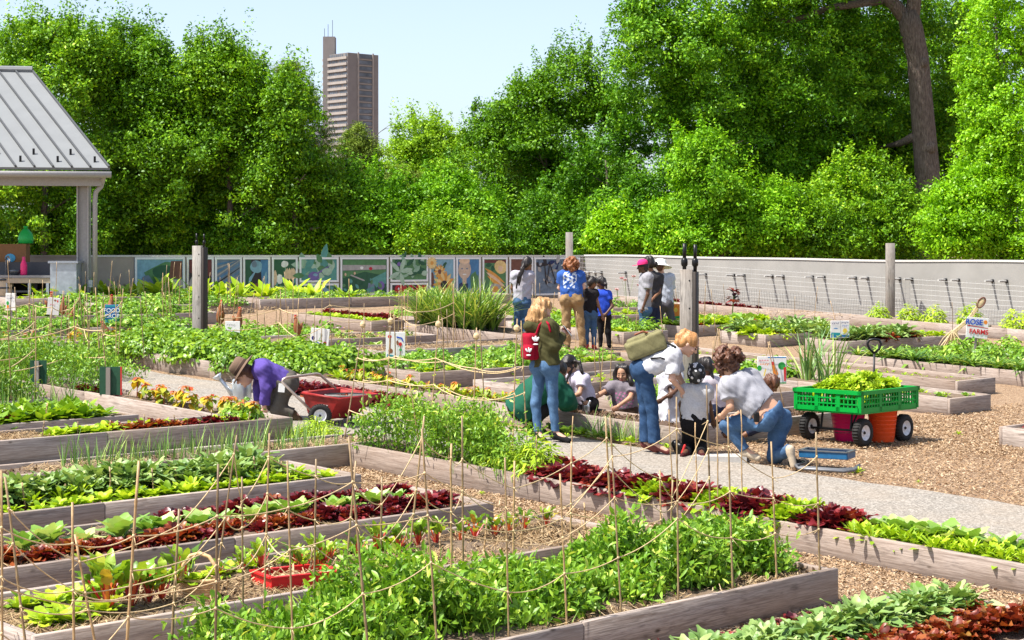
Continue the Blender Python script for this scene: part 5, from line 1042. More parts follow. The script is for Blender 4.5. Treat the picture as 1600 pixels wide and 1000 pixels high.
def sign(label, x0, x1, y0, y1, d=None, rz=0., bg=PAPER, tilt=0., stake_to=None, name='garden_sign', lean=0.):
    cx = (x0+x1)/2
    if d is None: d = G(cx, (stake_to or y1+12)).y
    b = at(cx, y1, d); gr = float(gz(b.x, b.y)); s = d/FPX; w = (x1-x0)*s; h = (y1-y0)*s
    root = empty(name, (b.x, b.y, gr), label, 'sign', rz=rz); root.rotation_euler = (lean, tilt, rz); z = b.z-gr
    m = MB(); m.box((0, 0, z+h/2), (w, .012, h)); bevel(m.build('sign_board', bg, root), .003, 1)
    m = MB(); m.box((0, .022, (z+h*.8)/2), (.035, .03, z+h*.8)); m.build('sign_stake', POSTW, root)
    k = [0]; items = {}
    def P_(pts, col):
        k[0] += 1; y = -.0062-.0008*k[0]; items.setdefault(col, MB()).prism([((px-.5)*w, y, z+pz*h) for px, pz in pts], (0, .0012, 0))
    def E_(cx, cz, rx, rz_, col, n=12): P_([(cx+rx*math.cos(2*PI*i/n), cz+rz_*math.sin(2*PI*i/n)) for i in range(n)], col)
    def D_():
        for c, mm in items.items(): mm.build('painted_mark', SC_[c], root)
    return root, P_, E_, D_, w, h, z
def scrib(P_, y, x0, x1, col, n=5, t=.03, sd=0):
    g = random.Random(sd); x = x0; dx = (x1-x0)/n
    for i in range(n):
        a = g.uniform(-.03, .03); P_([(x, y-t+a), (x+dx*.3, y-t+a), (x+dx*.55, y+t), (x+dx*.25, y+t)], col); P_([(x+dx*.3, y+t*.2), (x+dx*.8, y+t*.2-a), (x+dx*.8, y+t*.9-a), (x+dx*.3, y+t*.9)], col); x += dx
r, P_, E_, D_, w, h, z = sign('white paper sign with a small painted carrot and writing, far left', 9, 25, 458, 485, 33); scrib(P_, .85, .1, .7, 'grey', 4, .025, 1); scrib(P_, .7, .1, .9, 'navy', 5, .03, 2); P_([(.1, .1), (.35, .1), (.3, .35), (.15, .35)], 'orange'); E_(.22, .42, .13, .12, 'green'); D_()
r, P_, E_, D_, w, h, z = sign('faded grey white paper sign beside two hen figures, tilted', 70, 89, 465, 492, 33, tilt=R(6), bg=plain('paper_grey', (.55, .55, .54), .7)); E_(.6, .85, .1, .06, 'brown'); E_(.8, .82, .06, .07, 'red'); scrib(P_, .6, .2, .6, 'pink', 3, .03, 3); D_()
r, P_, E_, D_, w, h, z = sign('blue painted sign with two lines of bold white letters', 164, 186, 476, 505, 32, bg=plain('sign_blue', (.02, .12, .34), .5)); P_([(0.02, .02), (.98, .02), (.98, .3), (.02, .22)], 'teal'); P_([(.01, .86), (.9, .9), (.9, .98), (.01, .98)], 'teal'); D_(); text_mesh('lettering', 'FOOD', .10, SC_['white'], r, (0, -.012, z+h*.68), .0); text_mesh('lettering', 'CROP', .10, SC_['white'], r, (0, -.012, z+h*.38), .0)
r, P_, E_, D_, w, h, z = sign('white sign with green and navy dabs below a hen figure', 352, 375, 502, 528, 31); scrib(P_, .8, .1, .7, 'grey', 4, .03, 4); E_(.54, .28, .1, .13, 'green'); P_([(.08, .22), (.4, .26), (.4, .34), (.1, .3)], 'navy'); P_([(.7, .05), (.9, .05), (.9, .2), (.7, .25)], 'brown'); D_()
r, P_, E_, D_, w, h, z = sign('white double sign with blue flowers and thin drawn lines', 482, 511, 513, 540, 29, tilt=R(5)); E_(.15, .42, .09, .12, 'navy'); E_(.4, .12, .09, .1, 'blue'); E_(.8, .18, .09, .09, 'red'); P_([(.36, .03), (.39, .03), (.31, .97), (.28, .97)], 'grey'); P_([(.45, .3), (.47, .3), (.62, .7), (.6, .72)], 'green'); P_([(.6, .3), (.63, .3), (.5, .75), (.48, .74)], 'grey'); P_([(.8, .3), (.83, .3), (.86, .95), (.83, .95)], 'grey'); P_([(.1, .02), (.3, .02), (.2, .25)], 'teal'); D_()
r, P_, E_, D_, w, h, z = sign('white two part sign painted with tall red flowers', 603, 633, 519, 558, 27.5, rz=.05); E_(.2, .82, .1, .07, 'red'); P_([(.18, .3), (.24, .3), (.26, .8), (.2, .8)], 'brown'); E_(.24, .25, .12, .1, 'brown'); P_([(.06, .02), (.4, .02), (.4, .08), (.06, .12)], 'teal'); P_([(.445, 0), (.465, 0), (.465, 1), (.445, 1)], 'grey'); P_([(.55, .84), (.85, .78), (.92, .62), (.86, .62), (.78, .74), (.56, .77)], 'blue'); E_(.75, .52, .09, .08, 'red'); E_(.6, .58, .06, .1, 'brown'); P_([(.73, .05), (.77, .05), (.78, .45), (.74, .45)], 'brown'); E_(.76, .3, .07, .05, 'green'); P_([(.6, .05), (.62, .05), (.62, .45), (.6, .45)], 'grey'); D_()
r, P_, E_, D_, w, h, z = sign('white open book shaped sign with blue water and a small sun', 1297, 1328, 501, 528, 34.2, rz=.2); P_([(0.02, .02), (.98, .06), (.98, .16), (.5, .2), (.02, .22)], 'sea'); P_([(.0, .18), (.5, .16), (.5, .3), (.03, .32)], 'teal'); E_(.76, .42, .12, .14, 'yellow'); scrib(P_, .85, .08, .45, 'navy', 4, .03, 7); scrib(P_, .88, .56, .95, 'navy', 4, .03, 8); scrib(P_, .7, .6, .95, 'blue', 4, .025, 9); P_([(.49, .02), (.51, .02), (.51, .98), (.49, .98)], 'grey'); E_(.25, .55, .12, .03, 'sea'); D_()
r, P_, E_, D_, w, h, z = sign('white sign reading rose farms in blue and red with an orange dot', 1505, 1540, 496, 528, 33, rz=.12, tilt=R(5)); E_(.86, .8, .09, .1, 'orange'); P_([(.03, .56), (.98, .50), (.98, .53), (.03, .61)], 'red'); E_(.1, .58, .06, .03, 'red'); E_(.35, .03, .05, .04, 'green'); D_(); text_mesh('lettering', 'ROSE', .135, SC_['blue'], r, (-.07, -.012, z+h*.76), .004); text_mesh('lettering', 'FARMS', .12, SC_['red'], r, (.03, -.012, z+h*.3), .003)
r, P_, E_, D_, w, h, z = sign('white sign painted with a carrot, a leaf and colourful vegetables', 1183, 1229, 557, 600, 25.4, rz=.08); E_(.07, .58, .08, .1, 'green'); E_(.84, .66, .13, .14, 'green'); P_([(.5, .72), (.6, .68), (.72, .38), (.66, .26), (.56, .3)], 'orange'); P_([(.92, .1), (.98, .12), (.99, .62), (.9, .6)], 'red'); scrib(P_, .85, .05, .4, 'pink', 4, .035, 5); scrib(P_, .72, .08, .4, 'orange', 4, .03, 6); E_(.52, .75, .05, .07, 'red'); P_([(.2, .3), (.24, .3), (.3, .55), (.26, .55)], 'yellow'); P_([(.35, .95), (.98, .95), (.98, .99), (.35, .99)], 'sea'); P_([(.02, .02), (.98, .02), (.98, .06), (.02, .06)], 'green'); D_()
r, P_, E_, D_, w, h, z = sign('white sign with blue, red and green shapes between two children', 1112, 1133, 585, 640, 22.5); E_(.3, .82, .16, .07, 'blue'); E_(.55, .75, .14, .06, 'red'); E_(.4, .5, .25, .12, 'green'); P_([(.05, .2), (.95, .22), (.95, .26), (.05, .25)], 'blue'); E_(.7, .9, .12, .05, 'orange'); P_([(.36, .25), (.42, .25), (.42, .45), (.36, .45)], 'green'); D_()
r, P_, E_, D_, w, h, z = sign('orange painted sign with a green lower edge behind the striding person', 1049, 1063, 475, 498, 37.5, bg=SC_['orange']); P_([(.0, .02), (1, .02), (1, .2), (0, .15)], 'green'); E_(.5, .6, .2, .16, 'yellow'); D_()
for (x0, x1, y0, y1, px, lab) in ((47, 73, 563, 600, 60, 'dark green sign back on a weathered stake, among leeks at far left'), (157, 190, 573, 617, 172, 'dark green sign back with a red edge, beside the spinach bed')):
    f = P(11.95 if px > 100 else 11.6, col_u(px, 11.95 if px > 100 else 11.6)); d = f.y; b = at((x0+x1)/2, y1, d); r = empty('garden_sign', f, lab, 'sign', rz=-.05); s = d/FPX; w = (x1-x0)*s; h = (y1-y0)*s; z = b.z-f.z
    m = MB(); m.box((0, 0, z+h/2), (w, .015, h)); m.build('sign_board', plain('sign_green', (.02, .075, .04), .5), r); m = MB(); m.box((-w*.06, -.025, (z+h*.97)/2), (.05, .03, z+h*.97)); m.build('sign_stake', POSTW, r)
    if px > 100: m = MB(); m.box((w/2+.008, 0, z+h/2), (.014, .02, h)); m.build('sign_edge', SC_['red'], r)
# ---------------------------------------------------------------- brown hen figures on stakes
def hen():
    r = empty('hen_figure', (0, 0, 0), 'x', 'hen figure', 'brown hen figures among the far left beds'); M1 = plain('hen_brown', (.24, .085, .03), .7, var=.35, sc=18); M2 = plain('hen_comb', (.55, .05, .03), .5); M3 = plain('hen_pale', (.52, .36, .27), .6)
    m = MB(); m.tube([(0, 0, .16), (.0, 0, .22), (.01, 0, .34), (.02, 0, .44), (.015, 0, .52), (.02, 0, .57)], [.03, .075, .085, .06, .042, .02], 12); m.build('hen_body', M1, r, True)
    m = MB(); m.tube([(-.05, 0, .30), (-.10, 0, .40), (-.13, 0, .44)], [.05, .035, .012], 8); m.build('hen_tail', M1, r, True)
    m = MB(); m.ell((.025, 0, .575), (.035, .028, .035), 6); m.build('hen_head', plain('hen_head', (.38, .13, .05), .7), r, True)
    m = MB()
    for k in range(3): m.ell((.0+.02*k, 0, .615+.006*(k % 2)), (.014, .009, .022), 5)
    m.ell((.055, 0, .55), (.01, .008, .02), 5); m.build('hen_comb', M2, r, True)
    m = MB(); m.tube([(.055, 0, .578), (.085, 0, .57)], [.011, .002], 6); m.build('hen_beak', M3, r)
    m = MB(); m.tube([(0, 0, -.0), (0, 0, .18)], .012, 6); m.build('hen_stake', POSTW, r); return r
h0 = hen(); hs_ = [(103, 478, 505, 33.0, .35, 'leaning brown hen figure right of the carrot paper sign'), (79, 456, 490, 33.6, 0, 'hen figure with its red comb above the faded paper sign'), (97, 465, 492, 33.2, -.1, 'plump brown hen figure beside the faded paper sign'), (168, 460, 500, 33.5, .15, 'brown hen figure rising behind the blue sign'), (178, 497, 530, 30.5, -.5, 'leaning brown hen figure in front of the blue sign'), (343, 468, 506, 33, -.25, 'slim orange brown hen figure right of the wooden post'), (371, 480, 515, 31.6, .05, 'dark brown hen figure above the sign with green dabs'), (467, 492, 525, 30.5, .1, 'tall brown hen figure left of the double sign')]
for i, (px, yt, yb, d, ln, lab) in enumerate(hs_):
    o = h0 if i == 0 else copy_tree(h0); b = at(px, yb, d); t = at(px, yt, d); k = (t.z-b.z)/.48; o.location = b-Vector((0, 0, .15*k)); o.scale = (k,)*3; o.rotation_euler = (0, ln, (0, .6, 2.8, 1, .3, 2, .2, 3.5)[i]); o['label'] = lab
    fl = b.z-.15*k-float(gz(b.x, b.y))
    for ch in o.children:
        if ch.name.startswith('hen_stake') and fl > .02:
            me = ch.data.copy(); ch.data = me
            for v in me.vertices:
                if v.co.z < .05: v.co.z = -fl/k-.05
# ---------------------------------------------------------------- bird feeder like loop on a bundle of dry stalks
r = empty('straw_scarecrow', at(1510, 540, 35), 'leaning bundle of dry corn stalks topped by a brown oval hoop', 'scarecrow'); b0 = r.location; HUSK = plain('husk', (.62, .48, .28), .8, var=.25)
m = MB()
for k in range(9): m.tube([at(1470+k*4.0, 541, 35)-b0, at(1488+k*.8, 518, 35)-b0, at(1512+k*.7, 498, 35)-b0, at(1526+k*.6, 478, 35)-b0], [.012, .018, .012, .006], 5)
for k in range(5): m.tube([at(1488, 516, 35)-b0, at(1474+6*k, 528+2*(k % 2), 34.95)-b0, at(1466+9*k, 540, 34.9)-b0], [.014, .01, .004], 4)
m.build('stalk_bundle', HUSK, r); m = MB(); ang = R(55)
m.tube([at(1533, 473, 35)-b0+Vector((math.cos(t)*.06*math.sin(ang)+math.sin(t)*.11*math.cos(ang), 0, math.sin(t)*.11*math.sin(ang)-math.cos(t)*.06*math.cos(ang))) for t in np.linspace(0, 2*PI, 20)], .016, 6); m.build('hoop', plain('hoop_brown', (.13, .05, .03), .6), r)
m = MB(); m.ell(at(1533, 473, 35)-b0, (.05, .012, .09), 6, Matrix.Rotation(R(35), 3, 'Y')); m.build('oval_face', HUSK, r)
# ---------------------------------------------------------------- green wagon
RUB = plain('tyre_rubber', (.02, .019, .018), .75, var=.3, sc=40, bmp=.3); RIM = plain('rim_white', (.68, .68, .70), .35); GPL = plain('plastic_green', (.0, .28, .035), .38, var=.06, sc=6)
def wheel(parent, c, r, w, axis_rz, mrim=RIM):
    """wheel with tyre and rim, axle along local y of rotation axis_rz"""
    M = (Matrix.Rotation(axis_rz, 4, 'Z') @ Matrix.Rotation(R(90), 4, 'X')).to_3x3(); c = Vector(c)
    piv = bpy.data.objects.new('wheel', None)
    m = MB(); prof = [(r*.56, -w*.42), (r*.72, -w*.5), (r*.9, -w*.46), (r*.985, -w*.3), (r, 0), (r*.985, w*.3), (r*.9, w*.46), (r*.72, w*.5), (r*.56, w*.42)]
    m.lathe(prof, 28, M.to_4x4())
    for k in range(28):
        a = 2*PI*k/28; p = M @ Vector((r*math.cos(a), r*math.sin(a), 0)); q = M.to_3x3() @ Matrix.Rotation(a, 3, 'Z'); m.box(p, (r*.05, r*.12, w*.7), q)
    link(piv, parent); piv.location = c; m.build('tyre', RUB, piv, True)
    m = MB(); m.lathe([(r*.02, w*.2), (r*.15, w*.2), (r*.18, w*.1), (r*.46, w*.12), (r*.52, w*.36), (r*.58, w*.42), (r*.58, -w*.42), (r*.5, -w*.3), (r*.45, -w*.12), (r*.02, -w*.15)], 24, M.to_4x4()); m.build('rim', mrim, piv, True)
    m = MB(); m.lathe([(.001, w*.33), (r*.1, w*.33), (r*.12, w*.2)], 10, M.to_4x4()); m.lathe([(.001, -w*.33), (r*.1, -w*.33), (r*.12, -w*.14)], 10, M.to_4x4()); m.build('hub', BLK, piv); return piv
def wagon():
    c = P(17.95, 11.96); rz = math.atan2(UB[1], UB[0]); root = empty('garden_wagon', c, 'garden wagon with a bright green slatted tray and four black tyres', 'wagon', rz=rz); z0 = lambda du, dv: float(P(17.95+du, 11.96+dv).z-c.z)
    for du in (-.42, .42):
        for dv in (-.36, .36): wheel(root, (du, dv, z0(du, dv)+.155), .155, .105, 0)
    m = MB()
    for du in (-.42, .42): m.tube([(du, -.34, z0(du, 0)+.155), (du, .34, z0(du, 0)+.155)], .013, 8); m.tube([(du, -.2, .16), (du*.9, -.2, .40)], .014, 6); m.tube([(du, .2, .16), (du*.9, .2, .40)], .014, 6); m.tube([(du, -.2, .16), (du*.55, -.2, .40)], .012, 6)
    m.tube([(-.5, -.2, .40), (.5, -.2, .40)], .016, 6); m.tube([(-.5, .2, .40), (.5, .2, .40)], .016, 6); m.build('undercarriage', BLK, root)
    # tray
    L, Wd, h, zb = 1.16, .88, .23, .365; t = .018; m = MB(); m.box((0, 0, zb), (L, Wd, .02)); m.build('tray_floor', GPL, root)
    for nm, cx, cy, ln, al in (('side', 0, -Wd/2, L, 0), ('side', 0, Wd/2, L, 0), ('end', -L/2, 0, Wd, 1), ('end', L/2, 0, Wd, 1)):
        m = MB(); rot = RZ(R(90)) if al else None; n = max(8, int(ln/.055))
        def bx(a, zc, sa, sz, tt=t, out=0):
            p = Vector((a, 0, 0)); p = (RZ(R(90)) @ p) if al else p; s = Vector((cx, cy, 0)); nrm = Vector((math.copysign(1, cx) if al else 0, 0 if al else math.copysign(1, cy), 0)); m.box(p+s+nrm*out+Vector((0, 0, zc)), (sa, tt, sz), rot)
        bx(0, zb+h, ln+.05, .045, .05, .0); bx(0, zb+.035, ln+.02, .05, .024)
        for k in (1, 2): bx(0, zb+.035+k*.062, ln, .014, .022)
        for k in range(n+1): bx(-ln/2+ln*k/n, zb+h*.5, .014, h*.9, .014)
        for k in (-.5, -.17, .17, .5): bx(ln*k*.98, zb+h*.5, .05, h*.94, .024)
        m.build('tray_'+nm, GPL, root)
    # handle
    m = MB(); b = Vector((.50, .1, .40)); tp = b+Vector((.02, .0, .58)); m.tube([b+Vector((.05, 0, -.1)), b, tp], .013, 8); m.build('handle_pole', BLK, root, True)
    m = MB(); m.tube([tp]+[tp+Vector((-.72*.10*q[0]*.9, .69*.10*q[0], q[1])) for q in ((-.6, .05), (-.85, .11), (-.6, .155), (0, .165), (.6, .155), (.85, .11), (.6, .05))]+[tp], .015, 8); m.build('handle_grip', BLK, root, True)
    m = MB(); 
    for k in range(14): a = -.36+.72*k/13; m.tube([(-.44, a-.02, .15-.03*math.sin(k*PI/13)), (-.44, a+.02, .15-.03*math.sin((k+.6)*PI/13))], .006, 4)
    m.build('chain', STEEL, root)
    for i, (du, dv) in enumerate([(-.42+.07*k, -.3+.12*j) for k in range(13) for j in range(6)]):
        pass
    ca = root
    for k in range(70):
        du, dv = random.uniform(-.38, .46), random.uniform(-.32, .32); p = RZ(rz) @ Vector((du, dv, 0)); k_ = 'lime_lettuce' if k % 3 else 'green_lettuce'
        lab, cat, ms = KIND[k_]; o = bpy.data.objects.new('harvested_lettuce', random.choice(ms)); COL.objects.link(o); o.location = c+p+Vector((0, 0, .50+.20*(1-(du/.6)**2)*(1-(dv/.45)**2)*random.random()+.03)); o.rotation_euler = (random.gauss(0, .5), random.gauss(0, .5), random.uniform(0, 6)); s = random.uniform(.7, 1.0); o.scale = (s, s, s)
        tag(o, 'harvested pale lettuce heaped in the green wagon tray', 'lettuce', 'lettuce heads in the green wagon')
    def tub(du, dv, col, lab, name, r0, r1, h):
        p = c+RZ(rz) @ Vector((du, dv, 0)); rt = empty('bucket', Vector((p.x, p.y, float(gz(p.x, p.y)))), lab, 'bucket'); M = plain(name, col, .35, var=.06); m = MB(); m.lathe([(r0, .0), (r0+.003, .01), (r1, h), (r1+.015, h), (r1+.015, h+.02), (r1-.01, h+.02), (r0-.01, .02), (.001, .02)], 26); m.build('bucket_body', M, rt, True)
        m = MB(); 
        for k in range(6): zz = .06+k*(h-.08)/6; rr = r0+(r1-r0)*zz/h; m.lathe([(rr, zz), (rr+.005, zz+.006), (rr, zz+.012)], 26)
        m.build('bucket_rib', M, rt, True)
    tub(-.10, .05, (.62, .01, .13), 'magenta bucket standing under the green wagon', 'bucket_pink', .15, .20, .34); tub(.17, -.24, (.80, .09, .02), 'orange red ribbed bucket between the front wagon wheels', 'bucket_orange', .13, .17, .36)
wagon()
# ---------------------------------------------------------------- red garden cart
def cart():
    RED_ = plain('cart_red', (.27, .02, .018), .45, var=.35, sc=9); TUBE = plain('cart_tube', (.45, .36, .30), .4, .4)
    d = 21.0; o = at(500, 668, d); o.z = float(gz(o.x, o.y)); root = empty('garden_cart', o, 'red metal two wheeled garden cart with a U shaped handle', 'cart')
    def q(px, py, dd=0): return at(px, py, d+dd)-o
    top = [q(473, 614, 0), q(529, 624, -.35), q(590, 617, .25), q(532, 607, .6)]; bot = [q(481, 646, .1), q(513, 656, -.15), q(560, 648, .25), q(530, 640, .45)]
    m = MB(); vs = top+bot; cen = sum(top, Vector())/4; inn = [p.lerp(cen, .05) for p in top]; cb = sum(bot, Vector())/4; inb = [p.lerp(cb, .06)+Vector((0, 0, .02)) for p in bot]
    m.add(top+bot, [(i, (i+1) % 4, 4+(i+1) % 4, 4+i) for i in range(4)]+[(4, 5, 6, 7)]); m.add(inn+inb, [((i+1) % 4, i, 4+i, 4+(i+1) % 4) for i in range(4)]+[(7, 6, 5, 4)])
    m.add(top+inn, [((i+1) % 4, i, 4+i, 4+(i+1) % 4) for i in range(4)]); m.build('tub', RED_, root)
    m = MB(); m.tube(top+[top[0]], .018, 8); m.build('tub_rim', RED_, root, True)
    m = MB(); m.tube([q(488, 643, -.1), q(466, 622, -.12), q(441, 597, -.12), q(442, 593, -.11), q(448, 590, -.08), q(494, 584, .35), q(499, 585, .4), q(505, 590, .45), q(525, 608, .5)], .016, 8); m.build('handle', TUBE, root, True)
    rw = math.atan2(bot[1].y-bot[0].y, bot[1].x-bot[0].x)
    for c in (q(500, 655, -.28), q(533, 650, .62)): c = Vector((c.x, c.y, .13)); wheel(root, c, .13, .06, R(8))
    m = MB(); m.tube([Vector((*q(500, 655, -.28).xy, .13)), Vector((*q(533, 650, .62).xy, .13))], .014, 6); m.build('axle', STEEL, root)
    m = MB(); m.tube([q(552, 640, .1), q(548, 660, .1), q(556, 662, .1)], .014, 6); m.build('stand_leg', STEEL, root)
    m = MB(); fn = (top[1]-top[0]); a = top[0].lerp(bot[0], .35); b = top[1].lerp(bot[1], .35)
    nrm = (top[1]-top[0]).cross(bot[0]-top[0]).normalized(); nrm = nrm if nrm.y < 0 else -nrm
    for k in range(5):
        t0 = .42+k*.075; p0 = a.lerp(b, t0)+nrm*.004; dn = (bot[0]-top[0])*.22; rt_ = (b-a)*.022; m.prism([p0, p0+rt_, p0+rt_+dn, p0+dn], nrm*.003); m.prism([p0+rt_, p0+rt_*2.6, p0+rt_*2.6+dn*.25, p0+rt_+dn*.25], nrm*.003)
    m.build('worn_lettering', plain('worn_white', (.55, .47, .45), .7), root)
    w2 = empty('cart_bowl', o+cen+Vector((.06, .05, -.07)), 'dark round pan lying in the red garden cart', 'pan'); m = MB(); m.lathe([(.02, 0), (.2, .0), (.24, .05), (.22, .05), (.18, .02)], 22); m.build('pan_body', plain('pan_grey', (.09, .085, .08), .6), w2, True); m = MB(); m.lathe([(.235, .045), (.247, .055), (.235, .065)], 22); m.build('pan_rim', plain('pan_rim', (.2, .19, .18), .5), w2, True)
    for k in range(7):
        lab, cat, ms = KIND['bronze_lettuce' if k % 2 else 'leafy_seedling']; oo = bpy.data.objects.new('pulled_plant', random.choice(ms)); COL.objects.link(oo); oo.location = o+cen+Vector((random.uniform(-.4, .1), random.uniform(-.2, .2), -.12)); oo.rotation_euler = (random.gauss(0, .5), random.gauss(0, .5), 0); tag(oo, 'pulled plant scraps in the red garden cart', 'plant scraps', 'plant scraps in the red cart')
cart()
# ---------------------------------------------------------------- watering can
def can():
    d = 22.0; o = at(378, 623, d); root = empty('watering_can', (o.x, o.y, max(o.z, float(gz(o.x, o.y)))), 'galvanised watering can with a long spout beside the man in purple', 'watering can', rz=R(8)); o = root.location; Gv = plain('can_zinc', (.52, .55, .57), .32, .65, var=.15, sc=8); s = d/FPX; w = 15*s
    m = MB(); m.lathe([(w*.98, 0), (w*1.0, .01), (w*1.02, .21), (w*.98, .225), (w*.9, .235)], 26, closed=True); m.build('can_body', Gv, root, True)
    m = MB(); m.tube([(-w*.95, 0, .05), (-w*1.5, 0, .13), (-w*2.3, 0, .245)], [.035, .024, .018], 10); m.build('spout', Gv, root, True)
    m = MB(); m.tube([(-w*2.25, 0, .235), (-w*2.45, 0, .26), (-w*2.6, 0, .285)], [.018, .048, .058], 14); m.build('rose', plain('rose_pale', (.62, .66, .68), .3, .5), root, True)
    m = MB(); m.tube([(-w*.6, 0, .225), (-w*.5, 0, .31), (w*.3, 0, .33), (w*1.2, 0, .27), (w*1.3, 0, .15), (w*1.0, 0, .07)], .011, 8); m.build('handle', Gv, root, True)
    m = MB(); m.tube([(-w*1.0, 0, .18), (-w*1.9, 0, .2)], .006, 6); m.build('brace', Gv, root)
can()
# ---------------------------------------------------------------- folded blue crate, slab, basket, tray, trowel
def crate():
    BL = plain('crate_blue', (.015, .10, .22), .4); GRY = plain('crate_grey', (.13, .135, .145), .4, .3)
    o = G(1290, 733); root = empty('folded_crate_cart', o, 'folded blue crate trolley with grey tube frame lying on the chips', 'crate trolley', rz=R(-28))
    m = MB(); L, W_, h = .50, .26, .07; z = .12
    m.box((0, .05, z), (L, W_, .012)); m.build('crate_floor', BL, root)
    for cx, cy, sx, sy, nm in ((0, .05-W_/2, L, .016, 'side'), (0, .05+W_/2, L, .016, 'side'), (-L/2, .05, .016, W_, 'end'), (L/2, .05, .016, W_, 'end')):
        m = MB(); m.box((cx, cy, z+h/2), (sx, sy, h)); m.box((cx, cy, z+h), (sx+.02, sy+.02, .012), m=1); m.build('crate_'+nm, [BL, GRY], root)
    m = MB(); m.box((0, .05, z+.035), (L*.98, .012, .03)); m.build('divider', BL, root)
    for k in range(3):
        m = MB(); y = -.14-.06*k; m.tube([(-.30+.04*k, .1, .06), (-.31+.04*k, y, .05), (-.26+.04*k, y-.05, .03), (.18+.05*k, y-.02, .02), (.32+.02*k, y+.05, .03), (.33, .08, .05)], .016, 8); m.build('tube_frame', GRY, root, True)
    for xx in (-.3, -.2): m = MB(); m.lathe([(.03, -.015), (.055, -.015), (.055, .015), (.03, .015)], 16, (Matrix.Translation((xx, -.12, .06)) @ Matrix.Rotation(R(70), 4, 'X'))); m.build('small_wheel', RUB, root, True)
crate()
def slab():
    c = G(1125, 722); root = empty('kneeling_board', c, 'pale concrete slab frame on the path in front of the kneeling people', 'slab', rz=R(-8)); M = plain('slab_grey', (.42, .40, .37), .9)
    m = MB(); m.box((0, .0, .03), (.55, .05, .06)); m.build('slab_edge', M, root); m = MB(); m.box((0, .26, .02), (.55, .46, .035)); m.build('slab_top', M, root)
slab()
def basket():
    d = P(*UV(312, 936, .18)).y; o = at(312, 938, d); o.z = float(gz(o.x, o.y))+.17; root = empty('wicker_basket', o, 'wicker basket with a tall arched handle in the straw bed', 'basket', rz=R(-15)); WK = plain('wicker', (.50, .29, .13), .6, var=.3, sc=50); W2_ = plain('wicker_light', (.60, .38, .19), .6, var=.25, sc=50); s = d/FPX; rx = 31*s; ry = rx*.62; h = 34*s
    m = MB(); n = 34
    for k in range(9):
        z = h*(k+.5)/9; f = .86+.14*k/8; m.tube([(rx*f*math.cos(2*PI*i/n)*(1+.02*(-1)**(i+k)), ry*f*math.sin(2*PI*i/n)*(1+.02*(-1)**(i+k)), z) for i in range(n+1)], h/16, 5, m=k % 2)
    m.lathe([(.001, .004), (rx*.6, .004)], 16); m.build('basket_body', [WK, W2_], root)
    m = MB(); m.tube([(rx*1.02*math.cos(2*PI*i/n), ry*1.02*math.sin(2*PI*i/n), h) for i in range(n+1)], h/11, 7); m.build('basket_rim', W2_, root, True)
    m = MB(); m.tube([(-rx*.98, 0, h*.5), (-rx, 0, h), (-rx*.9, 0, h*1.6), (-rx*.5, 0, h*2.05), (0, 0, h*2.18), (rx*.5, 0, h*2.05), (rx*.9, 0, h*1.6), (rx, 0, h), (rx*.98, 0, h*.5)], .012, 8); m.build('basket_handle', W2_, root, True)
    pp = MB(); pp.prism([(-rx*.55, -ry*.6, h*.9), (-rx*.1, -ry*.6, h*.92), (-rx*.45, -ry*.55, h*1.35)], (0, .004, 0)); tag(pp.build('paper_slip', PAPER, None), 'white paper slip sticking out of the wicker basket', 'paper'); pp_ = [x for x in bpy.data.objects if x.name.startswith('paper_slip')][-1]; pp_.location = o; pp_.rotation_euler = (0, 0, R(-15))
    for k in range(4):
        lab, cat, ms = KIND['green_lettuce']; oo = bpy.data.objects.new('basket_greens', random.choice(ms)); COL.objects.link(oo); oo.location = o+Vector((random.uniform(-.6, .6)*rx, random.uniform(-.4, .4)*ry, h*.75)); oo.scale = (.7,)*3; tag(oo, 'fresh picked greens filling the wicker basket', 'greens', 'greens in the wicker basket')
basket()
def tray():
    d = P(7.2, 8.95).y; c = at(463, 925, d); u, v = UV(463, 905, .2); c = P(u, v, .17); root = empty('red_tray', c, 'shallow bright red plastic tray in the straw bed', 'tray', rz=math.atan2(UB[1], UB[0])-.25); M = plain('plastic_red', (.60, .015, .02), .35, var=.06); L, W_, h = .46, .30, .075
    m = MB(); m.box((0, 0, .012), (L, W_, .014)); m.build('tray_floor', M, root)
    for cx, cy, sx, sy in ((0, -W_/2, L+.02, .014), (0, W_/2, L+.02, .014), (-L/2, 0, .014, W_-.014), (L/2, 0, .014, W_-.014)):
        m = MB(); m.box((cx, cy, h/2+.006), (sx, sy, h)); m.box((cx*1.03, cy*1.03, h+.008), (sx+.02, sy+.016, .01)); m.build('tray_side', M, root)
    pts = np.array([[*(c+RZ(root.rotation_euler.z) @ Vector((random.uniform(-.2, .2), random.uniform(-.12, .12), .03)))] for _ in range(260)]); flakes('straw', pts, STRAW, .06, .18, .07, 'dry stems lying in the red tray', 'straw', .5, .004)
tray()
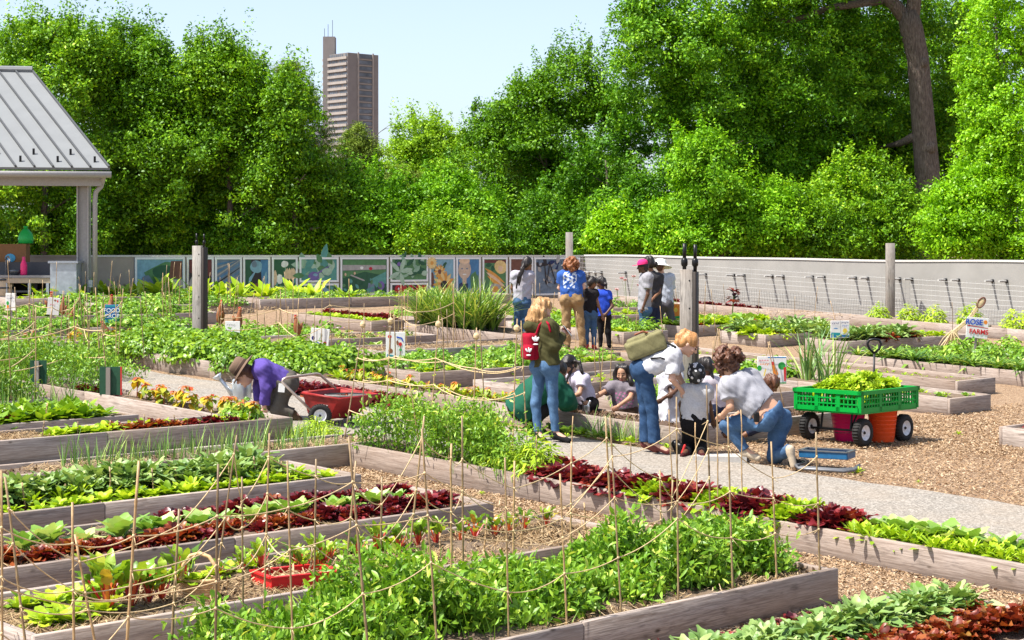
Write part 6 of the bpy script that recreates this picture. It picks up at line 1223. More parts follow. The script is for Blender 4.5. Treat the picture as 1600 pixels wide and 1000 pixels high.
# ---------------------------------------------------------------- people: each body one continuous surface grown from a distance field
def V3(p): return np.array(p, dtype=float)
class Field:
    def __init__(s): s.ops = []
    def cap(s, a, b, ra, rb=None, k=.03, f0=False, f1=False): s.ops.append(('cap', V3(a), V3(b), ra, ra if rb is None else rb, k, f0, f1)); return s
    def ell(s, c, r, M=None, k=.02): s.ops.append(('ell', V3(c), V3(r), np.eye(3) if M is None else np.array(M, float), k)); return s
    def box(s, c, hs, M=None, rr=.02, k=.01): s.ops.append(('box', V3(c), V3(hs), np.eye(3) if M is None else np.array(M, float), rr, k)); return s
    def cut(s, p, n): s.ops.append(('cut', V3(p), V3(n)/np.linalg.norm(n))); return s     # keep the side n points to
    def grow(s, other, e=0.): s.ops += other.ops; return s
    def bb(s, o):
        if o[0] == 'cap': r = max(o[3], o[4]); return np.minimum(o[1], o[2])-r, np.maximum(o[1], o[2])+r
        if o[0] == 'ell': r = o[2].max(); return o[1]-r, o[1]+r
        if o[0] == 'box': r = np.linalg.norm(o[2])+.01; return o[1]-r, o[1]+r
    def mesh(s, h, wr=0., wf=40., zs=1.):
        bs = [s.bb(o) for o in s.ops if o[0] != 'cut']; lo = np.min([b[0] for b in bs], 0)-4*h-wr; hi = np.max([b[1] for b in bs], 0)+4*h+wr
        n = np.ceil((hi-lo)/h).astype(int)+1; D = np.full(n, 1e3, np.float32); ax = [lo[i]+h*np.arange(n[i]) for i in range(3)]
        for o in s.ops:
            if o[0] == 'cut':
                d = (ax[0][:, None, None]-o[1][0])*o[2][0]+(ax[1][None, :, None]-o[1][1])*o[2][1]+(ax[2][None, None, :]-o[1][2])*o[2][2]
                D = np.maximum(D, -d.astype(np.float32)); continue
            k = o[-1] if o[0] != 'cap' else o[5]; a, b = s.bb(o); m = k+3*h+wr; i0 = np.maximum(0, np.floor((a-m-lo)/h).astype(int)); i1 = np.minimum(n, np.ceil((b+m-lo)/h).astype(int)+1)
            sl = tuple(slice(i0[i], i1[i]) for i in range(3)); X, Y, Z = np.meshgrid(*[ax[i][sl[i]] for i in range(3)], indexing='ij', sparse=False); p = np.stack([X, Y, Z], -1)
            if o[0] == 'cap':
                ba = o[2]-o[1]; L2 = max(1e-9, ba @ ba); t_ = ((p-o[1]) @ ba)/L2; t = np.clip(t_, 0, 1); d = np.linalg.norm(p-o[1]-t[..., None]*ba, axis=-1)-(o[3]+(o[4]-o[3])*t); L = math.sqrt(L2)
                if o[6]: d = np.maximum(d, -t_*L)
                if o[7]: d = np.maximum(d, (t_-1)*L)
            elif o[0] == 'ell':
                q = (p-o[1]) @ o[3]; k0 = np.linalg.norm(q/o[2], axis=-1); k1 = np.linalg.norm(q/o[2]**2, axis=-1)+1e-9; d = k0*(k0-1)/k1
            else:
                q = np.abs((p-o[1]) @ o[3])-(o[2]-o[4]); d = np.linalg.norm(np.maximum(q, 0), axis=-1)+np.minimum(q.max(-1), 0)-o[4]
            A_ = D[sl]; hh = np.clip(.5+.5*(d-A_)/k, 0, 1); D[sl] = d*(1-hh)+A_*hh-k*hh*(1-hh)
        if wr:
            X, Y, Z = np.meshgrid(*ax, indexing='ij'); f = wf; Z = Z*zs
            D += wr*(np.sin(X*f+2*np.sin(Z*f*.6+Y*f*.3))*np.sin(Y*f*.9+1.7*np.sin(X*f*.5+Z*f*.4))*.6+.6*np.sin(Z*f*1.1+2.2*np.sin(X*f*.55)+1.5*np.sin(Y*f*.6))+.35*np.sin(X*f*2.3+Z*f*1.7+3*np.sin(Y*f))*np.sin(Z*f*2.1-Y*f*1.3))*(D < .5)
        return snet(D, lo, h)
def snet(D, lo, h):
    ins = D < 0; n = D.shape; c = np.zeros([k-1 for k in n], np.int8); cor = [(a, b, d) for a in (0, 1) for b in (0, 1) for d in (0, 1)]
    sl = lambda q: tuple(slice(q[i], n[i]-1+q[i]) for i in range(3))
    for q in cor: c += ins[sl(q)]
    act = (c > 0) & (c < 8); I = np.argwhere(act); idx = np.full(c.shape, -1, np.int32); idx[act] = np.arange(len(I)); S = np.zeros((len(I), 3)); W = np.zeros(len(I))
    for q in cor:
        for a in range(3):
            if q[a] == 0:
                e = list(q); e[a] = 1; v0 = D[tuple((I+q).T)]; v1 = D[tuple((I+e).T)]; m = (v0 < 0) != (v1 < 0); t = np.where(m, v0/np.where(m, v0-v1, 1), 0)
                pos = np.tile(np.array(q, float), (len(I), 1)); pos[:, a] += t; S += pos*m[:, None]; W += m
    V = lo+(I+S/W[:, None])*h; F_ = []
    for a in range(3):
        b, d = (a+1) % 3, (a+2) % 3; s0 = [slice(None)]*3; s1 = [slice(None)]*3; s0[a] = slice(0, -1); s1[a] = slice(1, None)
        x0 = ins[tuple(s0)]; x1 = ins[tuple(s1)]; E_ = np.argwhere(x0 != x1); E_ = E_[(E_[:, b] > 0) & (E_[:, d] > 0) & (E_[:, b] < n[b]-1) & (E_[:, d] < n[d]-1)]
        if not len(E_): continue
        def at_(db, dd): q = E_.copy(); q[:, b] += db; q[:, d] += dd; return idx[tuple(q.T)]
        f = np.stack([at_(-1, -1), at_(0, -1), at_(0, 0), at_(-1, 0)], -1); fl = ~x0[tuple(E_.T)]; f[fl] = f[fl][:, ::-1]; F_.append(f)
    F_ = np.concatenate(F_); return V, F_[(F_ >= 0).all(1)]
def fobj(name, fld, mats, parent, h=.012, wr=0., wf=40., mfun=None, zs=1.):
    V, F_ = fld.mesh(h, wr, wf, zs); mi = None
    if mfun is not None: mi = mfun(V[F_].mean(1))
    return npobj(name, V, F_, mats, parent, smooth=True, midx=mi)
SKIN = dict(light=plain('skin_light', (.60, .36, .26), .5, var=.05, sc=12), tan=plain('skin_tan', (.42, .23, .14), .5, var=.06, sc=12), brown=plain('skin_brown', (.20, .095, .052), .45, var=.08, sc=12), deep=plain('skin_deep', (.10, .048, .028), .45, var=.08, sc=12))
LIP = plain('lip', (.35, .10, .09), .5); EYE = plain('eye_dark', (.015, .01, .008), .2)
def cloth(name, col, sc=60, var=.12): return plain('cloth_'+name, col, .85, var=var, sc=sc, spec=.15)
def denim(name, lo, hi):
    m, nt, b = nmat('denim_'+name); f = noise(nt, vec(nt), 9, 4, .7); f2 = noise(nt, vec(nt), 160, 2)
    c = ramp(nt, f, [(.3, lo), (.7, hi)]); nt.links.new(mixc(nt, ramp(nt, f2, [(.4, (0,)*3), (.7, (.3,)*3)]), c, tuple(min(1, k*1.5) for k in hi)), b.inputs['Base Color']); b.inputs['Roughness'].default_value = .85; b.inputs['Specular IOR Level'].default_value = .15; return m
DEN = denim('mid', (.025, .062, .135), (.07, .135, .24)); DEND = denim('dark', (.012, .034, .085), (.034, .073, .15)); DENL = denim('light', (.035, .082, .165), (.09, .165, .28))
def hairmat(name, lo, hi):
    m, nt, b = nmat('hair_'+name); f = noise(nt, vec(nt, (60, 60, 9)), 1.5, 4, .7); nt.links.new(ramp(nt, f, [(.3, lo), (.7, hi)]), b.inputs['Base Color']); b.inputs['Roughness'].default_value = .4; b.inputs['Specular IOR Level'].default_value = .4; bump(nt, b, f, .5, .01); return m
HB = hairmat('black', (.006, .005, .005), (.028, .02, .017)); HA = hairmat('auburn', (.10, .030, .010), (.36, .14, .05)); HG = hairmat('golden', (.16, .07, .025), (.60, .36, .15)); HBR = hairmat('brown', (.045, .018, .010), (.17, .07, .035)); HS = hairmat('strawberry', (.26, .115, .04), (.58, .30, .11))
def frame(f, up=(0, 0, 1)):
    f = V3(f); f /= np.linalg.norm(f); r = np.cross(f, V3(up)); r /= np.linalg.norm(r); return np.stack([r, f, np.cross(r, f)], 1)   # columns: right, forward, up
class Person:
    def __init__(s, label, d, J, foot, S=1., face=(0, 1, 0), skin='light', fat=1., h=.012, headup=(0, 0, 1)):
        s.d = d; s.S = S; s.h = h*.85; s.fat = fat*.9; b = at(foot[0], foot[1], d); s.o = Vector((b.x, d, float(gz(b.x, d)))); s.root = empty('person', s.o, label, 'person')
        s.J = {k: V3(at(q[0], q[1], d+(q[2] if len(q) > 2 else 0))-s.o) for k, q in J.items()}; s.sk = SKIN[skin]; s.Mh = frame(face, headup); s.J['hipc'] = (s.J['hiL']+s.J['hiR'])/2
    def hd(s, x, y, z): return s.J['head']+s.Mh @ (np.array([x, y, z])*s.S)
    def torso(s, e=0., k=.06, w=1.):
        J, S = s.J, s.S; t = s.fat*S; f = Field(); mid = (J['chest']+J['pelvis'])/2
        f.cap(J['shL'], J['shR'], .062*t+e, k=k); shc = (J['shL']+J['shR'])/2
        for a, b in (('shL', 'hiL'), ('shR', 'hiR')):
            A_ = J[a]*.88+shc*.12; B_ = J[b]; m = A_*.45+B_*.55; m = m+(mid-m)*.22
            f.cap(A_, m, .082*t+e, .078*t*w+e, k); f.cap(m, B_, .078*t*w+e, .098*t+e, k)
        f.cap(J['chest'], J['pelvis'], .10*t+e, .102*t+e, k); return f
    def body(s, hands=True, curl=.8):
        J, S = s.J, s.S; t = S*(.5+.5*s.fat); f = s.torso(); hd = s.hd
        f.cap(J['neck'], hd(0, -.012, -.06), .050*S, .047*S, .03)
        f.ell(hd(0, -.004, .02), V3((.074, .094, .098))*S, s.Mh, .02); f.ell(hd(0, .022, -.045), V3((.056, .066, .072))*S, s.Mh, .03)
        f.cap(hd(0, .088, .012), hd(0, .108, -.022), .010*S, .015*S, .012); f.cap(hd(-.018, .084, -.06), hd(.018, .084, -.06), .010*S, k=.012); f.ell(hd(0, .075, -.098), V3((.022, .018, .016))*S, s.Mh, .015)
        for x in (-1, 1): f.ell(hd(.074*x, -.008, -.005), V3((.012, .022, .03))*S, s.Mh, .006); f.ell(hd(.045*x, .07, -.02), V3((.024, .02, .022))*S, s.Mh, .015)
        for q in 'LR':
            f.cap(J['sh'+q], J['el'+q], .045*t, .035*t, .03); f.cap(J['el'+q], J['wr'+q], .036*t, .024*S, .02)
            f.cap(J['hi'+q], J['kn'+q], .080*t*s.fat**.5, .050*t, .04); f.cap(J['kn'+q], J['an'+q], .050*t, .033*t, .03); f.cap(J['an'+q], J['toe'+q], .036*S, .028*S, .02)
            if hands:
                a = J['wr'+q]-J['el'+q]; a /= np.linalg.norm(a); pr = np.cross(a, V3((0, 1, .1))); pr /= max(1e-6, np.linalg.norm(pr)); nn = np.cross(pr, a); nn = nn if nn[2] < 0 else -nn; w0 = J['wr'+q]
                pc = w0+a*.05*S; f.cap(w0, pc+a*.02*S, .024*S, .022*S, .015); f.cap(pc-pr*.018*S+a*.01, pc+pr*.018*S+a*.01, .019*S, k=.012)
                for i, L in enumerate((.06, .07, .066, .05)):
                    b0 = pc+a*.028*S+pr*(i-1.5)*.019*S; b1 = b0+(a*.8+nn*.35*curl)*L*.5*S; b2 = b1+(a*.35+nn*.8*curl)*L*.55*S; f.cap(b0, b1, .0095*S, .0088*S, .004); f.cap(b1, b2, .0088*S, .0078*S, .004)
                sg = -1 if q == 'L' else 1; b0 = w0+a*.025*S-pr*sg*.02*S; b1 = b0+(a*.6-pr*sg*.55+nn*.4)*.04*S; b2 = b1+(a*.7+nn*.5+pr*sg*.1)*.032*S; f.cap(b0, b1, .0115*S, .010*S, .006); f.cap(b1, b2, .010*S, .0085*S, .004)
        e1 = [hd(.031*x, .081, .008) for x in (-1, 1)]; br = [hd(.031*x, .085, .030) for x in (-1, 1)]; mo = hd(0, .09, -.06)
        def mf(c):
            m = np.zeros(len(c), int); loc = (c-s.J['head']) @ s.Mh/S; fr = loc[:, 1] > .05
            for x in (-1, 1): m[fr & (((loc[:, 0]-.031*x)/.018)**2+((loc[:, 2]-.006)/.009)**2 < 1)] = 2; m[fr & (((loc[:, 0]-.032*x)/.024)**2+((loc[:, 2]-.032)/.006)**2 < 1)] = 2
            m[fr & ((loc[:, 0]/.026)**2+((loc[:, 2]+.06)/.012)**2 < 1)] = 1; return m
        s.bodyobj = fobj('body', f, [s.sk, LIP, EYE], s.root, s.h, mfun=mf); return s
    def top(s, mat, sleeve=.55, hem=.02, e=.016, wr=.0045, wf=42, k=.06, neck=True, loose=1., mfun=None, name='shirt', hemdir=None, sl_e=None):
        J, S = s.J, s.S; t = S*(.5+.5*s.fat); f = s.torso(e, k, loose); ax = J['chest']-J['pelvis']; ax /= np.linalg.norm(ax); f.cut(J['pelvis']-ax*hem, ax if hemdir is None else hemdir)
        f.cap(J['chest'], J['neck'], .075*t+e, .056*S+e*.6, .04, f1=True)
        es = (e*1.3 if sl_e is None else sl_e)
        for q in 'LR':
            L1 = np.linalg.norm(J['el'+q]-J['sh'+q]); L2 = np.linalg.norm(J['wr'+q]-J['el'+q])
            if sleeve <= 1: f.cap(J['sh'+q], J['sh'+q]+(J['el'+q]-J['sh'+q])*sleeve, .046*t+es, .045*t+es*1.2, .03, f1=True)
            else: f.cap(J['sh'+q], J['el'+q], .046*t+es, .038*t+es, .03); f.cap(J['el'+q], J['el'+q]+(J['wr'+q]-J['el'+q])*(sleeve-1), .038*t+es, .03*t+es, .02, f1=True)
        s.topobj = fobj(name, f, mat, s.root, s.h, wr, wf, mfun); return s
    def pants(s, mat, e=.012, wr=.004, wf=38, waist=.07, cuff=.97, flare=0., name='trousers', butt=.09):
        J, S = s.J, s.S; t = S*(.5+.5*s.fat); f = Field(); ax = J['chest']-J['pelvis']; ax /= np.linalg.norm(ax); ft = s.fat*S
        for q in 'LR': f.cap(J['hi'+q]+ax*.10*S, J['hi'+q], .088*ft+e, .10*ft+e, .05)
        f.cap(J['pelvis']+ax*.10*S, J['pelvis'], .10*ft+e, .108*ft+e, .05); hf = s.hipf if hasattr(s, 'hipf') else None
        if hf is not None:
            for q in 'LR': f.ell(J['hi'+q]-V3(hf)*.055*ft+ax*.01, V3((.095, .095, .10))*ft+e*.5, None, .04)
        f.cut(J['pelvis']+ax*waist*S, -ax)
        for q in 'LR':
            f.cap(J['hi'+q], J['kn'+q], .083*t*s.fat**.5+e, .053*t+e, .04); f.cap(J['kn'+q], J['kn'+q]+(J['an'+q]-J['kn'+q])*cuff, .053*t+e, .038*t+e+flare, .03, f1=True)
        fobj(name, f, mat, s.root, s.h, wr, wf); return s
    def shoes(s, mat, sole=None, r=.040):
        for q in 'LR':
            a, b = s.J['an'+q], s.J['toe'+q]; dv = b-a; dv = dv/np.linalg.norm(dv); f = Field(); dn = V3((0, 0, -.03*s.S)); f.cap(a+dn-dv*.03*s.S, b, r*1.05*s.S, r*.85*s.S, .02); f.cap(a, a+dn, r*s.S, r*s.S, .02); o = fobj('shoe', f, mat, s.root, s.h)
        return s
    def hair(s, fld, mat, wr=.006, wf=70, name='hair', h=None, zs=.22): fobj(name, fld, mat, s.root, (h or s.h)*.9, wr, wf, None, zs); return s
    def cap_hair(s, f=None, big=1.0, back=.0):
        f = f or Field(); S = s.S; f.ell(s.hd(0, -.022, .038), V3((.090, .102, .098))*S*big, s.Mh, .02); f.ell(s.hd(0, -.06, -.02), V3((.078, .06, .085))*S*big, s.Mh, .03); return f
    def thing(s, name, fld, mat, label, cat, h=None, wr=0., wf=40, mfun=None):
        o = fobj(name, fld, mat, None, h or s.h, wr, wf, mfun); o.location = s.o; return tag(o, label, cat)
    def strand(s, f, pts, r0, r1, k=.015):
        n = len(pts)-1
        for i in range(n): f.cap(pts[i], pts[i+1], r0+(r1-r0)*i/n, r0+(r1-r0)*(i+1)/n, k)
        return f
    def P(s, px, py, dd=0.): return V3(at(px, py, s.d+dd)-s.o)
# --- hooded woman with phone
p = Person('woman in an olive hoodie and skinny blue jeans looking at her phone', 20.2, dict(head=(848, 484), neck=(842, 501), chest=(846, 517), pelvis=(853, 566), shR=(859, 512, -.14), shL=(835, 510, .14), elR=(868, 540, -.18), wrR=(879, 521, .05), elL=(848, 540, .22), wrL=(877, 524, .17), hiR=(861, 574, -.07), hiL=(845, 574, .07), knR=(864, 628, -.06), anR=(868, 677, -.06), toeR=(888, 689, -.12), knL=(837, 630, .05), anL=(841, 678, .02), toeL=(851, 689, -.05)), (855, 690), 1.0, (.85, .35, -.55), 'light', 1.0, .011)
p.hipf = (.8, .35, 0); p.body().top(cloth('olive', (.062, .058, .022)), 1.88, .03, .026, .009, 30, sl_e=.024, name='hoodie').pants(DENL, .006, .003, cuff=.93).shoes(cloth('black_shoe', (.012, .012, .013)))
f = Field(); f.ell(p.P(836, 510, -.02), (.13, .11, .085), None, .03); f.cap(p.P(826, 505, .05), p.P(850, 503, -.06), .05, .045, .03); fobj('hood', f, cloth('olive', (.062, .058, .022)), p.root, .012, .008, 34)
f = p.cap_hair(); 
for dx, dd, l in ((-16, .0, 512), (-20, .04, 505), (-10, -.08, 510), (-2, -.09, 508), (-14, -.05, 516), (-6, -.06, 517), (2, -.08, 502)): p.strand(f, [p.hd(-.02, -.05, .05), p.P(846+dx*.75, 487, dd), p.P(845+dx*1.05, 500, dd), p.P(844+dx*1.1, l, dd)], .055, .022, .02)
p.hair(f, HG, .011, 75)
f = Field(); M = frame((.93, .1, .75)); f.box(p.P(886.5, 517, .1), (.04, .006, .075), M, .005); p.thing('phone', f, plain('phone_grey', (.45, .47, .5), .3), 'grey phone held by the hooded woman', 'phone', .006)
f = Field(); M = frame((.82, .38, .06)); f.box(p.P(829, 541, -.03), (.115, .075, .15), M, .05, .02); f.box(p.P(825, 551, -.10), (.085, .06, .075), M, .035, .02); f.cap(p.P(838, 520, -.1), p.P(835, 518, .02), .012, k=.01)
REDP = cloth('red_pack', (.28, .006, .022), 90); bp = p.thing('backpack', f, REDP, 'small red backpack on the back of the hooded woman', 'backpack', .011, .002, 40)
f = Field(); p.strand(f, [p.P(838, 522, -.14), p.P(843, 508, -.16), p.P(851, 500, -.15), p.P(857, 506, -.24), p.P(860, 518, -.245)], .014, .012, .006); o = fobj('strap', f, REDP, None, .009); o.parent = bp
WHP = plain('logo_white', (.8, .78, .78), .6); m = MB()
for (cx, cy, dd, sc) in ((837, 535, -.165, 1), (826, 552, -.185, .9)):
    for a in (-.6, 0, .6): c = Vector(p.P(cx+sc*5*math.sin(a), cy-sc*6*math.cos(a), dd)); m.ell(c, (.014*sc, .008, .030*sc), 6, Matrix.Rotation(a, 3, 'Y'))
    m.ell(Vector(p.P(cx, cy+3, dd)), (.03*sc, .008, .009), 5)
m.build('white_emblem', WHP, bp)
# --- bending woman with olive backpack
p = Person('bending woman in a white tee and jeans with a strawberry blond ponytail', 19.5, dict(head=(1077, 538), neck=(1060, 546), chest=(1046, 556), pelvis=(1004, 572), shR=(1052, 557, -.15), shL=(1052, 551, .17), elR=(1050, 592, -.2), wrR=(1065, 610, .0), elL=(1060, 588, .2), wrL=(1072, 606, .2), hiR=(1005, 580, -.085), hiL=(1002, 580, .085), knR=(1019, 638, -.08), anR=(1023, 694, -.08), toeR=(1043, 706, -.12), knL=(1008, 638, .08), anL=(1009, 692, .07), toeL=(1026, 704, .03)), (1015, 709), 1.0, (.72, -.12, -.62), 'light', 1.02, .011)
p.hipf = (.75, 0, -.5); p.body().top(cloth('white_tee', (.50, .50, .53)), .82, .0, .022, .007, 30).pants(DEND, .012, .004, cuff=.96, flare=.02).shoes(cloth('sandal', (.15, .045, .04)), r=.034)
f = p.cap_hair(); f.cap(p.hd(0, -.1, .06), p.hd(0, -.13, .05), .03, k=.02); p.strand(f, [p.hd(0, -.12, .06), p.P(1062, 526, 0), p.P(1058, 535, -.02), p.P(1061, 546, -.02)], .045, .02, .02); p.hair(f, HS, .006, 80)
OLB = cloth('olive_pack', (.19, .175, .085), 80); f = Field(); axb = p.J['chest']-p.J['pelvis']; axb /= np.linalg.norm(axb); nb = np.cross(axb, V3((0, 1, 0))); nb = nb if nb[2] > 0 else -nb; Mb = np.stack([V3((0, 1, 0)), axb, nb], 1); cb = p.P(1008, 541, 0); f.box(cb, (.155, .205, .095), Mb, .035, .02); f.box(cb+nb*.085-axb*.06, (.115, .105, .045), Mb, .025, .012); f.box(cb+nb*.012+axb*.13, (.165, .09, .098), Mb, .03, .008); f.cap(cb+nb*.11+axb*.1+V3((0, -.06, 0)), cb+nb*.135+axb*.04, .012, k=.01)
bp = p.thing('backpack', f, OLB, 'olive canvas backpack on the back of the bending woman', 'backpack', .011, .004, 36)
f = Field(); p.strand(f, [p.P(1017, 560, -.17), p.P(1032, 559, -.21), p.P(1048, 564, -.205)], .011, .009, .004); p.strand(f, [p.P(1030, 532, -.12), p.P(1045, 537, -.15), p.P(1055, 542, -.19), p.P(1052, 562, -.225)], .014, .012, .004); o = fobj('strap', f, cloth('strap_black', (.02, .02, .02)), None, .009); o.parent = bp
f = Field(); p.strand(f, [p.P(992, 523, -.04), p.P(1004, 518, -.04), p.P(1016, 521, -.04)], .012, .012, .004); f2 = Field(); f2.box(cb+nb*.10+axb*.08, (.012, .13, .012), Mb, .005); f2.box(cb+nb*.105+axb*.0+V3((0, -.07, 0)), (.010, .10, .012), Mb, .005); q_ = fobj('buckle_strap', f2, plain('strap_tan', (.075, .065, .03), .8), None, .008); q_.parent = bp; o = fobj('grab_loop', f, plain('leather', (.22, .07, .03), .5), None, .009); o.parent = bp
# --- kneeling curly haired woman
p = Person('kneeling woman with big curly brown hair, grey tee and faded jeans', 19.0, dict(head=(1136, 572, .15), neck=(1149, 590, .1), chest=(1158, 602, .06), pelvis=(1204, 642, 0), shL=(1138, 606, -.10), shR=(1172, 592, .24), elL=(1141, 636, -.16), wrL=(1131, 646, -.05), elR=(1172, 630, .35), wrR=(1152, 648, .4), hiL=(1192, 655, -.12), hiR=(1217, 657, .12), knL=(1136, 664, .02), anL=(1165, 704, .0), toeL=(1184, 716, -.06), knR=(1210, 716, .05), anR=(1235, 702, -.28), toeR=(1240, 728, -.30)), (1200, 728), 1.02, (-.62, .5, -.5), 'tan', 1.24, .011)
p.sk = plain('skin_warm', (.50, .28, .18), .5, var=.06, sc=12); p.hipf = (-.4, .6, 0); p.body().top(cloth('grey_tee', (.30, .30, .33)), .62, -.10, .026, .009, 26).pants(DEN, .016, .006, 30, waist=.0, cuff=.95).shoes(cloth('tan_shoe', (.46, .38, .28)))
f = p.cap_hair(None, 1.12); g = random.Random(8)
for k in range(46): a = g.uniform(0, 6.28); b = g.uniform(-.5, 1.4); f.ell(p.hd(.135*math.cos(a)*math.cos(b), -.03+.13*math.sin(a)*math.cos(b)-.02, .03+.14*math.sin(b)), (.042, .042, .042), None, .012)
p.hair(f, HBR, .016, 85, zs=1.)
f = Field(); f.box(p.P(1182, 652, -.24), (.028, .02, .05), frame((-.3, 1, 0)), .01); f.cap(p.P(1184, 646, -.24), p.P(1195, 623, -.2), .006, .005, .004); p.thing('walkie_talkie', f, BLK, 'black walkie talkie clipped to the jeans of the kneeling woman', 'radio', .006)
# --- children around the bed
def flower_mat():
    m, nt, b = nmat('bonnet_print'); vo = N(nt, 'ShaderNodeTexVoronoi', Scale=19.0); nt.links.new(vec(nt), vo.inputs['Vector']); nt.links.new(ramp(nt, vo.outputs['Distance'], [(.08, (.02,)*3), (.12, (.75,)*3), (.30, (.72,)*3), (.36, (.012,)*3)]), b.inputs['Base Color']); b.inputs['Roughness'].default_value = .7; return m
p = Person('kneeling child in a white tee and a black and white print bonnet', 19.6, dict(head=(1088, 586), neck=(1087, 603), chest=(1087, 612), pelvis=(1084, 652), shL=(1071, 611), shR=(1104, 611), elL=(1064, 632, .06), wrL=(1065, 648, .16), elR=(1109, 634, .02), wrR=(1114, 655, .10), hiL=(1076, 662), hiR=(1093, 662), knL=(1074, 703, .12), knR=(1095, 703, .12), anL=(1072, 706, -.2), anR=(1096, 707, -.2), toeL=(1066, 712, -.32), toeR=(1099, 712, -.32)), (1085, 712), .80, (.15, 1, -.35), 'deep', .95, .011)
p.body().top(cloth('child_white', (.52, .52, .54)), .6, .02, .022, .006, 34).pants(cloth('black_pants', (.012, .011, .012)), .02, .006, 30).shoes(cloth('red_black', (.05, .01, .012)))
f = Field(); f.ell(p.hd(0, -.01, .03), (.098, .108, .112), p.Mh, .02); f.ell(p.hd(0, -.06, -.03), (.08, .06, .07), p.Mh, .03); f.cap(p.hd(-.05, -.06, -.085), p.hd(.05, -.06, -.085), .03, k=.02); p.hair(f, flower_mat(), .006, 55, 'bonnet', zs=1.)
f = Field(); f.cap(p.P(1062, 704, -.1), p.P(1056, 694, -.12), .055, .05, .03); f.cap(p.P(1068, 706, -.15), p.P(1063, 697, -.16), .04, .035, .02); o = p.thing('black_bag', f, BLK, 'small black bag with red edge beside the kneeling child', 'bag'); f = Field(); f.cap(p.P(1066, 708, -.19), p.P(1070, 696, -.19), .016, .014, .004); q = fobj('red_trim', f, SC_['red'], None, .008); q.parent = o
p = Person('child in a long white dress behind the bending woman', 20.9, dict(head=(1048, 564), neck=(1047, 579), chest=(1046, 588), pelvis=(1047, 624), shL=(1036, 587), shR=(1058, 588), elR=(1060, 606, -.12), wrR=(1052, 614, -.2), elL=(1050, 614, -.14), wrL=(1036, 623, -.2), hiL=(1041, 630), hiR=(1053, 630), knL=(1040, 655, -.05), knR=(1054, 655, -.05), anL=(1040, 672, .1), anR=(1054, 672, .1), toeL=(1038, 676, 0), toeR=(1056, 676, 0)), (1047, 676), .8, (.3, -.8, -.3), 'deep', .95)
p.body().top(cloth('dress_white', (.54, .54, .58)), .7, .02, .02, .006, 34); f = Field(); f.cap(p.J['pelvis']+V3((0, 0, .1)), p.P(1047, 668, 0), .12, .20, .04, f1=True); fobj('skirt', f, cloth('dress_white', (.54, .54, .58)), p.root, .013, .012, 26); p.hair(p.cap_hair(None, 1.08), HB)
p = Person('child with dark braided hair behind the child in the bonnet', 20.6, dict(head=(1102, 573), neck=(1106, 589), chest=(1110, 600), pelvis=(1120, 636), shL=(1098, 600, -.05), shR=(1122, 601, .06), elL=(1097, 620, -.05), wrL=(1092, 634, -.1), elR=(1124, 622, .1), wrR=(1116, 636, .1), hiL=(1114, 642, -.06), hiR=(1124, 642, .06), knL=(1104, 664, -.05), knR=(1112, 666, .1), anL=(1128, 678, -.05), anR=(1132, 678, .1), toeL=(1136, 682, -.05), toeR=(1138, 682, .1)), (1116, 682), .8, (-.8, .3, -.4), 'deep', .95)
p.body().top(cloth('child_pale', (.50, .45, .49)), .6, .02, .02, .005, 34).pants(cloth('navy_pants', (.02, .028, .06)), .016); f = p.cap_hair(None, 1.06); p.strand(f, [p.hd(0, -.1, .0), p.P(1112, 586, -.05), p.P(1116, 596, -.08)], .025, .015); p.hair(f, HB, .008, 80)
p = Person('girl in a white tee with dark pigtails leaning over the bed', 21.6, dict(head=(889, 570), neck=(898, 583), chest=(903, 593), pelvis=(920, 627), shL=(912, 594, -.1), shR=(894, 592, .1), elL=(905, 615, -.22), wrL=(891, 622, -.2), elR=(884, 602, .02), wrR=(884, 614, -.1), hiL=(924, 632, -.08), hiR=(916, 632, .08), knL=(908, 668, -.08), knR=(900, 668, .08), anL=(932, 672, .0), anR=(926, 672, .16), toeL=(940, 675, .0), toeR=(934, 675, .16)), (914, 675), .86, (-.62, -.5, -.62), 'tan', .95)
p.body().top(cloth('lilac_tee', (.46, .43, .52)), .55, .0, .02, .005, 34).pants(cloth('black_pants', (.012, .011, .012)), .016); f = p.cap_hair(None, 1.05); f.ell(p.hd(0, .045, .085), (.07, .035, .03), p.Mh, .02); p.strand(f, [p.hd(.06, -.07, .03), p.P(905, 566, -.1), p.P(909, 580, -.14), p.P(913, 594, -.15)], .028, .012); p.strand(f, [p.hd(-.06, -.06, .0), p.P(887, 590, -.05), p.P(886, 597, -.06)], .02, .01); p.hair(f, HB, .004, 70)
p = Person('girl in a grey printed tee with long wavy dark hair and a trowel', 21.7, dict(head=(973, 584), neck=(975, 599), chest=(975, 608), pelvis=(978, 636), shR=(957, 605), shL=(990, 607), elR=(938, 616, -.12), wrR=(923, 626, -.22), elL=(984, 622, -.18), wrL=(967, 634, -.26), hiR=(971, 641), hiL=(986, 641), knR=(968, 668, -.1), knL=(987, 668, -.1), anR=(968, 674, .25), anL=(987, 674, .25), toeR=(966, 677, .36), toeL=(989, 677, .36)), (978, 677), .84, (-.3, -.85, -.28), 'tan', .95)
def tee_print(c, o=p):
    l = c-o.J['chest']; return ((np.abs(l[:, 0]) < .11) & (l[:, 1] < 0) & (l[:, 2] < -.02) & (l[:, 2] > -.22) & (np.sin(c[:, 0]*95+c[:, 2]*40)*np.sin(c[:, 2]*110-c[:, 0]*30) > .25)).astype(int)
p.body().top([cloth('grey_child', (.17, .15, .17)), cloth('print_pink', (.42, .16, .30))], .6, .02, .02, .005, 34, mfun=tee_print).pants(cloth('brown_pants', (.05, .03, .02)), .016); f = p.cap_hair(None, 1.03); f.cut(p.hd(0, .052, 0), -p.Mh[:, 1])
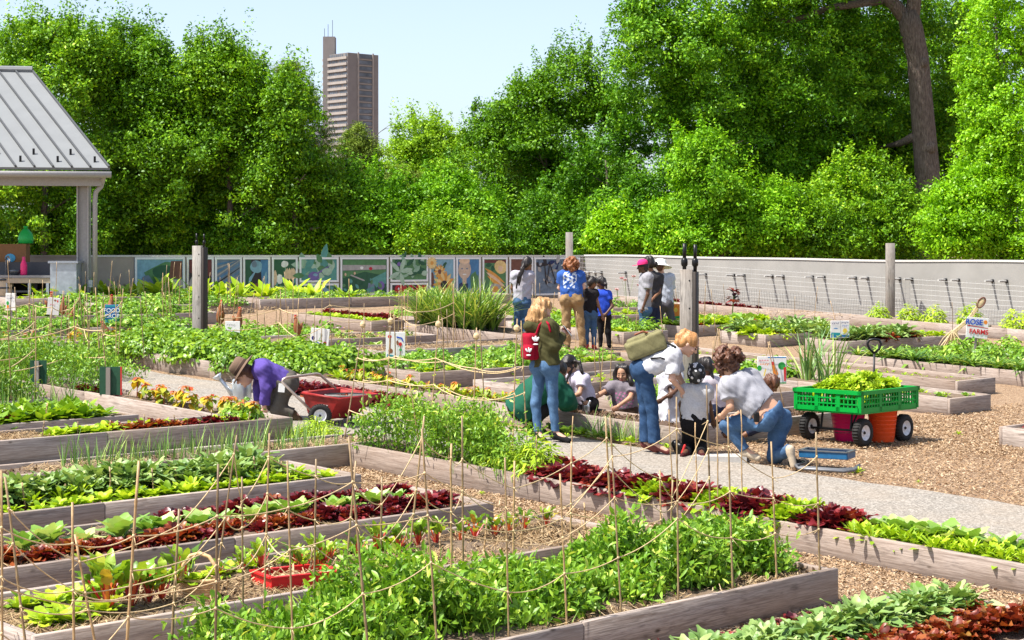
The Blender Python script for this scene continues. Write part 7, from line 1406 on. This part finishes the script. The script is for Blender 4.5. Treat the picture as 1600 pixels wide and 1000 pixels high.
for x, dd in ((-.08, -.02), (-.095, .02), (.085, .0), (.095, .04)): p.strand(f, [p.hd(x*.6, 0, .09), p.hd(x, .0, 0), p.hd(x*1.15, -.005, -.12)+V3((0, -.07, 0)), p.hd(x*1.2, .0, -.26)+V3((0, -.10, 0)), p.hd(x*1.1, .0, -.36)+V3((0, -.10, 0))], .035, .02, .02)
p.hair(f, HB, .009, 60)
f = Field(); f.cap(p.P(922, 627, -.3), p.P(919, 633, -.3), .014, .014, .005); f.box(p.P(917, 640, -.3), (.036, .008, .05), frame((.3, 1, .1)), .008); p.thing('trowel', f, plain('trowel_steel', (.55, .58, .62), .3, .7), 'silver trowel in the hand of the girl with wavy hair', 'trowel', .008)
p = Person('crouching person in a bulky dark green jacket', 20.9, dict(head=(872, 582, .1), neck=(866, 590, .05), chest=(852, 598, 0), pelvis=(812, 634, 0), shR=(862, 600, -.18), shL=(858, 594, .2), elR=(882, 622, -.18), wrR=(889, 632, .0), elL=(880, 615, .25), wrL=(890, 628, .2), hiR=(814, 640, -.10), hiL=(812, 636, .10), knR=(852, 640, -.14), knL=(852, 636, .16), anR=(824, 670, -.12), anL=(830, 668, .14), toeR=(842, 677, -.12), toeL=(850, 675, .14)), (828, 678), 1.05, (.75, .3, -.5), 'brown', 1.15)
p.hipf = (.6, .2, 0); p.body().top(cloth('green_jacket', (.012, .085, .050)), 1.9, .10, .06, .010, 20, name='jacket').pants(cloth('black_pants', (.012, .011, .012)), .016).shoes(cloth('brown_shoe', (.10, .07, .04))).hair(p.cap_hair(), HB)
p = Person('child bent low behind the kneeling woman, only brown hair showing', 20.7, dict(head=(1205, 601), neck=(1199, 612), chest=(1192, 620), pelvis=(1172, 640), shL=(1194, 622, -.12), shR=(1192, 618, .12), elL=(1196, 640, -.1), wrL=(1204, 652, 0), elR=(1198, 638, .12), wrR=(1206, 650, .1), hiL=(1172, 646, -.08), hiR=(1172, 644, .08), knL=(1184, 668, -.08), knR=(1186, 668, .08), anL=(1166, 678, -.08), anR=(1166, 678, .08), toeL=(1158, 682, -.08), toeR=(1158, 682, .08)), (1176, 682), .8, (.7, -.1, -.6), 'brown', .9)
p.body().top(cloth('brown_top', (.14, .09, .07)), .6, .02, .02, .005).pants(cloth('navy_pants', (.02, .028, .06)), .014); p.hair(p.cap_hair(None, 1.15), HBR, .012, 80)
# --- man in purple
p = Person('stooping man in a purple shirt and brown felt hat by the watering can', 21.4, dict(head=(381, 586), neck=(397, 579), chest=(410, 577), pelvis=(447, 594), shL=(413, 579, -.18), shR=(408, 574, .18), elL=(416, 606, -.22), wrL=(413, 634, -.16), elR=(404, 602, .16), wrR=(404, 630, .1), hiL=(447, 602, -.10), hiR=(449, 600, .10), knL=(433, 640, -.13), anL=(459, 646, -.12), toeL=(468, 655, -.12), knR=(424, 630, .13), anR=(438, 650, .12), toeR=(424, 656, .12)), (445, 656), 1.06, (-.72, -.05, -.68), 'light', 1.08)
p.hipf = (-.6, 0, -.3); p.body().top(cloth('purple', (.095, .062, .27)), 1.9, .0, .022, .007, 30).pants(cloth('khaki_grey', (.10, .09, .075)), .022, .008, 26).shoes(cloth('brown_shoe', (.10, .07, .04))); p.hair(p.cap_hair(), HBR)
HATB = plain('felt_brown', (.155, .10, .068), .9, var=.1, sc=40); m = MB(); hx = p.Mh; Mx = Matrix(hx.tolist()).to_4x4(); T0 = Matrix.Translation(Vector(p.hd(0, -.03, .075))) @ Mx @ Matrix.Rotation(R(-14), 4, 'X')
m.lathe([(.10, -.01), (.19, -.025), (.205, -.03), (.20, -.022), (.115, .0), (.112, .05), (.104, .095), (.08, .12), (.035, .118), (.001, .108)], 30, T0); o = m.build('hat', HATB, p.root, True); m = MB(); m.lathe([(.1165, .002), (.1175, .018), (.1150, .034)], 30, T0); m.build('hat_band', plain('felt_dark', (.06, .035, .025), .9), p.root, True)
sg = o.modifiers.new('t', 'SOLIDIFY'); sg.thickness = .006
m = MB(); b = Vector(p.P(440, 606, -.30)); m.box(b, (.075, .006, .10), Matrix.Rotation(.1, 3, 'Y')); o = m.build('name_badge', PAPER); o.location = p.o; tag(o, 'white name badge hanging at the waist of the man in purple', 'badge')
# --- standing group at the far beds
p = Person('woman with long black braids in a pale tee seen from behind', 34.3, dict(head=(824, 412), neck=(820, 423), chest=(817, 432), pelvis=(816, 468), shL=(804, 430), shR=(829, 430), elL=(800, 450, .05), wrL=(806, 463, .14), elR=(829, 450, .03), wrR=(823, 457, .22), hiL=(810, 473), hiR=(822, 473), knL=(808, 503), knR=(821, 503), anL=(806, 530), anR=(820, 531), toeL=(803, 536, -.05), toeR=(822, 536, .1)), (814, 536), .96, (.5, .8, -.35), 'brown', .98, .014)
p.hipf = (.3, .9, 0); p.body().top(cloth('pale_lilac', (.40, .385, .44)), .62, .02, .018, .005).pants(DEN, .014, .004).shoes(cloth('tan_shoe', (.46, .38, .28))); f = p.cap_hair(None, 1.05)
for x, e in ((-6, 446), (-9, 438), (-4, 440), (-11, 450), (-7, 430)): p.strand(f, [p.hd(-.02, -.07, .04), p.P(819+x*.4, 420, -.14), p.P(817+x*.7, 432, -.17), p.P(815+x*.7, e, -.17)], .026, .016, .01)
p.hair(f, HB, .007, 70)
p = Person('woman with curly auburn hair in a printed blue tee and khaki trousers', 32.9, dict(head=(894, 413), neck=(892, 425), chest=(892, 434), pelvis=(893, 465), shL=(878, 431), shR=(907, 431), elL=(874, 450, .06), wrL=(882, 458, .26), elR=(912, 449, .0), wrR=(913, 446, .24), hiL=(885, 470), hiR=(902, 470), knL=(885, 506), knR=(907, 506), anL=(887, 540), anR=(911, 541), toeL=(887, 546, .12), toeR=(914, 546, .12)), (899, 546), 1.0, (.45, .85, -.2), 'light', 1.05, .013)
def back_print(c, o=p):
    l = c-o.J['chest']; return ((np.abs(l[:, 0]+.02) < .12) & (l[:, 1] < 0) & (l[:, 2] < .10) & (l[:, 2] > -.20) & (np.sin(l[:, 0]*60+2*np.sin(l[:, 2]*30))*np.cos(l[:, 2]*52-l[:, 0]*20) > -.05*(1+l[:, 2]*0)+np.where(l[:, 2] < -.08, .35, 0))).astype(int)
p.hipf = (.3, .9, 0); p.body().top([cloth('royal_blue', (.035, .10, .36)), cloth('print_white', (.55, .62, .72))], .62, .02, .022, .005, mfun=back_print).pants(cloth('khaki', (.27, .175, .085)), .022, .008, 30).shoes(cloth('brown_shoe', (.10, .07, .04))); f = p.cap_hair(None, 1.08); g = random.Random(4)
for k in range(26): a = g.uniform(0, 6.28); b = g.uniform(-.9, 1.2); f.ell(p.hd(.115*math.cos(a)*math.cos(b), -.03+.105*math.sin(a)*math.cos(b), .0+.13*math.sin(b)-.02), (.04, .04, .045), None, .014)
p.hair(f, HA, .012, 75, zs=.7)
p = Person('girl in a black top and jeans with her hair in a bun', 33.2, dict(head=(926, 442), neck=(922, 452), chest=(921, 461), pelvis=(922, 488), shL=(913, 458), shR=(930, 458), elL=(913, 474, .06), wrL=(918, 482, .16), elR=(935, 477, -.05), wrR=(941, 493, -.08), hiL=(917, 492), hiR=(927, 492), knL=(916, 517), knR=(928, 517), anL=(917, 539), anR=(928, 540), toeL=(916, 545, -.05), toeR=(931, 545, .08)), (922, 545), .84, (.72, .45, -.4), 'brown', .95, .013)
p.hipf = (.4, .8, 0); p.body().top(cloth('black_top', (.018, .016, .018)), .2, .02, .016, .004).pants(DEN, .01, .004).shoes(SC_['red']); f = p.cap_hair(None, 1.02); f.ell(p.P(919, 434, 0), (.05, .05, .05), None, .02); p.hair(f, HB, .006, 70)
p = Person('girl in a bright blue tee and black trousers, hand on hip', 33.6, dict(head=(939, 442), neck=(940, 453), chest=(941, 462), pelvis=(942, 491), shL=(933, 460), shR=(950, 460), elR=(957, 478, -.06), wrR=(948, 489, -.12), elL=(931, 478, .1), wrL=(935, 488, .1), hiL=(938, 495), hiR=(948, 495), knL=(938, 518), knR=(950, 518), anL=(938, 538), anR=(952, 538), toeL=(937, 543, .06), toeR=(955, 543, .06)), (945, 543), .84, (-.7, .35, -.4), 'deep', .95, .013)
p.body().top(cloth('bright_blue', (.025, .07, .48)), .5, .03, .018, .004).pants(cloth('black_pants', (.012, .011, .012)), .014).shoes(cloth('black_shoe', (.012, .012, .013))); f = p.cap_hair(None, 1.06); p.strand(f, [p.hd(0, -.1, .05), p.P(946, 444, -.1), p.P(947, 450, -.1)], .03, .02); p.hair(f, HB, .008, 70)
p = Person('woman in a pink cap and grey tee standing in profile', 36.0, dict(head=(1004, 417), neck=(1010, 428), chest=(1008, 439), pelvis=(1007, 481), shL=(1013, 434, -.15), shR=(1007, 434, .15), elL=(1012, 460, -.19), wrL=(1005, 480, -.19), elR=(1002, 460, .15), wrR=(1000, 476, .15), hiL=(1007, 486, -.09), hiR=(1006, 486, .09), knL=(1004, 512, -.09), knR=(1007, 512, .09), anL=(1005, 536, -.09), anR=(1008, 536, .09), toeL=(998, 541, -.09), toeR=(1001, 541, .09)), (1006, 541), 1.0, (-1, -.05, -.12), 'deep', 1.1, .013)
p.hipf = (-1, 0, 0); p.body().top(cloth('heather_grey', (.28, .275, .30)), .65, .04, .024, .005).pants(DEN, .014).shoes(cloth('black_shoe', (.012, .012, .013))); p.hair(p.cap_hair(), HB)
PKC = cloth('pink_cap', (.70, .035, .17)); m = MB(); Mx = Matrix(p.Mh.tolist()).to_4x4(); T0 = Matrix.Translation(Vector(p.hd(0, -.01, .055))) @ Mx; m.lathe([(.108, -.005), (.108, .03), (.09, .07), (.05, .095), (.001, .1)], 22, T0); m.build('cap', PKC, p.root, True); m = MB(); m.prism([Vector(p.hd(x, y, .052-.10*(y-.09)-.8*x*x)) for x, y in ((-.09, .05), (-.085, .12), (-.05, .18), (0, .2), (.05, .18), (.085, .12), (.09, .05))], (0, 0, .008)); m.build('cap_brim', PKC, p.root)
p = Person('person in a charcoal tee standing close behind the pink cap', 36.7, dict(head=(1013, 411), neck=(1018, 424), chest=(1021, 436), pelvis=(1020, 478), shL=(1011, 434, -.08), shR=(1030, 434, .08), elR=(1030, 456, -.04), wrR=(1020, 467, -.2), elL=(1009, 456, -.1), wrL=(1006, 470, .05), hiL=(1015, 484, -.05), hiR=(1025, 484, .05), knL=(1015, 510), knR=(1024, 510), anL=(1015, 532), anR=(1024, 532), toeL=(1012, 537, .06), toeR=(1022, 537, .06)), (1020, 537), 1.05, (-.75, .55, -.1), 'brown', 1.08, .013)
p.body().top(cloth('charcoal', (.045, .043, .047)), .6, .04, .022, .005).pants(cloth('navy_pants', (.02, .028, .06)), .018); f = p.cap_hair(None, 1.06); f.ell(p.P(1024, 413, -.05), (.05, .05, .06), None, .02); p.hair(f, HB, .008, 70)
p = Person('striding person in a white floppy sun hat and pale shirt', 37.2, dict(head=(1032, 417), neck=(1035, 428), chest=(1037, 440), pelvis=(1038, 473), shL=(1027, 434), shR=(1048, 434), elL=(1026, 452, .16), wrL=(1032, 456, .32), elR=(1050, 452, .14), wrR=(1045, 456, .3), hiL=(1033, 477), hiR=(1044, 477), knL=(1030, 502), anL=(1026, 524, -.02), toeL=(1027, 530, .1), knR=(1050, 499), anR=(1059, 520, -.06), toeR=(1064, 525, .05)), (1040, 530), 1.0, (.35, .9, -.2), 'light', 1.05, .013)
p.hipf = (.3, .9, 0); p.body().top(cloth('pale_blue', (.44, .48, .55)), .9, .05, .022, .005).pants(cloth('slate_pants', (.085, .08, .09)), .018).shoes(cloth('tan_shoe', (.46, .38, .28))); p.hair(p.cap_hair(), HBR)
m = MB(); T0 = Matrix.Translation(Vector(p.hd(0, -.01, .05))) @ Matrix(p.Mh.tolist()).to_4x4(); m.lathe([(.11, -.01), (.19, -.045), (.24, -.055), (.235, -.048), (.12, .01), (.115, .06), (.095, .10), (.05, .115), (.001, .118)], 26, T0); o = m.build('sun_hat', cloth('hat_white', (.70, .72, .66)), p.root, True)
